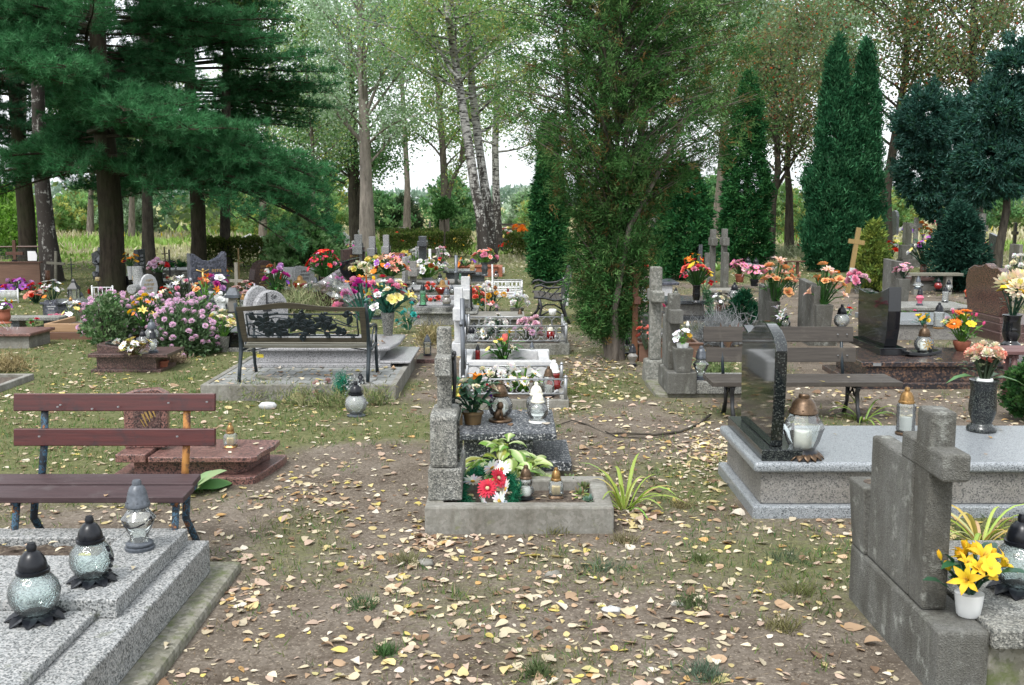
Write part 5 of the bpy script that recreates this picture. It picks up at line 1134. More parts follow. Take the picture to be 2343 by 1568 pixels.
bouquet(1195,895,.04,105,62,None,[('daisy','white/yellow',8,.22),('daisy','white',4,.24),('open','white',2,.2)],'bunch of white daisies with broad pale leaves in the scroll fence','l',18,.28)
bouquet(1108,905,.04,40,34,None,[('rose','crimson',3,.4)],'low red posy close to the pipe cross inside the scroll fence','d',10,.3)
lantern(1255,906,.04,70,'cyl','bronze','clear','black','ribbed clear lantern with a bronze cap at the right end of the scroll fence')
lantern(1267,896,.04,74,'waist','white','g_red','white','red glass lantern with a white cap behind the ribbed clear one',candle=None)
lantern(1216,903,.04,42,'tall','bronze','g_smoke','bronze','small lantern with a bronze cap tipped among the daisies',candle=None)
# white painted kerb
c0=Vector((-.54,10.5,0));g=thing('grave','white-painted kerb grave with a white stone cross at its head','grave',c0,0,'graves');foot(-.56,10.45,.42,11.45)
m=MB();m.taper(0,0,-.05,.95,.13,.2,.0,.012);m.box(0,.8,-.05,.95,.92,.2);m.box(0,.132,-.05,.12,.798,.2);m.taper(.80,.132,-.05,.95,.798,.2,.02,0);m.build('kerb',M['whitewash'],g,bevel=.01)
BX(g,'soil_bed','soil',.12,.13,-.02,.80,.80,.09,b=0)
zt=ap(1050,658,10.95).z;x0=ap(1050,800,10.95).x+.54
BX(g,'pedestal','whitewash',x0-.07,.34,.2,x0+.04,.56,.34,b=.008);BX(g,'cross_upright','whitewash',x0-.045,.40,.34,x0+.045,.50,zt);BX(g,'crossbar','whitewash',x0-.05,.22,zt-.33,x0+.05,.68,zt-.20)
MB().tube([(x0+.06,.45,zt-.24),(x0+.062,.45,zt-.42)],[.014,.008],6).tube([(x0+.06,.37,zt-.22),(x0+.06,.45,zt-.25),(x0+.06,.53,zt-.22)],.008,5).build('metal_figure',M['iron_black'],g,True)
lantern(1093,829,.09,42,'tall','black','g_red','black','red lantern with a tall black cap in the white-painted kerb',candle=None)
lantern(1217,822,.09,40,'tall','grey','clear','grey','slim clear lantern with a grey cap in the white-painted kerb')
bouquet(1155,826,.09,95,68,None,[('tulip','coral',1,.36),('lily','gold',2,.26),('open','lemon',3,.16),('lily','cream',1,.2)],'one big red rosebud above yellow flowers planted in the white-painted kerb','g',30,.3,seed=5)
# fence two
c0=Vector((-.60,12.34,0));g=thing('grave','concrete kerb grave inside a silver ring fence, behind the white-painted kerb','grave',c0,0,'graves');foot(-.6,12.3,.72,13.5)
frame(g,'kerb',0,0,-.05,1.29,1.1,.13,.10,'concrete_old',.01);BX(g,'soil_bed','soil',.1,.1,-.02,1.19,1.0,.07,b=0)
f=thing('grave_fence','silver fence with a row of rings round the rear fenced grave','fence',c0+Vector((0,0,.13)),0,'metal grave fences')
rail_fence(f,.04,1.25,.05,.03,.21,'silver','arcs',10);rail_fence(f,.04,1.25,1.05,.03,.21,'silver','arcs',9)
MB().tube([(1.25,.05,.21),(1.25,1.05,.21)],.009,6).tube([(1.25,.05,.03),(1.25,1.05,.03)],.009,6).build('side_rails',M['silver'],f,True)
m=MB();[m.tube([(1.25,.12+.1*k,.03),(1.25,.12+.1*k,.21)],.006,5)for k in range(9)];m.build('side_bars',M['silver'],f,True)
for(x,y,w,h,bl,lb,lf)in((1112,783,62,48,[('daisy','white',6,.3),('mum','silver',3,.3)],'white star-shaped flowers at the left inside the ring fence','d'),(1135,770,62,52,[('mum','white',6,.24),('daisy','white',4,.22)],'white chrysanthemums in the middle of the ring fence','d'),(1208,782,74,62,[('carn','pale_pink',6,.28),('mum','mauve',3,.2)],'pale pink carnations at the right inside the ring fence','s')):
 bouquet(x,y,.08,w,h,None,bl,lb,lf,18,.26)
lantern(1259,780,.08,38,'globe','cream','g_red','white','red lantern with a white cap in the corner of the ring fence',candle=None)
lantern(1272,782,.08,20,'square','white','clear','white','tiny glass lantern touching the red one in the ring fence',candle=None)
lantern(1080,792,.08,50,'globe','black','milky','grey','milky lantern with a black cap by the head of the ring-fenced grave',candle=None)
lantern(1085,772,.08,34,'vase','black','clear','black','clear lantern with a black cap behind the milky one in the ring fence')

# ------------------------------------------------------------------ ornate bench, its paving and the pale granite grave behind
pv,nt_,b_=_base('grey_paving_blocks');b_.inputs['Roughness'].default_value=.9
co=coord(nt_);br=N(nt_,'ShaderNodeTexBrick',Scale=1.0);br.inputs['Mortar Size'].default_value=.007;br.inputs['Brick Width'].default_value=.21;br.inputs['Row Height'].default_value=.165;br.inputs['Mortar Smooth'].default_value=.3
wv=N(nt_,'ShaderNodeTexWave',Scale=4.5);wv.inputs['Distortion'].default_value=0;nt_.links.new(co,wv.inputs['Vector'])
sv=nt_.nodes.new('ShaderNodeVectorMath');sv.operation='MULTIPLY_ADD';cb=nt_.nodes.new('ShaderNodeCombineXYZ');nt_.links.new(wv.outputs['Fac'],cb.inputs[1]);nt_.links.new(cb.outputs[0],sv.inputs[0]);sv.inputs[1].default_value=(.03,.035,.0);nt_.links.new(co,sv.inputs[2]);nt_.links.new(sv.outputs[0],br.inputs['Vector'])
br.inputs['Color1'].default_value=(.19,.20,.195,1);br.inputs['Color2'].default_value=(.25,.255,.25,1);br.inputs['Mortar'].default_value=(.03,.036,.02,1)
nt_.links.new(mix(nt_,ramp(nt_,noise(nt_,co,5,6,.7),[(.35,(0,0,0)),(.8,(.4,.4,.4))]),br.outputs['Color'],(.13,.125,.10)),b_.inputs['Base Color']);M['paver']=pv
plat=thing('paved_platform','block-paved platform with a concrete edge under the ornate bench','platform',(-2.87,9.45,0),0);foot(-2.9,9.4,-1.05,11.9)
frame(plat,'edging',0,0,-.06,1.80,1.85,.14,.055,'concrete',.006);BX(plat,'paving','paver',.055,.055,0,1.745,1.795,.132,b=0)
g=thing('grave','pale salt-and-pepper granite grave with a rounded slab in front of the ornate bench','grave',(-2.66,10.57,.132),0,'graves')
BX(g,'base_plate','granite_pale',-.08,-.05,.001,1.42,1.2,.035,b=.004);BX(g,'wall','granite_pale',.05,.05,.035,1.30,1.1,.155)
MB().prism([(.0,0),(1.30,0),(1.40,.06),(1.46,.5),(1.46,1.1),(0,1.15)],.157,.20,'xy').build('slab',M['granite_pale'],g,bevel=.018,seg=3)
BX(g,'side_plate','granite_pale',1.30,-.02,.036,1.62,1.1,.06,b=.008)
BX(g,'sticker','yellow',.03,.046,.09,.10,.049,.125,b=0)
hz=thing('headstone','pale granite headstone with a carved cross, seen over the ornate bench','headstone',(-2.655,10.72,.33),0,'headstones')
tz=ap(600,657,10.9).z-.33;P1=[(-.02,0),(.34,0),(.35,tz*.62)]+[(.165+.185*math.cos(a),tz*.62+tz*.34*math.sin(a))for a in np.linspace(.15,math.pi-.1,9)]+[(-.02,tz*.6)]
fr_=.42;rt_=Matrix.Rotation(.62,4,'Z')
hs_=MB().prism(P1,-.05,.05,'xz');hs_=hs_.build('slab',M['granite_pale'],hz,bevel=.012);hs_.rotation_euler=(0,0,R(38));hs_.location=(.0,0,0)
bk=MB().prism([(p*.85-.07,q*1.08)for p,q in P1],.052,.12,'xz').build('back_slab',M['granite_pale'],hz,bevel=.012);bk.rotation_euler=(0,0,R(38))
text_mesh(hs_,'initials','ŚP',.055,'iron_black',(.185,-.052,ap(640,684.5,10.8).z-.33),(R(90),0,0));text_mesh(hs_,'name_lettering','ZBIGNIEW',.042,'iron_black',(.19,-.052,ap(640,697,10.8).z-.33),(R(90),0,0))
MB().box(.10,-.056,tz*.45,.114,-.050,tz*.92).box(.06,-.0555,tz*.60,.155,-.0505,tz*.64).build('carved_cross',M['iron_black'],hs_)
# bench
bn=thing('cast_iron_bench','ornate bench with a cast-iron leaf panel in a faded wooden back, on block paving','bench',(-1.955,9.62,.14),R(-1),'benches')
def B(y,z):return y,z
W2=.60
def backpt(x,t): # t: 0 bottom of back, 1 top rail; the back leans towards the photographer
 return Vector((x,.12-.15*t,.36+.34*t))
def crest(x):u=x/W2;return.05*math.exp(-((u+.22)/.42)**2)-.0
m=MB();n=24
top=[];
for i in range(n+1):
 x=-W2+2*W2*i/n;top.append(x)
vs=[];fs=[]
for i,x in enumerate(top):
 z=crest(x)
 for(t,dy)in((.90+z*1.6,-.014),(1.02+z*2.6,-.014),(1.02+z*2.6,.014),(.90+z*1.6,.014)):
  p=backpt(x,t);vs.append((p.x,p.y+dy,p.z))
for i in range(n):
 for k in range(4):a=i*4+k;b2=i*4+(k+1)%4;fs.append((a,a+4,b2+4,b2))
fs+=[(0,1,2,3),(n*4+3,n*4+2,n*4+1,n*4)]
m.add(vs,fs);m.build('top_rail',M['oak'],bn,bevel=.003)
def slat(name,x0,x1,t0,t1,mat,dy=.014):
 a,b2=backpt(x0,t0),backpt(x0,t1);c,d=backpt(x1,t1),backpt(x1,t0)
 m=MB();vs=[(p.x,p.y-dy,p.z)for p in(a,d,c,b2)]+[(p.x,p.y+dy,p.z)for p in(a,d,c,b2)]
 m.add(vs,[(0,1,2,3),(7,6,5,4),(0,4,5,1),(1,5,6,2),(2,6,7,3),(3,7,4,0)]);return m.build(name,M[mat],bn,bevel=.003)
slat('bottom_rail',-W2+.062,W2-.062,.0,.13,'oak',.0135);slat('side_rail',-W2+.005,-W2+.06,.0,.895,'oak');slat('side_rail',W2-.06,W2-.005,.0,.895,'oak')
# leaf panel: frame, vines, leaves
pn=MB();fx,t0,t1=W2-.085,.20,.82
for a,b2 in(((-fx,t0),(fx,t0)),((-fx,t1),(fx,t1)),((-fx,t0),(-fx,t1)),((fx,t0),(fx,t1))):
 pn.tube([backpt(a[0],a[1])+Vector((0,-.012,0)),backpt(b2[0],b2[1])+Vector((0,-.012,0))],.008,6)
pf=pn.build('panel_frame',M['iron'],bn,True)
vn_=MB();rd=random.Random(21)
def bp(x,t,o=-.012):return backpt(x,t)+Vector((0,o,0))
for k in range(9):
 x0=-fx+rd.uniform(0,.15)if k%2 else rd.uniform(-fx,fx*.3);tt=rd.uniform(t0,t1);pts=[]
 for j in range(7):pts.append(bp(min(fx,x0+j*rd.uniform(.08,.15)),max(t0,min(t1,tt+.22*math.sin(k+j*.8)))))
 vn_.tube(pts,.006,5)
vn_.build('vines',M['iron'],bn,True)
def leafplate(mb,x,t,ang,L,wdt):
 o=bp(x,t,-.016);ex=Vector((1,0,0));ez=(backpt(0,1)-backpt(0,0)).normalized();d=ex*math.cos(ang)+ez*math.sin(ang);s=-ex*math.sin(ang)+ez*math.cos(ang);nn=ex.cross(ez);A=[]
 for u,w in((0,.12),(.2,.6),(.45,1),(.7,.8),(.88,.35),(1,.02)):A+=[o+d*L*u-s*wdt*w/2+nn*.004,o+d*L*u-nn*.006*math.sin(u*3),o+d*L*u+s*wdt*w/2+nn*.004]
 mb.add(A,[(j*3+k,j*3+k+1,j*3+k+4,j*3+k+3)for j in range(5)for k in range(2)])
fl=MB();lv=MB()
for(x,t)in((-.36,.55),(-.22,.42),(-.02,.62),(.20,.60),(.05,.45)):
 for j in range(6):leafplate(fl,x,t,j*1.047+x*3,.105,.07)
for k in range(46):
 x,t=rd.uniform(-fx+.03,fx-.05),rd.uniform(t0+.05,t1-.06);leafplate(lv,x,t,rd.choice((.4,2.6,3.6,5.4,4.7,1.2))+rd.uniform(-.4,.4),rd.uniform(.07,.12),rd.uniform(.042,.066))
for nm,mb in(('iron_flower',fl),('iron_leaf',lv)):
 o=mb.build(nm,M['iron'],bn,True);s=o.modifiers.new('thick','SOLIDIFY');s.thickness=.007
 if nm=='iron_leaf':o['kind']='stuff'
ear=MB()
for x in np.linspace(-.46,.46,5):
 for t in(.86,.155):ear.lathe([(.02,-.006),(.02,.006)],10,tuple(bp(x,t,-.016)))
ear.build('lugs',M['iron'],bn,True)
for k,y in enumerate((.14,.245,.35,.455)):BX(bn,'seat','bench_slat',-W2+.01,y,.30+.012*math.sin(k),W2-.01,y+.085,.326+.012*math.sin(k),b=.004)
for s in(-1,1):
 x=s*(W2+.005)
 TB(bn,'leg','iron',[(x,-.04,.74),(x,.02,.60),(x,.10,.40),(x,.10,.27),(x,.04,.12),(x,.0,0)],[.016,.018,.02,.02,.018,.018],8)
 TB(bn,'leg','iron',[(x,.55,.30),(x,.56,.20),(x,.58,.08),(x,.62,0)],[.017,.017,.016,.018],8)
 TB(bn,'seat_support','iron',[(x,.10,.28),(x,.30,.275),(x,.55,.295)],.014,8)
 MB().tube([(x,.05,.52),(x,.22,.50),(x,.42,.50),(x,.56,.475),(x,.60,.43),(x,.575,.39),(x,.56,.30)],[.013,.014,.014,.015,.013,.012,.013],8).tube([(x,.25,.30),(x,.33,.40),(x,.45,.47)],.008,6).build('armrest',M['iron'],bn,True)
TB(bn,'brace','iron',[(-W2,.30,.25),(-.3,.35,.29)],.006,5);TB(bn,'brace','iron',[(W2,.30,.25),(.3,.35,.29)],.006,5)
# neglected grave in the grass before the platform
lg_=lantern(815,952,0,82,'globe','black','milky','grey','milky globe lantern with a black cap in the grass before the paved platform',candle=None);swirl(lg_,px(82,lg_.location.y),'silver',.24,.3)
lantern(826,912,0,58,'vase','black','g_smoke','black','dark-capped lantern half hidden behind the silver-white spray',candle=None)
sp=thing('flower_spray','bushy green tinsel and silvery flower spray lying before the paved platform','flowers',gp(800,915),0,FG);rng=np.random.default_rng(31);n=2200
P=rng.normal(size=(n,3))*[.035,.04,.05]+[-.06,0,.12];link('tinsel',blades('tinsel',P,rng.normal(size=(n,3))+[-.3,0,.5],.045,.004,tint(n,((.01,.16,.09),(.015,.11,.06),(.03,.22,.14)),rng,.2),M['needle'],rng=rng,kind='needle'),sp)
n=900;P=rng.normal(size=(n,3))*[.04,.03,.05]+[.03,-.02,.10];link('silver_flowers',blades('silver_flowers',P,rng.normal(size=(n,3)),.022,.018,tint(n,((.4,.42,.42),(.55,.56,.55),(.25,.27,.28)),rng,.15),M['petal'],rng=rng),sp)
bouquet(735,912,0,70,46,None,[('carn','dusty',5,.34),('daisy','pale',3,.3)],'faded dusty pink posy with a pale leaf on the weedy plot','s',16,.32)
bouquet(775,898,0,60,36,None,[('carn','salmon',3,.26),('carn','cream',3,.3)],'washed-out salmon flowers close to the platform edge','g',14,.3)
bouquet(600,905,0,70,30,None,[('mum','mauve',3,.3),('carn','lilac',2,.26)],'small mauve blooms in the weeds left of the dead leaf','g',18,.3)
st=thing('field_stone','pale rounded stone lying in the weeds before the platform','stone',gp(613,935),0,'loose stones');MB().lathe([(.02,-.01),(.055,.0),(.065,.03),(.045,.055),(.01,.06)],10).build('stone',M['marble'],st,True).scale=(1.3,.7,1)
st=thing('plastic_bag','crumpled clear plastic bag in the weeds','bag',gp(646,902),0);o=MB().lathe([(.03,0),(.07,.02),(.08,.05),(.05,.09),(.02,.1)],14).build('bag',M['cellophane'],st,True)
for v in o.data.vertices:v.co+=Vector((math.sin(v.co.z*90+v.co.x*80),math.cos(v.co.x*110),math.sin(v.co.y*100)))*.008
bd=thing('wooden_board','weathered grey board lying across the weedy plot','board',gp(660,902),0);o=BX(bd,'board','bench_slat',-.34,-.03,0,.24,.03,.022,b=.003);bd.rotation_euler=(0,R(9),R(-14));bd.location.z=.10
o=plant('dead_leaf','big curled grey-green dead leaf on the weedy plot',690,930,0,1,.34,.17,((.24,.26,.13),(.24,.26,.13)),3,(.8,.9),.5,1.2,cat='leaf');o.rotation_euler=(0,0,2.2)
for(x,y,lb)in((1285,1005,'long thin dry branch lying on the sandy path'),):
 t=thing('fallen_branch',lb,'branch',gp(1430,995),0);m=MB();P=[gp(*q_,.012)-t.location for q_ in((1270,975),(1310,965),(1345,972),(1385,990),(1430,993),(1500,998),(1560,985),(1600,968),(1625,952))]
 m.tube([Vector((p.x,p.y,.012+.012*math.sin(i*1.7)))for i,p in enumerate(P)],[.004,.006,.007,.008,.009,.010,.010,.009,.011],6);m.tube([P[3]+Vector((0,0,.01)),gp(1410,1000,.01)-t.location,gp(1480,1003,.01)-t.location],.005,5);m.build('branch',M['bark_dark'],t,True)
# stones lying on the front path
for i,(x,y,w,lb)in enumerate(((1398,1398,26,'whitest crumpled stone in the middle of the front path'),(1265,1318,27,'flat pale stone on the front path below the small cross grave'),(975,1290,26,'flat beige stone on the path left of the small cross grave'),(1550,1385,20,'small pale stone beside the bluish grass tuft'))):
 p=gp(x,y);t=thing('path_stone',lb,'stone',p,i,'loose stones');r=px(w,p.y)*.9
 o=MB().lathe([(r*.3,-.006),(r*.8,0),(r,r*.22),(r*.7,r*.42),(r*.2,r*.48)],11).build('stone',M['marble']if i==0 else M['concrete'],t,True);o.scale=(1.1,.75,.8)
 for v in o.data.vertices:v.co+=Vector((math.sin(v.co.y*140+i),math.cos(v.co.x*120+i),math.sin(v.co.x*160)))*r*.09

SURF+=[(-2.8,9.5,-1.12,10.5,.134,90),(-4.0,2.9,-1.66,3.8,.247,16),(-2.7,4.38,-1.85,4.58,.262,26),(-2.6,3.9,-1.55,4.33,.287,5),(-.30,5.66,.43,6.08,.088,42),(-.3,6.55,.25,7.2,.352,7),(1.75,5.9,3.5,6.7,.327,7),(-2.3,6.6,-1.66,7.0,.184,9),(-1.4,3.3,-1.34,4.2,.05,4),(-.38,9.15,.4,9.8,.034,26),(-.4,10.65,.25,11.2,.095,14),(-.5,12.5,.55,13.3,.075,22),(-2.5,10.7,-1.3,11.6,.334,14),(1.75,3.65,2.4,4.4,.277,8),(3.6,10.2,5.8,11.0,.252,12),(1.7,8.45,3.2,8.9,.34,4),(-2.5,4.7,-1.6,5.0,.447,2)]
# ------------------------------------------------------------------ right foreground: granite grave with the wavy black headstone
g=thing('grave','light grey granite grave with a rounded slab under the wavy black headstone','grave',(1.39,5.82,0),0,'graves');foot(1.37,5.8,3.75,6.88)
BX(g,'plinth','granite',0,0,-.06,2.30,1.04,.07,b=.012);BX(g,'wall','granite_side',.05,.045,.072,2.25,.99,.262,b=.004)
MB().box(.0,.0,.264,2.30,1.03,.325).build('slab',M['granite'],g,bevel=.022,seg=4)
BX(g,'headstone_base','granite_black_edge',.05,.04,.327,.285,1.0,.392,b=.004)
yy=np.linspace(0,.85,25)
def wav(y):
 t=y/.85
 if t<.42:return.70-.09*((.42-t)/.42)**2.6
 return(.70-.055*(1-math.cos(math.pi*(t-.42)/.42)))if t<.84 else.59+.03*(t-.84)/.16
P=[(.035,0),(.82,0),(.85,wav(.85)*.55)]+[(y,wav(y))for y in yy[::-1]]+[(-.012,wav(0)*.93),(-.014,wav(0)*.6),(.008,.16)]
hs_=MB().prism(P,.115,.185,'yz');hs_=hs_.build('headstone',M['granite_black'],g,bevel=.006,loc=(0,.08,.394));
big=lantern(1835,1047,.326,152,'diamond','bronze','clear','black','big faceted clear lantern with a bronze cap beside the wavy black headstone');hb=px(152,big.location.y)
m=MB()
for i in range(16):
 a=i*2*math.pi/16;m.leafy((.2*hb*math.cos(a),.2*hb*math.sin(a),.105*hb),(math.cos(a),math.sin(a),-.5),(0,0,1),.15*hb,.11*hb,(1,1,1),.3,.2)
o=m.build('leaf_skirt',M['bronze'],big,True);s_=o.modifiers.new('thick','SOLIDIFY');s_.thickness=.006
m=MB()
for k in range(4):
 a=R(-95+12*k);m.leafy(Vector((.30*math.cos(a),.30*math.sin(a),.36+.03*k))*hb,(-math.sin(a)*.3+.1,math.cos(a)*.2,1),(math.cos(a),math.sin(a),0),.2*hb,.035*hb,(.6,.65,.65),.2,.0)
m.build('cut_pattern',M['milky'],big,True)
lantern(2071,994,.326,112,'cyl','brass','clear','bronze','tall ribbed glass lantern with a brass cap in the middle of the light grey slab',candle='wax')
v=bouquet(2245,986,.326,135,205,('urn','granite_black_edge',.59,.50),[('carn','pale/salmon',9,.30),('carn','pale',6,.28),('carn','salmon',2,.22)],'dark granite vase of pale green and pink hydrangeas on the light grey slab','s',24,.16,dome=.6,spread=.62,seed=12)
m=MB();hh=px(121,v.location.y);m.leafy((-.04,0,hh+.01),(-1,-.05,.45),(0,0,1),.23,.085,(.06,.17,.04),.2,.55);m.leafy((.04,0,hh+.01),(1,-.1,.25),(0,0,1),.25,.08,(.06,.17,.04),.2,.5);m.leafy((.02,.02,hh),(.8,.5,.5),(0,0,1),.2,.07,(.05,.14,.035),.2,.4)
m.build('large_leaf',M['plastic_leaf'],v,True);MB().lathe([(.052,hh-.03),(.056,hh-.002),(.05,hh+.012),(.03,hh+.006)],18).build('liner',M['white'],v,True)

# right front: mossy concrete cross wall with its slab
g=thing('grave','mossy rough concrete cross wall with a pale slab at the right front corner','grave',(1.56,3.6,0),0,'graves');foot(1.5,3.3,4.2,4.65)
BX(g,'pedestal','aggregate_dirty',-.012,-.0,-.1,.175,1.0,.26,b=.012)
BX(g,'wall','aggregate_dirty',0,.342,.262,.085,.82,.805,b=.012)
BX(g,'cross_upright','aggregate_dirty',0,.20,.262,.098,.34,1.03,b=.012);BX(g,'crossbar','aggregate_dirty',-.002,.07,.795,.101,.48,.90,b=.012)
m=MB();m.taper(-.01,.825,.262,.11,.99,.57,-.02,-.02);m.build('stone_vase',M['aggregate_dirty'],g,bevel=.008);MB().lathe([(.045,.5702),(.045,.5735),(.02,.5737)],14,(.05,.907,0)).build('vase_hole',M['soil'],g)
BX(g,'slab','aggregate',.177,-.02,.20,2.6,1.0,.275,b=.010);BX(g,'side_wall','concrete_mossy',.179,.03,-.1,2.5,.95,.198,b=.01)
bouquet(2215,1408,.262,185,172,('cup','white',.33,.36),[('lily','yellow/gold',7,.42),('tulip','yellow',5,.24),('open','yellow',2,.26)],'white plastic cup of yellow lilies at the foot of the mossy concrete cross','d',14,.40,dome=.5,seed=6,spread=.9,lw=.5)
l_=lantern(2330,1352,.278,190,'globe','black','crackle','black','crackled globe lantern with a black cap beside the yellow lilies, cut off by the frame',candle=None);leaf_base(l_,px(190,l_.location.y))
plant('daylily_plant','yellowing strap-leaved daylily behind the mossy concrete cross',2245,1245,0,26,.42,.022,((.30,.38,.07),(.36,.42,.12),(.42,.36,.10),(.45,.38,.2)),19,(.5,1.3),.4,1.3,r0=.05)
plant('daylily_plant','green daylily shoots between the light grey slab and the dark wooden bench',1975,965,0,11,.34,.018,((.16,.26,.05),(.2,.3,.07)),29,(.4,1.2),.4,1.3,r0=.04)

# dark wooden bench behind it
b=thing('wooden_bench','weathered dark wooden bench with cast-iron legs behind the wavy black headstone','bench',(2.45,8.45,0),0,'benches')
for k in range(4):BX(b,'seat','bench_grey',-.80,.0+.112*k,.30,.77,.10+.112*k,.338,b=.004)
plank(b,'backrest',-.76,.54,.50,.43,.52,.555,-.035,'bench_grey');plank(b,'backrest',-.78,.52,.53,.605,.555,.735,-.035,'bench_grey')
for x in(-.62,.42):
 TB(b,'post','iron',[(x,.46,.30),(x,.52,.48),(x,.57,.72)],.014,8)
 MB().tube([(x,.04,.295),(x,.08,.24),(x,.05,.12),(x,-.02,0)],[.022,.02,.016,.022],8).tube([(x,.38,.295),(x,.32,.24),(x,.33,.12),(x,.40,0)],[.022,.02,.016,.022],8).tube([(x,.03,.285),(x,.2,.27),(x,.40,.285)],.014,8).tube([(x,.08,.24),(x,.14,.2),(x,.2,.25),(x,.26,.2),(x,.32,.24)],.009,6).build('leg_frame',M['iron_black'],b,True)
m=MB();[m.lathe([(.008,-.002),(.008,.004)],8,(xx,.495 if zz<.6 else.525,zz))for xx in(.38,.46)for zz in(.49,.67)];m.build('bolts',M['silver'],b)

# maroon bench at the right edge
p=Vector(gp(2308,940));b=thing('wooden_bench','maroon slatted bench at the right edge beside the clipped box ball','bench',p,0,'benches')
zt=ap(2288,803,p.y).z
for k in range(4):BX(b,'seat','wood_maroon',-.10,-.04+.10*k,zt-.03,1.2,.05+.10*k,zt,b=.003)
for y in(.02,.34):TB(b,'leg','wood_maroon',[(.03 if y<.1 else.12,y,-.02),(.03 if y<.1 else.12,y,zt-.032)],.024,10)
BX(b,'bracket','wood_maroon',0,.0,zt-.07,.06,.36,zt-.032,b=.003)

# ------------------------------------------------------------------ right middle
HG='headstones'
def slabstone(label,x,y,ytop,Wd,t,mat,dz=0.0,prof=None,z=0.0,cat='headstone',name='headstone',group=HG,side=1,text=0,txt='gold',seed=1,bevel=.006):
 """upright stone in the y-z plane: (x, y) is the pixel of its near foot, side 1: thickness runs right, -1: left"""
 p=gp(x,y,z);h=ap(x,ytop,p.y).z-z;root=thing(name,label,cat,p,0,group)
 P=[(a*Wd,q*h)for a,q in prof]if prof else[(0,0),(Wd,0),(Wd,h+dz),(0,h)]
 MB().prism(P,0 if side>0 else-t,t if side>0 else 0,'yz').build('slab',M[mat],root,bevel=bevel)
 if text:letters(root,'lettering',text,.0005,Wd*.2,Wd*.8,h*.82,h*.13,txt,seed)
 return root,h
# rough concrete cross and the pale cross stele
p=gp(1500,872);c=thing('grave_cross','tall lichen-covered concrete cross on a crumbling block','cross',p,0,'crosses on the graves');zt=ap(1502,612,p.y).z;foot(p.x-.15,p.y-.1,p.x+.15,p.y+.4)
MB().taper(-.115,0,-.03,.115,.24,.21,.012,.012).build('block',M['concrete_old'],c,bevel=.02);BX(c,'upright','concrete_old',-.058,.05,.21,.058,.18,zt,b=.014);BX(c,'crossbar','concrete_old',-.062,-.10,zt-.35,.062,.34,zt-.235,b=.014)
c0=Vector((1.44,9.50,0));g=thing('grave','greenish concrete grave with cross stele and tapered stone vase, left of the dark wooden bench','grave',c0,0,'graves');foot(1.30,9.4,2.3,10.4)
BX(g,'plinth','concrete_mossy',-.10,.05,-.04,1.0,.85,.04,b=.01);BX(g,'pedestal','aggregate_dirty',.0,.0,.042,.27,.62,.245,b=.01)
frame(g,'kerb',.272,.02,.042,.95,.60,.15,.09,'aggregate',.008);BX(g,'soil_bed','soil',.362,.11,.03,.86,.51,.10,b=0)
zt=ap(1552,672,9.75).z
BX(g,'stele','aggregate_dirty',.03,.32,.246,.115,.60,zt*.76,b=.008);BX(g,'cross_upright','aggregate_dirty',.03,.19,.246,.135,.315,zt,b=.008);BX(g,'crossbar','aggregate_dirty',.026,.05,zt-.265,.14,.45,zt-.14,b=.008)
MB().taper(.08,.01,.246,.21,.16,.47,-.025,-.02).build('stone_vase',M['aggregate_dirty'],g,bevel=.006)
bouquet(0,0,0,46,52,('cup','white',.28,.62),[('open','white',3,.44),('daisy','gold',4,.36)],'white anemones and yellow daisies in the tapered stone vase of the greenish cross stele','l',12,.34,at=c0+Vector((.145,.085,.45)),seed=8)
lantern(1603,868,.15,78,'vase','grey','clear','grey','amphora-shaped clear lantern with a pewter cap on the greenish kerb',candle=None,rot=.4)
lantern(1573,768,.3,34,'tall','white','clear','black','slender clear lantern leaning behind the greenish cross stele',candle=None)
plant('foliage_plant','dark variegated plant in a dark tray at the kerb left of the dark wooden bench',1628,832,.1,26,.22,.07,((.06,.13,.04),(.10,.18,.06),(.16,.2,.1)),33,(.2,1.2),.3,.9,stripe=(.3,.34,.2),r0=.1)
plant('dry_plant','withered brown upright leaf in front of the silver dead shrub',1665,800,.0,5,.34,.10,((.2,.13,.09),(.26,.18,.13)),34,(1.1,1.4),.4,.3)
def tuft(label,x,y,w,h,col,seed,n=900,name='dry_shrub',cat='shrub',wd=.008):
 rng=np.random.default_rng(seed);p=gp(x,y);s=p.y/FP;root=thing(name,label,cat,p,0,'plants beside the graves');P=np.abs(rng.normal(size=(n,3)))*[0,0,h*s*.35]+rng.normal(size=(n,3))*[w*s*.25,w*s*.2,0]+[0,0,.01]
 link('foliage',blades('foliage',P,rng.normal(size=(n,3))*.6+[0,0,.7],h*s*.4,wd,tint(n,col,rng,.2),M['dry'],rng=rng,kind='grass',bend=.3),root);return root
tuft('silver grey dead shrub spreading over the leaves between the graves',1645,790,110,80,((.33,.34,.34),(.42,.43,.43),(.25,.26,.26)),35,2200,wd=.006)
tuft('low green heather on the kerb beside the amphora-shaped lantern',1640,862,60,30,((.10,.15,.06),(.15,.2,.08)),36,700)
tuft('dry yellowish grass clump right of the yellow-lily vase',985,790,60,50,((.22,.2,.09),(.3,.25,.13)),37,700,'grass_clump','grass')
tuft('long grass growing over the kerb left of the big yellow-lily vase',680,705,90,45,((.2,.24,.09),(.28,.28,.13)),38,900,'grass_clump','grass')
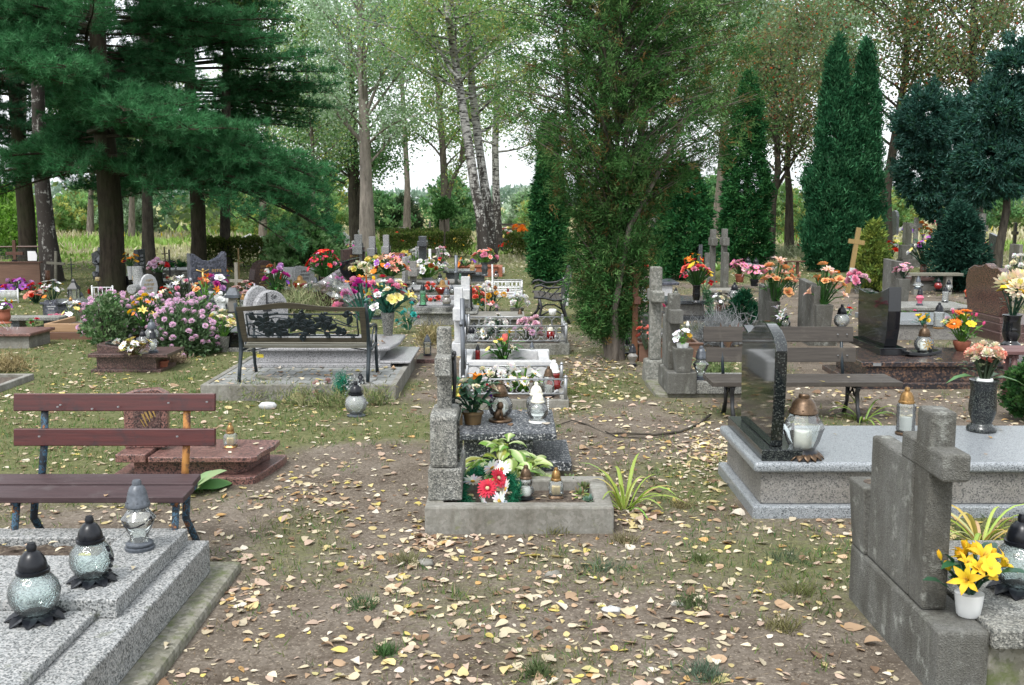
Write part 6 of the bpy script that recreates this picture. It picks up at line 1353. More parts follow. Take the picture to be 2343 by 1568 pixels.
# brown wooden cross with its planter
p=gp(1452,828);c=thing('grave_cross','brown varnished wooden cross beside the plank planter','cross',p,0,'crosses on the graves');zt=ap(1446,626,p.y).z
BX(c,'upright','wood_brown',-.032,.0,-.05,.032,.06,zt,b=.003);BX(c,'crossbar','wood_dark',-.034,-.20,zt-.33,.034,.28,zt-.255,b=.003)
p=gp(1462,828);g=thing('grave','plank planter box grave behind the lichen-covered cross','grave',p,0,'graves');foot(p.x,p.y,p.x+.75,p.y+.6)
m=MB();m.box(0,0,0,.72,.03,.20);m.box(0,.55,0,.72,.58,.20);m.box(0,.032,0,.03,.548,.2);m.box(.69,.032,0,.72,.548,.2);m.build('planks',M['wood_planter'],g,bevel=.003);BX(g,'top_board','wood_planter',-.012,-.012,.201,.732,.05,.217,b=.003);BX(g,'soil_bed','soil',.032,.034,0,.688,.548,.15,b=0)
bouquet(1478,800,.15,44,68,None,[('rose','coral',4,.36),('rose','salmon',3,.34),('tulip','peach',2,.2)],'coral roses growing out of the plank planter','s',8,.25)
bouquet(1520,805,.15,30,44,None,[('mum','silver',4,.34)],'grey-white frosted posy in the plank planter','s',12,.3)
lantern(1447,838,0,52,'vase','black','g_smoke','black','smoky ribbed lantern with a black cap at the foot of the brown wooden cross',candle=None)
lantern(1435,812,0,42,'vase','black','clear','black','clear lantern with a black cap half behind the brown wooden cross',candle=None)
# grey graves behind the arborvitae at the right
p=gp(1438,782);g=thing('grave','low grey concrete grave with a squared cross post behind the brown wooden cross','grave',p,0,'graves');foot(p.x-.3,p.y,p.x+.9,p.y+.9)
BX(g,'plinth','concrete',-.25,0,-.02,.75,.7,.10,b=.008);BX(g,'block','aggregate_dirty',.0,.1,.102,.42,.5,.33,b=.008);BX(g,'cross_upright','aggregate_dirty',-.02,.2,.332,.07,.3,.75);BX(g,'crossbar','aggregate_dirty',-.024,.08,.52,.074,.42,.61)
bouquet(1425,720,.15,40,62,None,[('carn','pale_pink',6,.4),('carn','white',3,.36)],'pale pink carnations just right of the arborvitae foliage','s',8,.26)
bouquet(1478,745,.15,62,60,('pot','bronze',.2,.4),[('rose','pale_pink',4,.26),('carn','brown',4,.3)],'withered pot with a few pale pink roses between the two concrete crosses','d',30,.26)
bouquet(1504,712,.2,30,36,None,[('rose','rose',3,.5),('rose','crimson',2,.44)],'crimson pink roses left of the grey granite table grave','g',6,.3)
p=gp(1440,690);g=thing('grave','white marble table grave with a bluish slab behind the arborvitae','grave',p,0,'graves');foot(p.x-.4,p.y,p.x+.9,p.y+1)
BX(g,'wall','marble',-.2,.05,-.02,.80,.9,.30);BX(g,'slab','granite_blue',-.3,0,.302,.92,1.0,.35,b=.01)
bouquet(1472,645,.35,52,62,('tube','granite_jet',.45,.32),[('rose','red',5,.28),('lily','lemon',3,.3),('rose','crimson',2,.2)],'dark vase of red roses with big white-edged leaves on the bluish slab','l',22,.26)
bouquet(1480,652,.35,42,20,None,[('carn','pale_pink',4,.36),('carn','white',3,.3)],'low pink and white posy lying on the bluish slab','s',6,.2,flat=True)
for(x,y,h,s,cp,gl,bs,lb)in((1483,668,20,'tall','bronze','clear','black','clear lantern with a bronze cap before the white marble grave'),(1532,663,14,'vase','black','milky','black','small white lantern with a black cap, left of a twin lantern by the leaf path'),(1546,676,18,'globe','black','clear','black','clear lantern with a black cap, right of its small white neighbour by the leaf path'),(1442,622,20,'globe','black','milky','grey','milky lantern with a black cap standing left of the red-rose vase'),(1538,697,18,'waist','grey','clear','grey','pewter-capped lantern on the white marble edge')):
 lantern(x,y,.0,h,s,cp,gl,bs,lb,candle=None)
# granite table grave with the black urn
p=gp(1530,735);g=thing('grave','grey granite table grave under the black urn of yellow and coral flowers','grave',p,0,'graves');foot(p.x-.1,p.y-.1,p.x+1.0,p.y+1.1)
MB().prism([(0,0),(.75,-.04),(.95,.0),(.95,.9),(0,.9)],-.02,.07,'xy').build('plinth',M['granite_dk'],g,bevel=.006);BX(g,'wall','granite_side',.02,.1,.072,.56,.85,.25,b=.005);BX(g,'slab','granite_dk',-.06,.04,.252,.68,.92,.31,b=.008)
bouquet(1593,694,.31,78,100,('urn','granite_jet',.42,.26),[('open','yellow',6,.24),('rose','coral',5,.24),('carn','pink',3,.28),('rose','crimson',4,.16),('open','orange',3,.22),('berry','rose',3,.1)],'black urn of yellow, coral and pink flowers with trailing ivy','g',30,.18,seed=14)
iv=thing('ivy_garland','ivy garland trailing from the black urn over the slab edge','garland',gp(1610,690,.31),0,FG);rng=np.random.default_rng(51);n=420
t_=rng.random(n);P=np.stack([.02+.09*t_+rng.normal(size=n)*.03,-.02-.07*t_+rng.normal(size=n)*.02,.18-.36*t_+rng.normal(size=n)*.03],1);link('leaves',blades('leaves',P,rng.normal(size=(n,3))+[0,-.3,-.5],.035,.026,tint(n,((.03,.14,.05),(.06,.2,.08),(.2,.3,.16)),rng,.2),M['plastic_leaf'],rng=rng),iv)
bouquet(1612,668,.3,60,38,None,[('rose','red',5,.22),('berry','scarlet',3,.12)],'red roses with a pale leaf sprig right of the black urn','p',10,.24)
bouquet(1650,718,.02,44,52,('basket','wood_dark',.4,.62),[('rose','cream',4,.3),('open','white',3,.3),('open','pale',2,.3)],'dark basket of cream flowers with red ribbon beside the grey table grave','s',8,.24)
lantern(1680,690,.12,44,'globe','black','clear','black','big clear globe lantern with a black cap before the twin concrete crosses',candle=None)
lantern(1644,692,.02,24,'tall','black','clear','black','slim black-capped lantern behind the basket of cream flowers',candle=None)
# twin concrete crosses
for(x,y,yt,lb,dx)in((1630,660,525,'left one of the twin concrete crosses in front of the thujas',-1),(1656,664,524,'right one of the twin concrete crosses in front of the thujas',1)):
 p=gp(x,y);c=thing('grave_cross',lb,'cross',p,0,'twin concrete crosses');zt=ap(x,yt,p.y).z
 BX(c,'upright','aggregate_dirty',-.055,.0,-.02,.055,.13,zt,b=.005);BX(c,'crossbar','aggregate_dirty',-.06,-.16,zt-.34,.06,.28,zt-.18,b=.005)
 BX(c,'wing','aggregate_dirty',-.05,-.22,-.02,.05,-.004,zt*.62,b=.005)if dx>0 else BX(c,'wing','aggregate_dirty',-.16,.02,-.02,-.058,.12,zt*.6,b=.005)
p=gp(1618,690);g=thing('grave','curved concrete bench-like plinth under the twin concrete crosses','grave',p,0,'graves');foot(p.x-.1,p.y,p.x+.9,p.y+.9)
MB().prism([(0,0),(.45,-.05),(.62,.05),(.62,.5),(0,.5)],-.02,.16,'xy').build('plinth',M['aggregate_dirty'],g,bevel=.006);MB().prism([(-.03,-.03),(.47,-.08),(.66,.04),(.66,.55),(-.03,.55)],.162,.21,'xy').build('slab',M['concrete'],g,bevel=.006)
plant('fern_plant','bright green fern-like plant between the twin concrete crosses',1641,620,.25,22,.30,.06,((.2,.36,.1),(.28,.44,.16)),41,(.5,1.3),.2,.5)
slabstone('dark slanted headstone behind the red gladioli',1597,645,560,.62,.09,'granite_dk',-.04)
bouquet(1590,640,.35,60,60,None,[('spike','scarlet',2,.22),('lily','orange',4,.28),('open','yellow',3,.2)],'red gladioli and orange lilies in front of the dark slanted headstone','g',16,.26)
lantern(1574,628,.35,18,'cyl','white','milky','white','plain white candle glass with a red rim on the dark plinth',candle=None)
# pink daisies, terracotta
bouquet(1692,646,.12,46,56,('pot','terracotta',.34,.5),[('daisy','pink/magenta',9,.34),('daisy','pale_pink/rose',4,.34)],'terracotta pot of pink and magenta daisies right of the twin concrete crosses','g',12,.2)
bouquet(1726,655,.12,56,54,('pot','black',.3,.4),[('daisy','pink/rose',9,.3),('daisy','pale_pink',5,.3)],'second clump of pink daisies right of the terracotta pot','g',12,.2)
lantern(1711,622,.12,34,'globe','black','milky','black','white patterned lantern, left one of two before the tall thuja',candle=None)
lantern(1729,624,.12,34,'globe','black','clear','black','white patterned lantern, right one of two before the tall thuja',candle=None)
# grey headstone backs with stone vases
for(x,y,yt,w,dz,vb,lb)in((1757,768,662,.62,.03,(1768,764,690,26),'dark-flecked grey headstone back, leftmost of three with square stone vases'),(1858,790,655,.72,.05,(1880,792,697,40),'large grey headstone back in the middle of three with square stone vases'),(2052,712,600,.75,.02,(2064,708,638,26),'slanted grey headstone back, rightmost of three with square stone vases')):
 r_,h_=slabstone(lb,x,y,yt,w,.085,'aggregate_dirty',dz);foot(r_.location.x-.1,r_.location.y-.2,r_.location.x+1.2,r_.location.y+w)
 q_=Vector(r_.location);BX(r_,'base','aggregate_dirty',-.06,-.06,-.02,.30,w+.05,.14)
 s_=px(vb[3],q_.y)/2;zt=ap(vb[0],vb[2],q_.y).z;xc=ap(vb[0],vb[1],q_.y).x-q_.x
 MB().taper(xc-s_*.78,-.055,.142,xc+s_*.78,.11,zt,-s_*.22,-.02).build('stone_vase',M['aggregate_dirty'],r_,bevel=.006)
 r_['vase']=(xc+q_.x,q_.y+.03,zt-.01)
hv=[o for o in bpy.data.objects if 'vase' in o.keys()]
V3=[tuple(o['vase'])for o in hv]
for o in hv:del o['vase']
bouquet(0,0,0,98,96,None,[('rose','apricot',10,.26),('lily','peach/white',4,.36),('lily','white',1,.3),('rose','peach',4,.2)],'apricot roses and peach lilies in the leftmost square stone vase','g',22,.24,at=Vector(V3[0]),lean=.12,seed=15)
bouquet(0,0,0,88,104,None,[('rose','apricot',7,.26),('lily','peach/white',6,.44),('rose','orange',2,.2)],'tall apricot roses and open peach lilies in the middle square stone vase','g',24,.26,at=Vector(V3[1]),lean=.12,seed=16)
bouquet(0,0,0,44,42,None,[('daisy','pink/white',9,.36),('carn','pale_pink',5,.34)],'pink and white cyclamen-like flowers in the rightmost square stone vase','d',10,.28,at=Vector(V3[2]),seed=17)
bouquet(1785,750,.15,46,60,None,[('lily','white',3,.6)],'white lily with ferny leaves between two grey headstone backs','g',16,.36)
bouquet(1810,668,.1,52,60,None,[('tulip','coral',8,.2),('tulip','peach',3,.2)],'coral tulip bunch standing before the small dark plank bench','d',12,.22)
bouquet(1745,650,.1,46,40,None,[('tulip','coral',6,.2),('tulip','white',1,.2)],'coral rosebuds above the apricot roses of the leftmost stone vase','g',8,.24)
lantern(1797,752,.12,36,'globe','black','clear','black','black-capped lantern squeezed beside the large grey headstone back',candle=None)
lantern(1925,752,.2,56,'globe','black','milky','black','milky lantern with a big domed black cap left of the curved black headstone',candle=None)
lantern(1941,722,.2,26,'square','grey','clear','grey','small grey-capped lantern behind the domed black one',candle=None)
bouquet(1935,735,.2,44,40,None,[('rose','scarlet',2,.3),('open','yellow',1,.2)],'red rose with yellow-green leaves behind the domed black lantern','l',14,.34)
# small dark plank bench
p=gp(1812,628);b=thing('plank_bench','small dark plank bench before the twin-topped juniper','bench',p,0,'benches');zt=ap(1812,597,p.y).z
BX(b,'seat','wood_dark',-.32,-.1,zt-.03,.30,.02,zt,b=.003);BX(b,'seat','wood_dark',-.26,.03,zt-.035,.34,.16,zt-.004,b=.003)
for x in(-.16,.14):BX(b,'leg','wood_dark',x-.03,-.03,-.02,x+.03,.06,zt-.036,b=0)
tuft('weedy bed of grey-green plants behind the small dark plank bench',1800,590,160,36,((.2,.24,.15),(.28,.3,.2),(.15,.2,.1)),52,1600,'weed_bed','weeds',.012)
bouquet(1828,585,0,40,40,None,[('spike','orange',2,.16),('open','yellow',3,.2),('rose','crimson',3,.2)],'orange and yellow flowers in the weedy bed','s',8,.2)
# curved black headstone on the brown granite grave
c0=Vector((3.50,10.12,0));g=thing('grave','swirled brown granite grave bearing the curved black headstone and an open stone book','grave',c0,0,'graves');foot(3.3,9.95,6.2,11.3)
BX(g,'plinth','granite_multi',-.12,-.10,-.03,2.6,1.1,.055,b=.005);BX(g,'wall','granite_multi',.0,.03,.057,2.5,1.0,.20,b=.004);BX(g,'slab','granite_multi',-.06,.0,.202,2.6,1.06,.25)
BX(g,'label_plate','silver',.05,-.0035,.212,.13,-.001,.24,b=0)
p=Vector(gp(2040,812,.25));zt=ap(2045,655,p.y).z-.335
r_=thing('headstone','curved polished black headstone with a scooped top behind the dark wooden bench','headstone',p,0,HG)
BX(r_,'base','granite_jet',-.14,-.06,0,.13,.95,.075,b=.004)
P=[(.06,0),(.88,0),(.92,zt*.5),(.93,zt*.86)]+[(.93-.93*k/8,zt*(.86+.14*((k/8)**2.2)-.06*math.sin(math.pi*k/8)))for k in range(1,9)]+[(-.015,zt*.6),(.0,zt*.3)]
MB().prism([(a,q_+0)for a,q_ in P],-.06,.07,'yz').build('slab',M['granite_jet'],r_,bevel=.006,loc=(0,0,.076))
bk=thing('stone_book','open black stone book lying on the swirled brown granite slab','book',gp(2100,812,.25),0)
for s_ in(-1,1):o=MB().prism([(0,0),(.20*s_,.02),(.20*s_,.055),(0,.025)],-.12,.14,'xz').build('page',M['granite_jet'],bk,bevel=.003)
bk.rotation_euler=(0,0,.3)
l_=lantern(2113,811,.25,70,'globe','bronze','clear','bronze','clear globe lantern with a golden star on the glass, before the open stone book');m=MB();hl=px(70,l_.location.y)
for k in range(8):a=k*math.pi/4;m.obox((.10*hl*math.cos(a),-.325*hl,.36*hl+.10*hl*math.sin(a)),(.07*hl*math.cos(a),0,.07*hl*math.sin(a)),(0,.004*hl,0),(-.018*hl*math.sin(a),0,.018*hl*math.cos(a)))
m.build('gold_star',M['gold'],l_)
bouquet(2200,803,.25,96,108,('bowl','terracotta',.22,.42),[('gerbera','orange',3,.34),('lily','lemon',2,.24),('tulip','rose',4,.14),('open','yellow',2,.24),('carn','pale_pink',2,.16)],'terracotta bowl of orange and yellow flowers on the swirled brown granite','l',40,.24,seed=18)
p=gp(2052,792);g=thing('grave','pale granite slab grave with fallen petals behind the open stone book','grave',p+Vector((0,.6,0)),0,'graves');foot(p.x,p.y+.5,p.x+1.5,p.y+1.8)
BX(g,'wall','granite_side',.0,.0,-.02,1.16,.85,.20,b=.005);BX(g,'slab','granite',-.04,-.04,.202,1.22,.95,.27)
lantern(2147,752,.27,60,'cyl','black','milky','brass','tall pale candle lantern with a dark cap on the petal-strewn granite slab')
bouquet(2112,745,.27,58,28,None,[('open','yellow',4,.3),('open','gold',2,.3)],'flat yellow flowers with blue-green leaves on the petal-strewn granite slab','t',10,.36,flat=True)
bouquet(2080,742,.0,46,42,None,[('rose','rose',2,.2)],'bright fern leaves with pink buds right of the curved black headstone','l',20,.4)
p=gp(2045,728);g=thing('grave','grey terrazzo kerb grave with pink and white lanterns behind the curved black headstone','grave',p,0,'graves');foot(p.x-.2,p.y,p.x+2,p.y+1.2)
BX(g,'wall','aggregate',-.1,.0,-.02,1.25,1.0,.12);BX(g,'slab','aggregate',-.15,-.05,.122,1.32,1.05,.17)
for(x,y,h,s,cp,gl,bs,lb,z)in((2104,699,40,'vase','black','g_pink','grey','pink glass lantern on the grey terrazzo kerb grave',.17),(2162,692,38,'cyl','black','milky','black','milky lantern with a black cap and spiral foot near the pink one',.17),(2146,664,28,'globe','black','g_red','black','deep red lantern in front of the plank table',.17),(2170,668,28,'globe','black','clear','black','clear lantern with a black cap right of the deep red one',.17),(2100,662,30,'squat','grey','clear','grey','squat wide clear glass lantern left of the deep red one',.17),(2214,684,38,'vase','black','g_orange','black','orange glass lantern beside the big brown headstone',0.1)):
 lantern(x,y,z,h,s,cp,gl,bs,lb,candle=None)
p=gp(2130,690);t=thing('plank_table','long grey plank bench on posts behind the red lantern','bench',p+Vector((0,1.3,0)),0,'benches');q_=t.location;zt=ap(2150,626,q_.y).z
xa,xb=ap(2080,626,q_.y).x-q_.x,ap(2205,626,q_.y).x-q_.x
BX(t,'board','bench_slat',xa,0,zt-.05,xb,.3,zt,b=.004)
for x in(ap(2175,640,q_.y).x-q_.x,xa+.2):BX(t,'post','concrete',x-.06,.05,-.02,x+.06,.22,zt-.052,b=.004)
g=thing('grave','dark brown granite ledge grave behind the long plank bench','grave',p+Vector((-.3,2.2,0)),0,'graves');foot(p.x-.5,p.y+2.2,p.x+1.5,p.y+3.2)
BX(g,'wall','aggregate_dirty',-.1,0,-.02,1.5,.8,.22);BX(g,'slab','granite_plum',-.15,-.05,.222,1.6,.85,.30)
# brown headstone at the right edge
p=gp(2228,772)+Vector((.22,0,0));r_=thing('headstone','big shield-shaped brown granite headstone at the right edge','headstone',p,0,HG);foot(p.x-.2,p.y-.3,p.x+2,p.y+1.4);zt=ap(2232,612,p.y).z
BX(r_,'plinth','granite_plum',-.12,-.55,-.02,1.5,1.15,.12);BX(r_,'step','granite_plum',-.06,-.4,.122,.9,1.1,.22);BX(r_,'base','granite_plum',-.02,-.3,.222,.20,1.05,.29)
P=[(.02,0),(.98,0),(1.06,.35),(1.08,.62),(1.02,.80),(.86,.885),(.70,.87),(.58,.90),(.50,.95),(.42,.90),(.30,.87),(.14,.885),(-.02,.80),(-.08,.62),(-.06,.35)]
MB().prism([(a*1.02-.18,q_*(zt-.29)/.9)for a,q_ in P],0,.12,'yz').build('slab',M['granite_brown'],r_,bevel=.008,loc=(.03,0,.291))
bouquet(2312,792,.25,100,158,('urn','granite_jet',.46,.44),[('mum','cream/lemon',2,.66),('mum','cream',1,.62),('open','yellow',4,.34),('rose','rose',1,.22)],'black vase of big cream chrysanthemums before the shield-shaped brown headstone','d',26,.2,dome=.4,seed=19,spread=.9)
# yellow wooden cross, pink flowers and far right things
p=gp(1940,672);c=thing('grave_cross','leaning yellow wooden cross beside the golden thuja','cross',p,0,'crosses on the graves');c.rotation_euler=(0,R(7.5),0);zt=ap(1957,520,p.y).z
BX(c,'upright','wood_gold',-.045,0,-.05,.045,.05,zt,b=.003);BX(c,'crossbar','wood_gold',-.16,-.004,zt-.33,.16,.054,zt-.24,b=.003);BX(c,'plaque','marble',-.05,-.012,.25,.06,-.002,.52,b=.003)
slabstone('dark brown slab half hidden behind the leaning yellow cross',1975,655,570,.5,.1,'granite_plum',.0)
bouquet(1962,672,.1,52,54,('tube','clear',.35,.3),[('carn','pink',8,.36),('carn','pale_pink',5,.34)],'pink carnations in a glass vase at the foot of the leaning yellow cross','d',10,.24)
p=gp(2085,612);c=thing('grave_cross','grey stone cross with a square block beside the dark yew','cross',p,0,'crosses on the graves');zt=ap(2092,498,p.y).z
BX(c,'plinth','aggregate_dirty',-.25,-.05,-.02,.25,.5,.22);BX(c,'block','aggregate_dirty',-.26,.05,.222,.10,.35,.62);BX(c,'upright','aggregate',.02,-.05,.222,.13,.045,zt,b=.005);BX(c,'crossbar','aggregate',-.09,-.054,zt-.28,.24,.047,zt-.17,b=.005)
bouquet(2112,636,.2,78,104,('vase','granite_brown',.30,.25),[('rose','red',5,.16),('carn','white',5,.2),('open','violet',3,.16),('open','yellow',4,.18),('carn','pale_pink',3,.16),('open','lemon',2,.16)],'brown granite vase of red, white, violet and yellow flowers before the dark yew','d',34,.24,seed=20,dome=.7)
bouquet(2040,590,.2,42,40,None,[('rose','scarlet',5,.3),('open','white',4,.3),('open','orange',2,.24)],'red and white bouquet left of the grey stone cross','g',10,.26)
cross('dark stone cross between the yew and the bare cypress stem',2240,640,0,150,.20,.14,.11,'aggregate_dirty',.78)
slabstone('dark slanted headstone behind the bare cypress stem',2285,620,545,.7,.1,'granite_dk',.12)
slabstone('pale edge of a headstone farthest right behind the cream chrysanthemums',2330,610,560,.6,.1,'concrete',.0)
cross('small black cross at the far right edge',2318,600,0,90,.16,.10,.08,'granite_jet',.74)
bouquet(2250,585,.3,26,46,None,[('rose','scarlet',3,.4),('carn','white',3,.4)],'red and white flowers leaning on the dark stone cross','g',6,.3)
bouquet(2330,648,.3,60,70,None,[('carn','white',6,.26),('carn','cream',4,.26)],'white blooms at the right edge above the shield-shaped headstone','d',16,.22)
t=thing('garden_urn','white garden urn beside the shield-shaped headstone','urn',gp(2216,660),0);o=MB().lathe([(r*.26,z_*.34)for r,z_ in POTS['urn']],18).build('urn',M['white'],t);autosmooth(o)
for(x,y,yt,w,mt,lb)in((2025,546,490,.7,'granite_dk','dark headstone with a square top far behind the twin-topped juniper'),(2050,548,482,.9,'granite_dk','broad dark headstone far back with a round top'),(2078,570,510,.7,'aggregate_dirty','grey headstone peeping out behind the grey stone cross'),(1792,545,505,.6,'granite_plum','plum headstone far back right of the rowan stem')):
 slabstone(lb,x,y,yt,w,.12,mt,0,[(0,0),(1,0),(1,.8),(.8,.97),(.5,1),(.2,.97),(0,.8)]if 'round' in lb else None)
for(x,y,w,h,bl,lb)in((2075,540,40,26,[('carn','white',5,.3),('open','purple',3,.3)],'white and purple flowers by the broad dark headstone'),(2112,545,46,36,[('carn','rust',7,.3)],'rusty red flowers under the clipped blue cypress'),(2045,562,32,22,[('open','lemon',5,.34)],'pale yellow flowers far back near the hosta bed'),(1612,525,30,26,[('rose','scarlet',5,.3),('open','orange',2,.3)],'orange and red flowers far behind the twin concrete crosses'),(1438,520,38,22,[('carn','pink',4,.3),('carn','white',4,.3)],'pink and white flowers far back beyond the grey-green hedge'),(2142,535,22,40,[('carn','pink',5,.5)],'pink flowers on a post behind the clipped blue cypress')):
 bouquet(x,y,.1,w,h,None,bl,lb,'g',6,.24)
plant('hosta_plant','bright green hosta clump behind the red and white bouquet',2052,568,0,30,.5,.2,((.2,.34,.06),(.28,.42,.09)),43,(.2,1.1),.3,.9,r0=.2)
# ------------------------------------------------------------------ left middle: graves under the pines
p=gp(2,652);f=thing('board_fence','brown board compost bin with wire netting above, at the left edge under the pines','fence',p,0);zt=ap(40,602,p.y).z;xr=ap(92,640,p.y).x-p.x
BX(f,'board_panel','wood_planter',-1.5,0,0,xr,.05,zt,b=.004);BX(f,'top_rail','wood_dark',-1.5,-.03,zt+.002,xr+.05,.08,zt+.03,b=.004)
zn=ap(40,570,p.y).z;m=MB()
for k in range(60):x=-1.45+(xr+1.4)*k/59;m.tube([(x,.9,zt),(x,.9,zn)],.004,3)
for z_ in np.linspace(zt+.05,zn,5):m.tube([(-1.45,.9,z_),(xr-.05,.9,z_)],.004,3)
m.build('wire_netting',M['iron'],f);TB(f,'netting_rail','wood_dark',[(-1.45,.9,zn),(xr-.05,.9,zn+.02)],.02,6,s=0)
for x in(-1.42,xr-.03):BX(f,'post','wood_dark',x-.03,.87,0,x+.03,.93,zn,b=0)
def woodcross(label,x,y,yt,arm,w,mat,frac=.72,lean=0,t=.05,name='grave_cross',z=0,fwd=0):
 p=gp(x,y,z);p.y-=fwd;zt=ap(x,yt,p.y).z-z;c=thing(name,label,'cross',p,0,'crosses on the graves');c.rotation_euler=(0,lean,0);zc=zt*frac
 MB().box(-w/2,-t/2,-.03,w/2,t/2,zt).build('upright',M[mat],c,bevel=.003);MB().box(-arm,-t/2-.003,zc-w/2,arm,t/2+.003,zc+w/2).build('crossbar',M[mat],c,bevel=.003);return c,zt
c,zt=woodcross('dark brown wooden cross with two small black plaques before the board compost bin',38,650,550,.19,.07,'wood_dark',.70)
for z_ in(.50,.22):BX(c,'plaque','granite_jet',-.06,-.04,zt*z_-.06,.06,-.03,zt*z_+.06,b=0)
t=thing('notice_plaque','white plaque hung on the wire netting','plaque',ap(74,587,p.y+.86),0);MB().prism([(-.10,-.1),(.10,-.1),(.12,.02),(.08,.12),(-.10,.12)],-.02,0,'xz').build('plaque',M['paper'],t,bevel=.003)
woodcross('weathered grey wooden cross leaning on the birch foot',127,648,575,.20,.055,'bench_slat',.62,R(4))
woodcross('thin metal cross with a pointed plate behind the black house-shaped lantern',165,645,590,.08,.018,'iron',.72,0,.02)
woodcross('black metal cross between the grey trunk and the carved blue-grey stone',390,652,571,.13,.032,'iron_black',.66,0,.03)
woodcross('thin brown wooden cross behind the black metal cross',380,622,565,.08,.03,'oak',.72,R(-2),.03)
woodcross('pale wooden cross with a little crucifix against the speckled trunk',503,640,579,.07,.035,'wood_pale',.72,0,.03)
woodcross('bare white-wood cross right of the speckled trunk',541,668,601,.13,.06,'wood_pale',.38,R(1),.05)
woodcross('tall thin brown cross behind the bare white-wood cross',548,655,568,.10,.03,'wood_gold',.62,0,.03)
woodcross('small golden crucifix cross right of the rounded brown stone',630,662,600,.06,.03,'wood_gold',.66,0,.03)
t=thing('wooden_post','orange-brown wooden post stub before the birch','post',gp(110,650),0);TB(t,'post','wood_brown',[(0,0,-.02),(0,0,.30)],.055,10)
def gravebox(label,x,y,L,W_,h,wall,top,base=None,over=.03,th=.04,z=0,base_h=.05,group='graves',inset=.05,right=False):
 """plinth, wall and slab; (x, y) is the pixel of its near left (or right) foot"""
 p=gp(x,y,z);
 if right:p.x-=L
 g=thing('grave',label,'grave',p,0,group);foot(p.x,p.y,p.x+L,p.y+W_);b=base_h if base else 0
 if base:MB().box(0,0,-.03,L,W_,b).build('plinth',M[base],g,bevel=.005)
 MB().box(inset,inset,b+.001 if base else-.03,L-inset,W_-inset,h-th).build('wall',M[wall],g,bevel=.005)
 MB().box(inset-over,inset-over,h-th+.001,L-inset+over,W_-inset+over,h).build('slab',M[top],g,bevel=.008);return g
t=thing('house_lantern','big black house-shaped metal lantern under the birch','lantern',gp(171,694),0,LG);hh=px(56,t.location.y)
BX(t,'base','iron_black',-.2*hh,-.2*hh,0,.2*hh,.2*hh,.07*hh,b=.003);BX(t,'glass','clear',-.16*hh,-.16*hh,.071*hh,.16*hh,.16*hh,.58*hh,b=0)
m=MB()
for sx in(-1,1):
 for sy in(-1,1):m.box(sx*.17*hh-.015*hh,sy*.17*hh-.015*hh,.07*hh,sx*.17*hh+.015*hh,sy*.17*hh+.015*hh,.58*hh)
m.build('frame',M['iron_black'],t);MB().lathe([(.30*hh,.581*hh),(.28*hh,.62*hh),(.10*hh,.84*hh),(.09*hh,.92*hh),(.03*hh,1.0*hh)],4).build('cap',M['iron_black'],t)
for(x,y,h,s,cp,gl,bs,lb,z)in((163,704,26,'globe','brass','clear','grey','round clear lantern on the grey slab under the birch',.25),(187,692,24,'globe','grey','clear','grey','clear globe lantern half behind the black house-shaped lantern',0),(158,680,20,'vase','black','clear','black','black-capped lantern left of the black house-shaped lantern',0),(189,772,26,'tall','grey','clear','grey','slim clear lantern in front of the tan wooden border',0),(204,674,18,'cyl','bronze','g_red','grey','dark red lantern inside the low white fence near the pine foot',0),(224,645,20,'square','black','g_amber','black','little black coach lantern beside the dark angel',.3)):
 lantern(x,y,z,h,s,cp,gl,bs,lb,candle=None)
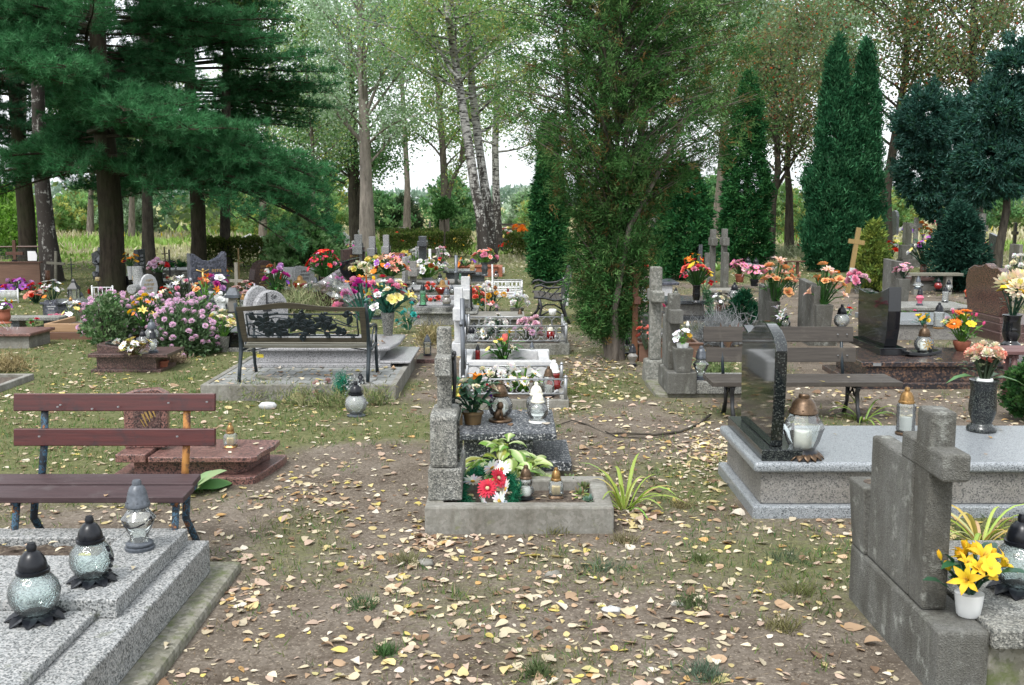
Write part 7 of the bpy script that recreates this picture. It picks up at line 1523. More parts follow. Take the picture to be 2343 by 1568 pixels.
fl_=[ # x, y, z, w, h, pot, blooms, label, leaf
 (42,668,.1,66,30,None,[('carn','magenta',4,.3),('open','violet',4,.3),('mum','lilac',2,.26)],'mauve and violet flowers behind the low white fence at the left edge','d'),
 (5,675,.1,40,26,None,[('open','purple',4,.3),('rose','scarlet',2,.26)],'purple flowers farthest left behind the low white fence','d'),
 (82,694,0,56,46,None,[('gerbera','salmon',5,.34),('rose','red',6,.24),('carn','scarlet',3,.24)],'salmon gerberas and dark red roses beside the low white fence','d'),
 (122,695,0,56,62,None,[('open','white',4,.34),('lily','white',3,.42),('daisy','yellow',1,.3),('open','orange',1,.2)],'white lilies with one yellow daisy under the birch','d'),
 (10,718,.15,46,44,('cup','marble',.25,.4),[('tulip','red/yellow',3,.26),('tulip','yellow',2,.24)],'red and yellow tulips at the left edge','l'),
 (10,740,.18,40,52,('urn','terracotta',.62,.8),[('open','violet',7,.34),('open','white',2,.3)],'brown urn of violet flowers on the red ledge at the left edge','g'),
 (133,750,0,56,34,('pot','black',.3,.5),[('carn','pink',5,.34),('carn','rose',4,.3),('daisy','pale_pink',3,.3)],'low pot of bright pink flowers at the end of the tan wooden border','g'),
 (172,744,.05,58,62,None,[('open','white',5,.26),('lily','white',3,.34),('open','lemon',3,.26),('rose','orange',2,.18)],'white and lemon flowers with feathery leaves in the tan wooden border','p'),
 (232,742,.05,40,62,('vase','black',.4,.3),[('lily','cream/apricot',3,.48),('rose','gold',2,.3),('mum','mauve',2,.34)],'cream lilies and golden roses in a dark vase in the tan wooden border','g'),
 (205,742,.05,36,52,None,[('mum','mauve',6,.4)],'mauve pompons left of the cream lilies','g'),
 (330,782,.1,66,112,('tube','granite_jet',.32,.4),[('rose','yellow',5,.26),('lily','lemon/apricot',2,.42),('rose','gold',3,.22),('open','orange',3,.18)],'black vase of yellow roses and a big cream-yellow lily behind the plum granite grave','g'),
 (365,648,.25,56,56,('tube','granite_jet',.45,.34),[('rose','red',4,.3),('mum','mauve',4,.3),('carn','pale_pink',3,.26),('open','white',2,.24)],'black vase of red, mauve and white flowers beside the black metal cross','g'),
 (390,668,0,52,40,None,[('rose','red',3,.26),('carn','pale',4,.26),('rose','pale_pink',2,.24),('open','gold',2,.24)],'red and pale flowers at the foot of the black metal cross','g'),
 (300,640,.3,44,62,('cone','marble',.5,.4),[('open','gold',5,.28),('open','orange',4,.26),('rose','wine',3,.26)],'stone vase of golden and orange flowers right behind the nearest pine trunk','g'),
 (312,645,.3,22,22,('cup','wax_yellow',.6,.8),[('open','gold',3,.5)],'yellow cup of golden flowers right of the nearest pine foot','g'),
 (335,702,.1,50,36,None,[('lily','white',3,.4),('open','orange',2,.4),('carn','peach',2,.3)],'white lilies and orange blooms in front of the log-shaped cross','s'),
 (378,690,.1,36,36,None,[('rose','scarlet',6,.34),('open','coral',3,.3)],'scarlet roses between the log-shaped cross and the pale lilies','d'),
 (412,700,.1,84,66,None,[('lily','cream',6,.3),('lily','white',4,.28),('carn','pink',2,.2),('tulip','white',4,.12)],'cream and white lilies left of the carved blue-grey stone','s'),
 (428,662,.1,34,18,None,[('carn','white',7,.4)],'pure white flowers behind the edge of the carved blue-grey stone','s'),
 (470,716,.2,68,94,('bowl','black',.14,.4),[('spike','orange',2,.14),('lily','orange/coral',3,.34),('rose','apricot',3,.26),('lily','coral',2,.3)],'orange gladiolus and coral lilies with big green leaves at the foot of the carved stone','l'),
 (500,684,.25,58,60,None,[('carn','magenta',4,.4),('rose','white',3,.36),('carn','lilac',3,.34)],'magenta and white flowers right of the carved blue-grey stone','d'),
 (512,640,.2,42,34,None,[('open','orange',3,.3),('rose','scarlet',3,.26),('open','purple',1,.26),('open','yellow',2,.24)],'small orange, red and purple bunch at the foot of the speckled trunk','g'),
 (513,806,0,72,100,('cone','aggregate',.38,.40),[('rose','cream',5,.34),('rose','lemon',3,.32),('rose','apricot',2,.28),('carn','white',2,.3)],'tapered stone vase of cream roses behind the left end of the ornate bench','l'),
 (560,700,.1,74,60,None,[('rose','dusty',9,.24),('carn','brown',4,.24),('lily','white',3,.3),('rose','coral',1,.2)],'faded dusty roses and white lilies below the bare white-wood cross','s'),
 (633,700,.1,66,98,('vase','wood_brown',.30,.34),[('spike','scarlet',1,.24),('carn','white',3,.3),('open','purple',3,.28),('carn','magenta',4,.26),('carn','lilac',2,.24),('rose','rust',2,.22),('lily','red/cream',2,.26)],'brown vase with a red gladiolus, white, purple and magenta flowers','g'),
 (709,668,.3,26,26,None,[('rose','white',2,.6),('open','white',1,.4)],'pair of white roses left of the silver lantern','g'),
 (744,666,.32,88,96,('urn','granite_plum',.34,.26),[('open','scarlet/crimson',8,.22),('open','crimson',8,.2),('tulip','rose',7,.12),('rose','pink',4,.13)],'brown granite vase of crimson peonies on the plum granite slab','g'),
 (770,668,.32,50,40,None,[('carn','lilac',5,.3),('carn','magenta',3,.26)],'lilac and magenta sprig right of the crimson peonies','s'),
 (775,588,.3,40,26,None,[('open','wine/pink',4,.4)],'wine-red flowers left of the brown lettered stone','g'),
 (806,588,.3,36,34,None,[('open','magenta/white',5,.36),('open','wine',2,.3)],'magenta flowers right of the brown lettered stone','g'),
 (826,655,.25,70,64,('cone','marble',.32,.24),[('carn','cream',7,.3),('open','pale',5,.28),('carn','lemon',4,.26)],'cream hydrangeas in a stone vase, left of two before the terrazzo crosses','g'),
 (855,650,.25,66,62,('cone','marble',.36,.3),[('carn','lemon',7,.32),('open','cream',5,.28)],'pale yellow hydrangeas in a stone vase, right of two before the terrazzo crosses','g'),
 (893,664,.2,88,78,('cone','aggregate',.42,.24),[('lily','salmon',6,.34),('lily','peach',4,.34),('rose','crimson',3,.2),('open','violet/white',4,.2),('open','orange',3,.18)],'tapered stone vase of salmon lilies with violet orchids before the terrazzo crosses','g'),
 (915,612,.4,42,34,None,[('open','violet/white',7,.36)],'violet and white orchids behind the salmon lilies','s'),
 (934,608,0,34,30,('tube','black',.74,.62),[('mum','lemon',4,.5)],'black tub of lemon-yellow chrysanthemums by the orange bench back','g'),
 (978,650,.1,92,58,('cone','marble',.26,.28),[('rose','white',9,.24),('rose','cream',4,.2),('carn','rust',4,.2),('tulip','lemon',3,.1)],'large bunch of white roses with rusty sprigs in a pale stone vase','l'),
 (952,612,.2,46,40,None,[('mum','silver',6,.3),('carn','white',4,.28)],'silvery white flowers behind the grey cross of the middle row','l'),
 (1012,608,.2,40,44,None,[('rose','white',3,.3),('rose','crimson',2,.24),('carn','pale_pink',3,.26),('open','cream',2,.3)],'white and red bunch at the foot of the ball-shaped tree','g'),
 (1000,622,.2,60,34,None,[('open','apricot',2,.34),('rose','white',4,.24),('carn','pale_pink',3,.22),('open','orange',2,.2)],'mixed apricot and white flowers on the dark table stone','s'),
 (1063,610,.25,56,20,None,[('open','purple',3,.3),('open','orange',2,.3),('rose','cream',2,.28)],'purple and orange pansies on the rust-coloured planter','g'),
 (1109,632,.25,62,66,('vase','granite_dk',.48,.28),[('open','coral/white',8,.28),('carn','pink',4,.24),('open','lemon',3,.2)],'dark granite vase of coral and white flowers on the dark step stone','l'),
 (1086,706,.1,52,56,None,[('carn','coral',6,.36),('rose','salmon',3,.3),('open','yellow',2,.2)],'coral carnations right of the white stone crosses','l'),
 (1104,700,.1,62,66,None,[('carn','white',8,.34),('rose','white',3,.3)],'tall mass of white carnations with a silvery leaf','t'),
 (1130,700,.1,48,56,None,[('mum','gold',5,.34),('mum','rust',2,.3),('daisy','white',1,.4)],'rusty gold chrysanthemums with one white daisy','d'),
 (1118,726,.0,58,52,None,[('lily','pale_pink/pink',2,.52),('tulip','yellow',1,.24),('carn','salmon',2,.24)],'pale pink lily with a yellow tulip behind the ring fence','d'),
 (1183,728,.0,46,60,('cone','concrete',.40,.74),[('carn','white',7,.4)],'white flowers wrapped in white paper in a tapered concrete vase','l'),
 (985,668,.25,36,22,None,[('carn','coral',6,.34),('carn','pale_pink',2,.3)],'coral posy on the grey slab left of the white stone cross','d'),
 (985,697,.25,56,24,None,[('carn','coral',4,.26),('rose','pink',3,.22)],'dark green arrangement with coral flowers behind the green lantern','d'),
]
for x,y,z,w,h,pot,bl,lb,lf in fl_:
 bouquet(x,y,z,w,h,pot,bl,lb,lf,26 if w>60 else 14,.24)
# low white fence, slabs and ledges
p=gp(-20,694);f=thing('grave_fence','low white metal fence at the left edge','fence',p,0,'metal grave fences');x1=gp(62,690).x-p.x
rail_fence(f,0,x1,.0,.05,.23,'white_metal','bars',22,True,.008)
p=gp(212,690);f=thing('grave_fence','bit of a low white fence left of the nearest pine foot','fence',p,0,'metal grave fences');rail_fence(f,0,.38,0,.05,.26,'white_metal','bars',5,True,.009)
gravebox('grey slab grave under the birch',88,732,1.0,.7,.27,'granite_dk','granite_dk')
sl=thing('stone_bench','flat grey stone seat slab on two blocks at the left','bench',gp(22,760),0,'benches');L_=.72
BX(sl,'seat','aggregate',-.1,0,.16,L_-.02,.32,.205);BX(sl,'block','granite_dk',.0,.05,-.02,.12,.27,.158,b=0);BX(sl,'block','granite_dk',.46,.05,-.02,.58,.27,.158,b=0)
g=gravebox('red granite ledge grave carrying the violet-flower urn at the left edge',-90,800,.88,.7,.2,'concrete','granite_red',over=.05)
gravebox('concrete kerb with red flowers in front of the flat stone seat',68,762,.42,.5,.07,'concrete','soil',None,0,.01,inset=.0)
bouquet(76,752,.07,40,30,None,[('rose','crimson',2,.3)],'single red blooms among leaves under the flat stone seat','g',18,.3)
bouquet(18,880,0,70,60,None,[('carn','silver',6,.3)],'grey frosted twigs at the left edge beside the low kerb','s',6,.2)if False else None
tuft('grey frosted twigs lying at the left edge',5,790,60,40,((.4,.41,.42),(.5,.5,.5)),71,500)
p=gp(-150,905);g=thing('grave','sunken concrete kerb with dry grass at the left edge','grave',p,0,'graves');foot(p.x,p.y,p.x+.62,p.y+.9);frame(g,'kerb',0,0,-.03,.56,.85,.07,.06,'concrete');BX(g,'soil_bed','soil',.06,.06,-.02,.5,.79,.04,b=0)
tuft('dry brown grass inside the sunken kerb',20,850,90,45,((.22,.18,.09),(.3,.24,.13)),72,700,'grass_clump','grass')
t=thing('name_plate','dark shield-shaped name plate on a stake beside the bright pink flowers','plate',gp(119,735),0);h_=ap(119,684,t.location.y).z
sh_=MB().prism([(-.10,h_-.03),(-.10,h_-.22),(-.05,h_-.28),(0,h_-.31),(.05,h_-.28),(.10,h_-.22),(.10,h_-.03),(.05,h_-.01),(0,h_-.03),(-.05,h_-.01)],-.012,.0,'xz').build('plate',M['granite_blue'],t,bevel=.004);TB(t,'stake','iron',[(0,.01,0),(0,.01,h_-.1)],.008,6,s=0)
text_mesh(sh_,'initials','ŚP',.035,'marble',(.0,-.0145,h_-.075),(R(90),0,0))
m=MB();rd=random.Random(5)
for i,(z_,w_)in enumerate(((h_-.11,.12),(h_-.145,.09),(h_-.20,.11),(h_-.225,.11))):
 x=-w_/2
 while x<w_/2:q_=rd.uniform(.006,.012);m.box(x,-.0145,z_-(.016 if i<2 else.008),x+q_,-.0125,z_);x+=q_+.005
m.build('worn_writing',M['marble'],sh_)
# tan wooden border with flower bed
p=gp(97,777);g=thing('grave','long grave edged with a tan wooden border and filled with mauve chrysanthemums','grave',p,0,'graves');foot(p.x,p.y,p.x+2.3,p.y+1.0);L_=gp(275,768).x-p.x+.5
m=MB();m.box(.03,0,.10,L_,.05,.21);m.box(.03,.052,.10,.08,.9,.21);m.build('border',M['wood_border'],g,bevel=.006);BX(g,'plinth','wood_planter',0,-.015,-.03,L_,.05,.098);BX(g,'soil_bed','soil',.082,.054,-.02,L_,.9,.14,b=0)
def mum_bush(label,x,y,z,w,h,n,seed,col='mauve',leafn=230):
 rd=random.Random(seed);rng=np.random.default_rng(seed);p=gp(x,y,z);s=p.y/FP;root=thing('chrysanthemum_bush',label,'flowers',p,0,'chrysanthemum bushes');Wm,Hm=w*s,h*s
 m_=leafn*14;d=unit(rng.normal(size=(m_,3))*[1,1,1]);d[:,2]=np.abs(d[:,2]);P=d*[Wm/2,Wm*.38,Hm*.82]*(1-.75*rng.random((m_,1))**1.2);P[:,2]+=.02
 link('foliage',blades('foliage',P,d+rng.normal(size=(m_,3))*.7,.075*rng.uniform(.6,1.2,m_),.038,tint(m_,((.05,.10,.04),(.08,.14,.06),(.10,.16,.08)),rng,.2),M['leaf'],rng=rng),root)
 for k in range(n):
  a=k*2.4;t=(k+.5)/n;el=math.acos(1-.95*t);v=Vector((math.sin(el)*math.cos(a)*Wm*.5,math.sin(el)*math.sin(a)*Wm*.40,math.cos(el)*Hm*.86+.04))+Vector((rd.gauss(0,.03),rd.gauss(0,.03),rd.gauss(0,.03)))
  link('flower_head',bloom_mesh('mum',col),root,v,(rd.uniform(-.7,.7),rd.uniform(-.7,.7),rd.uniform(0,6)),rd.uniform(.028,.044))
 return root
mum_bush('big mauve chrysanthemum bush right behind the plum granite grave',418,812,.0,165,130,80,73)
mum_bush('mauve chrysanthemum bush filling the end of the tan wooden border',255,768,.08,130,105,70,74)
mum_bush('mauve chrysanthemum bush below the log-shaped cross',330,760,.05,130,95,60,75)
mum_bush('mauve chrysanthemum bush below the carved blue-grey stone',440,770,.05,160,100,70,76)
bush('leafy_bush','leafy green chrysanthemum stems left of the plum granite grave',gp(245,795),[(.03,.18),(.25,.26),(.5,.2),(.66,.05)],2600,.05,.026,((.06,.13,.045),(.10,.18,.07),(.14,.2,.1)),77,mat='leaf',lump=.5,depth=.95)
# plum granite grave
p=gp(216,853);g=thing('grave','small plum granite grave with an open book plate and dried flowers','grave',p,0,'graves');foot(p.x-.1,p.y-.05,p.x+.9,p.y+.6)
BX(g,'plinth','granite_plum',-.03,-.02,-.03,.72,.5,.035,b=.004);BX(g,'wall','granite_plum',.02,.02,.036,.66,.48,.165,b=.004);BX(g,'slab','granite_plum',-.05,-.03,.167,.80,.55,.205,b=.004)
bkk=MB().prism([(0.02,0),(.32,0),(.32,.05),(.02,.095)],.05,.42,'xz');bkk.build('book_rest',M['granite_plum'],g,bevel=.004,loc=(0,0,.206))
o=MB().box(0,0,0,.20,.26,.02).build('book_plate',M['granite_black'],g,bevel=.004,loc=(.09,.10,.296));o.rotation_euler=(0,R(8.5),0)
bouquet(305,812,.206,96,40,None,[('open','lemon',2,.26),('daisy','white',4,.24),('daisy','lemon',3,.24)],'dried brown arrangement with yellow and white blooms on the plum granite grave','b',60,.2,flat=True)
for(x,y,h,s,cp,gl,lb)in((300,790,28,'globe','black','clear','dark-capped clear lantern, leftmost on the plum granite slab'),(328,792,38,'globe','black','clear','round clear lantern with a dark cap in the middle of the plum granite slab'),(349,786,56,'globe','grey','clear','tall clear lantern with a red dot, rear one on the plum granite slab'),(351,807,54,'vase','black','clear','amphora-shaped clear lantern at the right end of the plum granite slab'),(315,790,18,'cyl','grey','g_smoke','small smoky lantern between two round clear ones on the plum granite slab')):
 lantern(x,y,.206,h,s,cp,gl,'grey',lb,candle='wax')
bouquet(371,846,0,36,42,('pot','terracotta',.52,.92),[('carn','grey',2,.2)],'terracotta pot with a withered plant beside the plum granite grave','b',8,.3)
tuft('heap of dry roots and stems right of the terracotta pot',402,832,54,26,((.26,.19,.13),(.34,.27,.19)),78,500,'withered_plant','dead plant')
g=gravebox('black granite slab grave behind the left end of the ornate bench',468,806,.75,.8,.24,'granite_jet','granite_jet','aggregate',over=.04)
# carved stone, log cross, angels
r_,h_=slabstone('carved blue-grey stone with a notched top, a gold crucifix and gold lettering',440,712,578,.62,.16,'granite_blue',0,side=-1,prof=[(0,0),(1,0),(1.03,.97),(.98,1.0),(.82,.90),(.6,.84),(.35,.86),(.12,.97),(.0,.985)])
foot(r_.location.x-.2,r_.location.y,r_.location.x+.6,r_.location.y+.8)
r_.rotation_euler=(0,0,R(-52));q_=r_
m=MB();m.tube([(.012,.20,h_*.66),(.02,.205,h_*.55),(.012,.21,h_*.40)],[.018,.02,.012],7).tube([(.012,.09,h_*.70),(.016,.205,h_*.66),(.012,.31,h_*.70)],.010,6).lathe([(.006,0),(.022,.02),(.016,.045),(.003,.05)],8,(.018,.205,h_*.67));m.build('gold_crucifix',M['gold'],q_,True)
letters(q_,'lettering',5,.001,.33,.56,h_*.70,h_*.095,'gold',4,.004)
p=gp(322,708);c=thing('log_cross','cross carved like round logs from speckled stone, with an oval portrait slab','cross',p,0,'crosses on the graves');zt=ap(316,610,p.y).z
MB().tube([(0,0,-.02),(-.01,0,zt*.5),(-.03,0,zt)],[.10,.088,.082],14).build('upright',M['terrazzo'],c,bevel=.004);MB().tube([(-.02,-.34,zt*.50),(-.02,.34,zt*.50)],.078,14).build('crossbar',M['terrazzo'],c,bevel=.004)
pl=MB().prism([(.17*math.cos(a),.22*math.sin(a))for a in np.linspace(0,6.283,17)[:-1]],-.02,.03,'yz').build('oval_slab',M['marble'],c,bevel=.004,loc=(.13,.05,zt*.52));pl.rotation_euler=(0,0,R(-35));letters(pl,'lettering',4,.031,-.10,.10,.13,.07,'gold',8)
def angel(label,x,y,z,h,mat,wings=True,name='angel_figure'):
 p=gp(x,y,z);h=px(h,p.y);t=thing(name,label,'statue',p,0,'angel figures');m=MB()
 m.lathe([(.22,0),(.25,.06),(.2,.3),(.15,.5),(.17,.62),(.10,.72),(.055,.76)],14);m.tube([(-.15,.0,.64),(-.2,-.1,.5),(-.06,-.2,.48)],[.055,.05,.035],8);m.tube([(.15,.0,.64),(.2,-.1,.5),(.06,-.2,.48)],[.055,.05,.035],8);m.tube([(-.12,-.05,.15),(-.14,-.26,.2),(-.12,-.3,.03)],[.09,.08,.05],8);m.tube([(.12,-.05,.15),(.14,-.26,.2),(.12,-.3,.03)],[.09,.08,.05],8)
 m.v=[tuple(Vector(v)*h)for v in m.v];o=m.build('body',M[mat],t,True);m=MB().lathe([(.02,.74),(.09,.78),(.125,.86),(.11,.95),(.03,1.0)],12);m.v=[tuple(Vector(v)*h)for v in m.v];m.build('head',M[mat],t,True)
 if wings:
  for s_ in(-1,1):
   m=MB();m.prism([(s_*.05,.42),(s_*.2,.3),(s_*.34,.5),(s_*.36,.78),(s_*.2,.86),(s_*.06,.66)],.10,.15,'xz');m.v=[tuple(Vector(v)*h)for v in m.v];m.build('wing',M[mat],t)
 return t
angel('white sitting angel figure beside the ornate bench end',506,712,.2,46,'white');angel('small white angel figure before the log-shaped cross',352,700,.1,32,'white');angel('tall dark angel statue left of the nearest pine trunk',236,640,.25,76,'granite_dk')
gravebox('black granite grave with the dark angel, half behind the nearest pine',228,668,1.1,.9,.32,'granite_jet','granite_jet')
gravebox('black polished grave right of the nearest pine under the dark vase',300,676,1.05,.8,.28,'granite_jet','granite_dk')
gravebox('pale slab grave behind the black metal cross',345,645,1.1,.7,.30,'aggregate_dirty','marble')
slabstone('grey lettered headstone behind the golden-flower stone vase',318,640,572,.5,.1,'granite_dk',0,side=-1,text=4,txt='marble')
t=thing('stone_steps','stepped pale stone block behind the black metal cross','stone',gp(405,655),0);[BX(t,'step','concrete',.0+.06*k,0,.1*k if k else-.02,.40,.3,.1*(k+1)-.002,b=.004)for k in range(3)]
bush('box_bush','clipped green globe beside the stepped stone block',gp(402,640),[(.02,.16),(.15,.24),(.35,.2),(.44,.04)],2500,.05,.03,GREEN_T,111,lump=.15)
lantern(402,618,.3,14,'vase','black','milky','grey','tiny white lantern on the far pale slab behind the black metal cross',candle=None)
t=thing('stone_bench','low mossy stone seat before the black metal cross','bench',gp(350,690),0,'benches');BX(t,'seat','concrete_mossy',.1,0,.1,.75,.25,.15);BX(t,'block','concrete_mossy',.15,.03,-.02,.27,.22,.099,b=0);BX(t,'block','concrete_mossy',.58,.03,-.02,.70,.22,.099,b=0)
lantern(485,690,.25,42,'vase','black','milky','grey','pewter and white lantern beside the magenta flowers',candle=None);lantern(530,708,.2,34,'square','grey','g_smoke','grey','grey square lantern by the sitting angel',candle=None);lantern(557,712,.2,40,'cyl','brass','clear','grey','clear ribbed lantern with a brass cap left of the carved pale headstone',candle='wax');lantern(581,712,.2,22,'globe','white','milky','white','small plain white lantern at the carved pale headstone',candle=None)
bx=thing('roofed_lantern','dark little roofed lantern box above the ornate bench end','lantern',gp(534,716,.2),0,LG);q_=px(58,bx.location.y);BX(bx,'base','iron_black',-.2*q_,-.15*q_,0,.2*q_,.15*q_,.06*q_,b=0);BX(bx,'glass','g_smoke',-.15*q_,-.11*q_,.061*q_,.15*q_,.11*q_,.6*q_,b=0);MB().box(-.28*q_,-.2*q_,.601*q_,.28*q_,.2*q_,.72*q_).taper(-.24*q_,-.18*q_,.721*q_,.24*q_,.18*q_,q_,.12*q_,.1*q_).build('roof',M['grey'],bx)
# ------------------------------------------------------------------ centre left
slabstone('tall rounded brown stone with stepped edge and gold lettering',583,664,597,.62,.16,'granite_plum',0,[(0,0),(1,0),(1.02,.5),(.92,.82),(.7,.97),(.45,1.0),(.2,.9),(.05,.7),(-.03,.35)],side=-1,text=6)[0].rotation_euler=(0,0,R(-32))
slabstone('small pale headstone with a scrolled top behind the brown glass bowl',676,672,609,.50,.09,'granite_pale',0,[(0,0),(1,0),(1,.9),(.8,.88),(.55,.96),(.3,1),(.05,.96),(-.02,.8)],side=-1,text=3,txt='iron_black')[0].rotation_euler=(0,0,R(-40))
o,h_=slabstone('leaning polished black slab with a slanting top behind the crimson peonies',735,690,612,.8,.1,'granite_jet',.16,side=-1);o.rotation_euler=(0,0,R(-55))
lb_=lantern(687,664,.15,34,'bowl','brass','g_red','bronze','wide brown-red glass bowl lantern with a brass knob',candle=None)
tuft('grassy mound with a few roses above the ornate bench',665,712,150,56,((.16,.2,.09),(.22,.25,.13),(.28,.27,.16)),79,2200,'grass_clump','grass',.01)
p=gp(712,706);g=thing('grave','plum granite slab grave carrying the crimson peonies','grave',p,0,'graves');foot(p.x-.2,p.y-.1,p.x+1.5,p.y+1)
BX(g,'plinth','granite_plum',-.1,-.08,-.03,1.25,1.0,.03,b=.005);BX(g,'wall','granite_plum',.05,.03,.031,.52,.8,.26,b=.005);BX(g,'slab','granite_plum',-.05,-.03,.262,.60,.9,.31);BX(g,'low_wall','granite_side',.525,.1,.031,.85,.8,.16,b=.005);BX(g,'low_slab','granite_pale',.53,.05,.162,.98,.85,.20)
for(x,y,h,s,cp,gl,bs,lb,z)in((723,668,34,'vase','grey','g_smoke','grey','silver-grey lantern left of the crimson peonies',.31),(734,667,18,'tall','grey','milky','grey','slim silver lantern touching the brown granite vase',.31),(767,668,26,'globe','cream','clear','cream','clear round lantern with a cream cap right of the brown granite vase',.31),(770,684,14,'squat','white','milky','white','small plain white lantern on the low pale slab',.2),(764,700,32,'vase','cream','g_red','white','dark red lantern with a cream cap before the low pale slab',.05),(656,668,22,'globe','black','clear','black','clear lantern with a dark cap left of the brown glass bowl',.15),(662,667,18,'vase','brass','clear','brass','clear lantern with a brass cap left of the brown glass bowl',.15),(862,730,60,'globe','black','clear','grey','clear globe lantern behind the right arm of the ornate bench',.33)):
 lantern(x,y,z,h,s,cp,gl,bs,lb,candle=None)
slabstone('brown lettered stone with slanted top between wine-red flowers',786,642,572,.6,.12,'granite_plum',.05,side=-1,text=5)[0].rotation_euler=(0,0,R(-50))
for(x,y,yt,lb,mt)in((822,640,537,'coarsest of the three pale terrazzo crosses, left one','terrazzo'),(853,636,542,'middle one of the three pale terrazzo crosses','granite_pale'),(885,632,538,'slimmest of the three pale terrazzo crosses, right one','granite_pale')):
 p=gp(x,y);c=thing('grave_cross',lb,'cross',p,0,'pale terrazzo crosses');zt=ap(x,yt,p.y).z;k=1.0 if mt=='terrazzo' else.82
 MB().box(-.10*k,0,-.02,.07*k,.15,zt).build('upright',M[mt],c,bevel=.006);MB().box(-.13*k,-.16,zt-.46,.09*k,.32,zt-.28).build('crossbar',M[mt],c,bevel=.006)
 MB().tube([(.10*k,.0,zt-.2),(.105*k,.0,zt-.62)],[.012,.012],6).tube([(.115*k,-.02,zt-.38),(.115*k,.03,zt-.44)],.03,6).build('metal_figure',M['iron_black'],c)
 foot(p.x-.1,p.y-.1,p.x+.8,p.y+.6)
gravebox('pale grave plinths under the three terrazzo crosses',800,668,1.1,.8,.22,'aggregate','granite_pale')
bq=bouquet(888,768,.33,120,135,('cone','aggregate',.40,.27),[('lily','lemon',3,.34),('open','lemon/cream',3,.32),('rose','white',4,.19),('rose','crimson',2,.19),('carn','pink',5,.22),('rose','cream',3,.2),('carn','rose',2,.16),('tulip','yellow',2,.14)],'tapered stone vase of big pale yellow lilies, white roses and one crimson rose','t',46,.26,seed=30,dome=.7)
bouquet(840,740,.33,110,110,None,[('spike','orange',4,.13),('carn','magenta',4,.24),('carn','pink',5,.26),('lily','orange',3,.24),('rose','crimson',2,.2)],'spray of orange gladioli and pink carnations leaning behind the bench end','t',16,.26,seed=31,lean=-.18)
cw=thing('cellophane_wrap','crinkled cellophane wrap standing behind the orange gladioli','wrap',ap(802,690,12.4),0);m=MB();vs=[];n_=9
for j in range(n_):
 for i in range(n_):u,v_=i/(n_-1)-.5,j/(n_-1);vs.append(Vector((u*(.12+.3*v_)-v_*.12,.05*math.sin(u*9+v_*7)+.03*math.sin(v_*13),v_*.40))+Vector((0,.10*(u*2)**2,0)))
m.add(vs,[(j*n_+i,j*n_+i+1,j*n_+i+1+n_,j*n_+i+n_)for j in range(n_-1)for i in range(n_-1)]);o=m.build('sheet',M['cellophane'],cw,True);o.rotation_euler=(0,R(-32),0)
for(x,y,w,h,c_)in((938,750,30,34,'turq'),(925,762,34,18,'turq')):
 pass
bouquet(935,755,.05,60,62,None,[('carn','turq',3,.3),('carn','pink',1,.2)],'drooping blue-green leaves and turquoise bows beside the yellow-lily vase','t',26,.34)
p=gp(965,832);t=thing('grave_plate','small dark granite plate on the ground right of the paved platform','plate',p,0);foot(p.x-.1,p.y-.05,p.x+.3,p.y+.6);BX(t,'plate','granite_plum',-.06,0,-.01,.19,.50,.05,b=.004)
lantern(978,813,.05,48,'cyl','grey','clear','black','clear lantern standing on the small dark granite plate',candle='wax_yellow')
# middle row of pale graves
g=gravebox('pale stepped terrazzo grave behind the paved platform, with a tall green lantern',935,745,1.0,1.1,.20,'aggregate','aggregate',None,.05,.03,inset=.03)
L_=Vector(g.location);BX(g,'upper_slab','aggregate',.06,.10,.202,.92,1.02,.25);BX(g,'top_slab','granite_pale',.10,.16,.252,.88,.95,.30);BX(g,'border','granite_pale',.05,.98,.302,.80,1.06,.36)
lantern(944,693,.30,36,'globe','black','milky','black','milky oval lantern with a black cap left of the tall green lantern',candle=None);lantern(968,700,.30,52,'tall','black','g_green','black','tall green glass lantern on the stepped terrazzo grave',candle=None);lantern(1022,699,.30,42,'waist','grey','g_smoke','grey','silver-smoky lantern near the white stone cross',candle=None)
gravebox('grey terrazzo grave behind the stepped one, under the small lanterns',930,690,1.1,.9,.24,'aggregate_dirty','granite_pale');gravebox('grey slab grave farther back before the white-rose vase',925,668,1.25,.9,.20,'aggregate_dirty','granite_side')
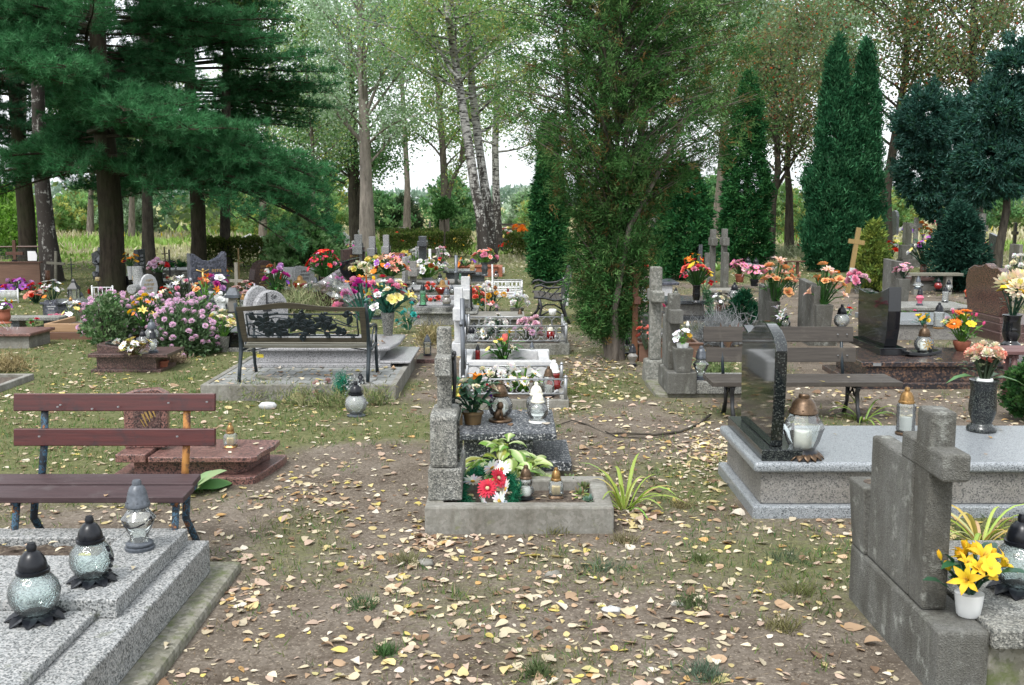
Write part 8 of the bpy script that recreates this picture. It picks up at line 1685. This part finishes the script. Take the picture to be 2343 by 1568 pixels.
for(x,y,h,s,cp,gl,bs,lb,z)in((946,657,18,'globe','black','clear','grey','clear lantern with a black cap on the far grey slab',.2),(1007,651,26,'globe','black','clear','black','clear lantern with black ironwork before the white roses',.2),(1021,656,22,'cyl','brass','milky','white','white lantern with a brass cap right of the black ironwork lantern',.2),(1027,655,14,'tall','g_red','g_red','black','thin red candle right of the white brass-capped lantern',.2),(1012,674,34,'bowl','brass','g_red','bronze','squat red-brown bowl lantern with a gold knob before the white stone cross',.24),(1034,674,22,'globe','grey','clear','bronze','clear globe lantern left of the pipe cross',.24),(1053,641,22,'tall','black','g_green','black','green-banded lantern right of the far pipe cross',.3),(1073,652,24,'vase','brass','g_smoke','black','dark lantern with a gold cap behind the white stone crosses',.2),(1018,620,22,'square','grey','clear','grey','square clear lantern on the dark table stone',.3),(1081,619,24,'square','brass','g_amber','brass','amber gold lantern on the dark table stone',.3),(1135,638,20,'globe','black','clear','black','black-capped lantern lying by the rust-coloured planter',0),(1137,728,24,'vase','black','g_blue','black','turquoise glass lantern behind the ring fence',0),(1079,722,24,'globe','black','clear','black','clear lantern with a black cap under the coral carnations',.1),(1190,736,30,'squat','bronze','g_smoke','black','squat bronze lantern before the tapered concrete vase',.05),(1062,655,16,'globe','brass','milky','grey','small brass-capped lantern just behind the pipe cross',.2),(836,606,13,'vase','g_orange','g_orange','black','small orange lantern by the black tub',.3)if False else(921,606,13,'vase','g_orange','g_orange','black','small orange lantern left of the black tub',0.1)):
 lantern(x,y,z,h,s,cp if cp in M else 'black',gl,bs,lb,candle=None)
# crosses and posts of the middle row
slabstone('flat pale headstone panel right of the salmon lilies',928,668,590,.55,.07,'granite_pale',.0,side=-1,text=0);
p=gp(946,670);c=thing('grave_cross','grey square-headed cross behind the big white-rose bunch','cross',p,0,'crosses on the graves');zt=ap(946,598,p.y).z;BX(c,'upright','granite_side',-.07,0,-.02,.06,.12,zt,b=.005);BX(c,'crossbar','granite_side',-.10,-.13,zt-.30,.09,.25,zt-.15,b=.005)
p=gp(968,632);c=thing('grave_cross','tall dark granite cross post before the second hedge','cross',p,0,'crosses on the graves');zt=ap(968,541,p.y).z;BX(c,'upright','granite_dk',-.10,0,-.02,.09,.14,zt,b=.005);BX(c,'crossbar','granite_dk',-.12,-.2,zt-.24,.11,.34,zt-.12,b=.005)
for(x,y,yt,mt,lb)in((955,625,565,'granite_pale','small pale cross left of the tall dark granite post'),(1004,622,566,'granite_side','small grey cross left of the ball-shaped tree stem'),(984,640,570,'white_metal','thin white cross rising out of the white roses')):
 p=gp(x,y);c=thing('grave_cross',lb,'cross',p,0,'crosses on the graves');zt=ap(x,yt,p.y).z;w=.03 if 'thin' in lb else.055;MB().box(-w,0,-.02,w,w*2,zt).build('upright',M[mt],c,bevel=.004);MB().box(-w*1.3,-.13,zt-.30,w*1.3,.13+w*2,zt-.30+w*2.4).build('crossbar',M[mt],c,bevel=.004)
p=gp(1044,668);c=thing('grave_cross','grey steel pipe cross rising behind the white stone crosses','cross',p,0,'crosses on the graves');zt=ap(1041,584,p.y).z;TB(c,'upright','steel',[(0,0,-.05),(0,0,zt)],.034,12);TB(c,'crossbar','steel',[(0,-.30,zt-.34),(0,.30,zt-.34)],.034,12)
p=gp(1066,742);c=thing('grave_cross','white-painted stone cross farther back than the pipe cross, with a dark figure','cross',p,0,'crosses on the graves');zt=ap(1064,634,p.y).z;BX(c,'upright','whitewash',-.07,0,-.02,.06,.12,zt,b=.005);BX(c,'crossbar','whitewash',-.075,-.19,zt-.32,.065,.31,zt-.18,b=.005);TB(c,'metal_figure','iron_black',[(.08,.05,zt-.14),(.08,.05,zt-.55)],.014,6,s=0)
gravebox('grey grave behind the ring fence under the coral carnations',1068,752,.86,.9,.16,'aggregate_dirty','concrete');
t=thing('pinwheel_post','thin pale stake with a rusty wheel ornament behind the ring fence','ornament',gp(1096,735),0);TB(t,'stake','wood_pale',[(.1,0,0),(.1,0,.6)],.008,5,s=0);TB(t,'wheel','terracotta',[(.05*math.cos(a),-.02,.08+.05*math.sin(a))for a in np.linspace(0,6.283,15)],.012,5,s=0)
# dark table stone, rust planter, white bed fence
p=gp(1018,650);g=thing('grave','dark granite table-like grave with a lower step, before the rust-coloured planter','grave',p,0,'graves');foot(p.x-.1,p.y,p.x+1.3,p.y+1)
BX(g,'wall','granite_dk',.02,.06,-.02,.58,.8,.24,b=.004);BX(g,'slab','granite_dk',-.04,0,.242,.68,.9,.29);BX(g,'step','granite_dk',.60,.1,-.02,.88,.7,.18,b=.004);BX(g,'step_slab','granite_dk',.585,.05,.182,.95,.75,.22);BX(g,'plinth','concrete',-.1,-.05,-.02,.99,-.001,.05,b=.004)
p=gp(1045,634);g=thing('grave','rust-coloured wooden planter grave at the birch foot','grave',p,0,'graves');foot(p.x,p.y,p.x+1.3,p.y+1.2);m=MB();m.box(0,0,-.02,1.0,.04,.24);m.box(0,1.0,-.02,1.0,1.04,.24);m.taper(.962,.042,-.02,1.12,.998,.24,0.0,0);m.box(0,.042,-.02,.04,.998,.24);m.build('planks',M['wood_rust'],g,bevel=.004);BX(g,'top_board','wood_rust',-.02,-.03,.242,1.02,.06,.27,b=.003);BX(g,'soil_bed','soil',.042,.044,-.01,.96,.996,.2,b=0)
p=gp(1124,680);g=thing('grave','child grave with a white bed-like metal fence and a white kerb','grave',p,0,'graves');foot(p.x-.05,p.y,p.x+.6,p.y+1);xr=gp(1196,679).x-p.x
frame(g,'kerb',0,0,-.02,xr,.8,.06,.05,'whitewash',.006);BX(g,'soil_bed','soil',.05,.05,-.02,xr-.05,.75,.03,b=0)
f=thing('grave_fence','white bed-shaped metal fence with rings and pebble tops','fence',p+Vector((0,0,.06)),0,'metal grave fences');xr-=.02
rail_fence(f,.02,xr,.03,.02,.12,'white_metal','ring',5,True,.011);rail_fence(f,.02,xr,.03,.125,.23,'white_metal','arcs',6,True,.011);rail_fence(f,.02,xr,.77,.02,.18,'white_metal','bars',8,True,.011)
m=MB();[m.lathe([(.004,-.02),(.024,0),(.004,.02)],7,(.03+(xr-.04)*k/18,.03+.01*(k%2),.265))for k in range(19)];m.build('pebble_top',M['terrazzo'],f)
TB(f,'tall_post','white_metal',[(.03,.02,.0),(.02,.02,ap(1127,605,p.y).z-.06)],.016,6,s=0);lantern(1163,672,.03,16,'cyl','g_red','g_red','g_red','red candle glass inside the white bed-shaped fence',candle=None)
t=thing('marker_sign','little white marker sign right of the rust-coloured planter','sign',gp(1149,632),0);BX(t,'sign','paper',-.05,0,.08,.06,.012,.22,b=0);TB(t,'stake','iron',[(.0,.006,0),(.0,.006,.08)],.006,5,s=0)
t=thing('hanging_cup','white cup lantern hung on the black iron bench frame','cup',ap(1264,716,15.2),0);q_=.055;MB().lathe([(.3*q_,-q_*.9),(.85*q_,-.5*q_),(q_,.3*q_),(1.05*q_,.9*q_),(.9*q_,q_)],14).build('cup',M['white'],t,True)
slabstone('low pale lettered slab right of the black iron bench behind the arborvitae',1290,700,640,.5,.08,'marble',0,side=1)
# black iron bench turned sideways
p=gp(1224,742);b=thing('iron_bench','black cast-iron bench with scrolled arms standing sideways by the slim thuja','bench',p,0,'benches');sc_=1.0;Lb=1.05
for k in range(5):BX(b,'seat','bench_grey',.0+.085*k,.02,.385-.012*k,.07+.085*k,Lb-.02,.408-.012*k,b=.003)
for k in range(5):o=MB().box(-.011,.02,0,.011,Lb-.02,.075).build('backrest',M['iron_black'],b,bevel=.003,loc=(.44+.022*k,0,.42+.085*k));o.rotation_euler=(0,R(14),0)
for y in(.0,Lb):
 TB(b,'leg','iron_black',[(.46,y,.40),(.43,y,.25),(.47,y,.1),(.52,y,0)],[.024,.02,.02,.026],8);TB(b,'leg','iron_black',[(.06,y,.38),(.10,y,.25),(.06,y,.1),(-.02,y,0)],[.024,.02,.02,.026],8)
 MB().tube([(-.02,y,.40),(.1,y,.40),(.3,y,.355),(.45,y,.38),(.50,y,.55),(.55,y,.82)],.018,8).tube([(.08,y,.12),(.2,y,.19),(.34,y,.19),(.45,y,.12)],.014,6).build('side_frame',M['iron_black'],b,True)
 MB().tube([(-.02,y,.53),(.01,y,.57),(.08,y,.585),(.2,y,.54),(.36,y,.55),(.48,y,.60)],[.018,.018,.017,.016,.016,.016],8).tube([(.08,y,.40),(.16,y,.46),(.12,y,.53),(.2,y,.53)],.010,6).tube([(.2,y,.37),(.28,y,.46),(.36,y,.53)],.010,6).build('armrest',M['iron_black'],b,True)
# bits behind the hedges
def farbench(label,x,y,yt,wpx,mat='bench_grey'):
 p=gp(x,y);b=thing('slatted_bench',label,'bench',p,0,'benches');w=px(wpx,p.y);zt=ap(x,yt,p.y).z
 for k in range(2):MB().box(0,.3,zt-.1-.2*k,w,.34,zt-.2*k).build('backrest',M[mat],b)
 MB().box(0,0,zt*.5-.04,w,.28,zt*.5).build('seat',M[mat],b)
 for x_ in(.08,w-.14):BX(b,'leg','iron_black',x_,.04,-.02,x_+.06,.345,zt*.5-.041,b=0);BX(b,'post','iron_black',x_,.342,-.02,x_+.05,.38,zt,b=0)
farbench('dark slatted bench in front of the second hedge',932,622,572,74);farbench('dark slatted bench behind the far hedge strip',1142,556,512,60);farbench('low dark bench standing at the hedge gap right of the birches',1140,582,545,40)
p=gp(905,618);b=thing('orange_bench','orange-brown plank bench back near the black tub','bench',p,0,'benches');zt=ap(915,577,p.y).z
for k in range(3):BX(b,'backrest','wood_rust',-.05,.02*k,zt-.14-.15*k,.26,.03+.02*k,zt-.02-.15*k,b=0)
BX(b,'side_frame','iron_black',.27,-.1,-.02,.31,.1,zt-.05,b=0);BX(b,'seat','wood_rust',-.05,-.3,zt*.42,.26,.0,zt*.42+.04,b=0)
for(x,y,yt,w,mt,lb)in((572,578,535,.9,'marble','pale headstone with a gabled top behind the long hedge, left of two'),(612,572,540,.8,'marble','pale double headstone behind the long hedge, right of two'),(694,610,548,.4,'granite_dk','dark cross-topped stone overgrown by the leafy shrub'),(815,615,570,.5,'aggregate','grey stone with a white sheet left of the coarse terrazzo cross'),(788,575,530,.4,'granite_pale','pointed pale stone far behind the brown lettered one'),(815,560,525,.3,'granite_dk','slim dark stone far behind the terrazzo crosses'),(920,552,520,.3,'granite_side','slim grey stone above the slimmest terrazzo cross'),(672,640,612,.5,'marble','small white notice stone in the leafy shrub')):
 p=gp(x,y);h_=ap(x,yt,p.y).z;r_=thing('headstone',lb,'headstone',p,0,HG);P=[(-w/2,0),(w/2,0),(w/2,h_*.75),(w*.3,h_*.82),(0,h_),(-w*.3,h_*.82),(-w/2,h_*.75)]if 'gable' in lb or 'pointed' in lb else([(-w/2,0),(w/2,0),(w/2,h_*.85),(w*.25,h_),(0.02,h_*.86),(-w*.25,h_),(-w/2,h_*.85)]if 'double' in lb else[(-w/2,0),(w/2,0),(w/2,h_),(-w/2,h_)])
 MB().prism(P,0,.12,'xz').build('slab',M[mt],r_,bevel=.006)
 if 'overgrown' in lb:MB().box(-w*.8,-.01,h_*.62,w*.8,.10,h_*.75).build('crossbar',M[mt],r_,bevel=.005)
 if 'sheet' in lb:BX(r_,'sheet','paper',-.05,-.012,h_*.2,.16,-.002,h_*.85,b=0)
 if 'hedge' in lb:o=letters(r_,'lettering',2,0,-.25,.25,h_*.55,.16,'iron_black',3);o.rotation_euler=(0,0,R(-90));o.location=(0,-.0035,0)
for(x,y,yt,mt,lb)in((813,548,505,'white_metal','thin white cross far left of the poplar foot'),(827,545,508,'oak','thin brown cross far left of the poplar foot'),(984,560,507,'granite_side','weathered grey cross far behind the second hedge'),(1011,558,512,'oak','grey-brown cross post right of the weathered grey one')):
 woodcross(lb,x,y,yt,.16,.09,mt,.68)
for(x,y,w,h,bl,lb)in((682,590,30,26,[('open','pink',4,.3),('carn','white',2,.3)],'pink and white flowers in the leafy shrub'),(810,578,40,26,[('rose','orange',2,.3),('carn','white',4,.26),('open','lemon',2,.26)],'white and orange flowers far behind the brown lettered stone'),(838,560,50,40,[('carn','white',4,.26),('rose','coral',5,.24),('rose','cream',2,.2)],'white and coral flowers behind the coarsest terrazzo cross'),(915,572,40,40,[('rose','scarlet',3,.24),('open','lemon',3,.24),('carn','pale_pink',3,.24)],'red and lemon flowers behind the slimmest terrazzo cross'),(925,600,30,20,[('carn','white',5,.3)],'white flowers low against the second hedge'),(990,560,40,30,[('rose','scarlet',3,.26),('carn','white',3,.26)],'red and white flowers below the weathered grey cross'),(1005,566,40,24,[('open','orange',6,.28)],'orange flowers beside the ball-shaped tree'),(1042,568,36,26,[('mum','lemon',6,.34)],'pale yellow chrysanthemums right of the ball-shaped tree'),(1066,566,50,24,[('mum','cream',5,.28),('open','yellow',4,.26)],'cream and yellow chrysanthemums in a blue bowl near the birch foot'),(1160,558,50,34,[('rose','coral',4,.26),('carn','white',4,.24),('open','lemon',3,.24)],'coral and white flowers before the far slatted bench'),(1188,560,62,38,[('mum','orange',7,.34)],'orange chrysanthemums right of the far slatted bench'),(1168,540,40,26,[('open','lemon',4,.26),('rose','pale_pink',4,.24)],'lemon and pink flowers above the far slatted bench'),(1158,575,40,22,[('rose','scarlet',5,.26)],'scarlet flowers in the gap of the far hedge')):
 bouquet(x,y,.15,w,h,None,bl,lb,'g',8,.24)

for i,(x,y,w,lb)in enumerate(((590,912,110,'green weeds growing over the left end of the neglected plot'),(690,925,130,'weeds growing round the big curled dead leaf'),(770,930,110,'weeds growing before the washed-out salmon flowers'),(860,925,80,'weeds growing right of the milky globe lantern at the platform'))):
 tuft(lb,x,y,w,46,((.10,.15,.05),(.16,.19,.08),(.22,.21,.11)),120+i,420,'weed_clump','weeds',.006)
grasses();litter()
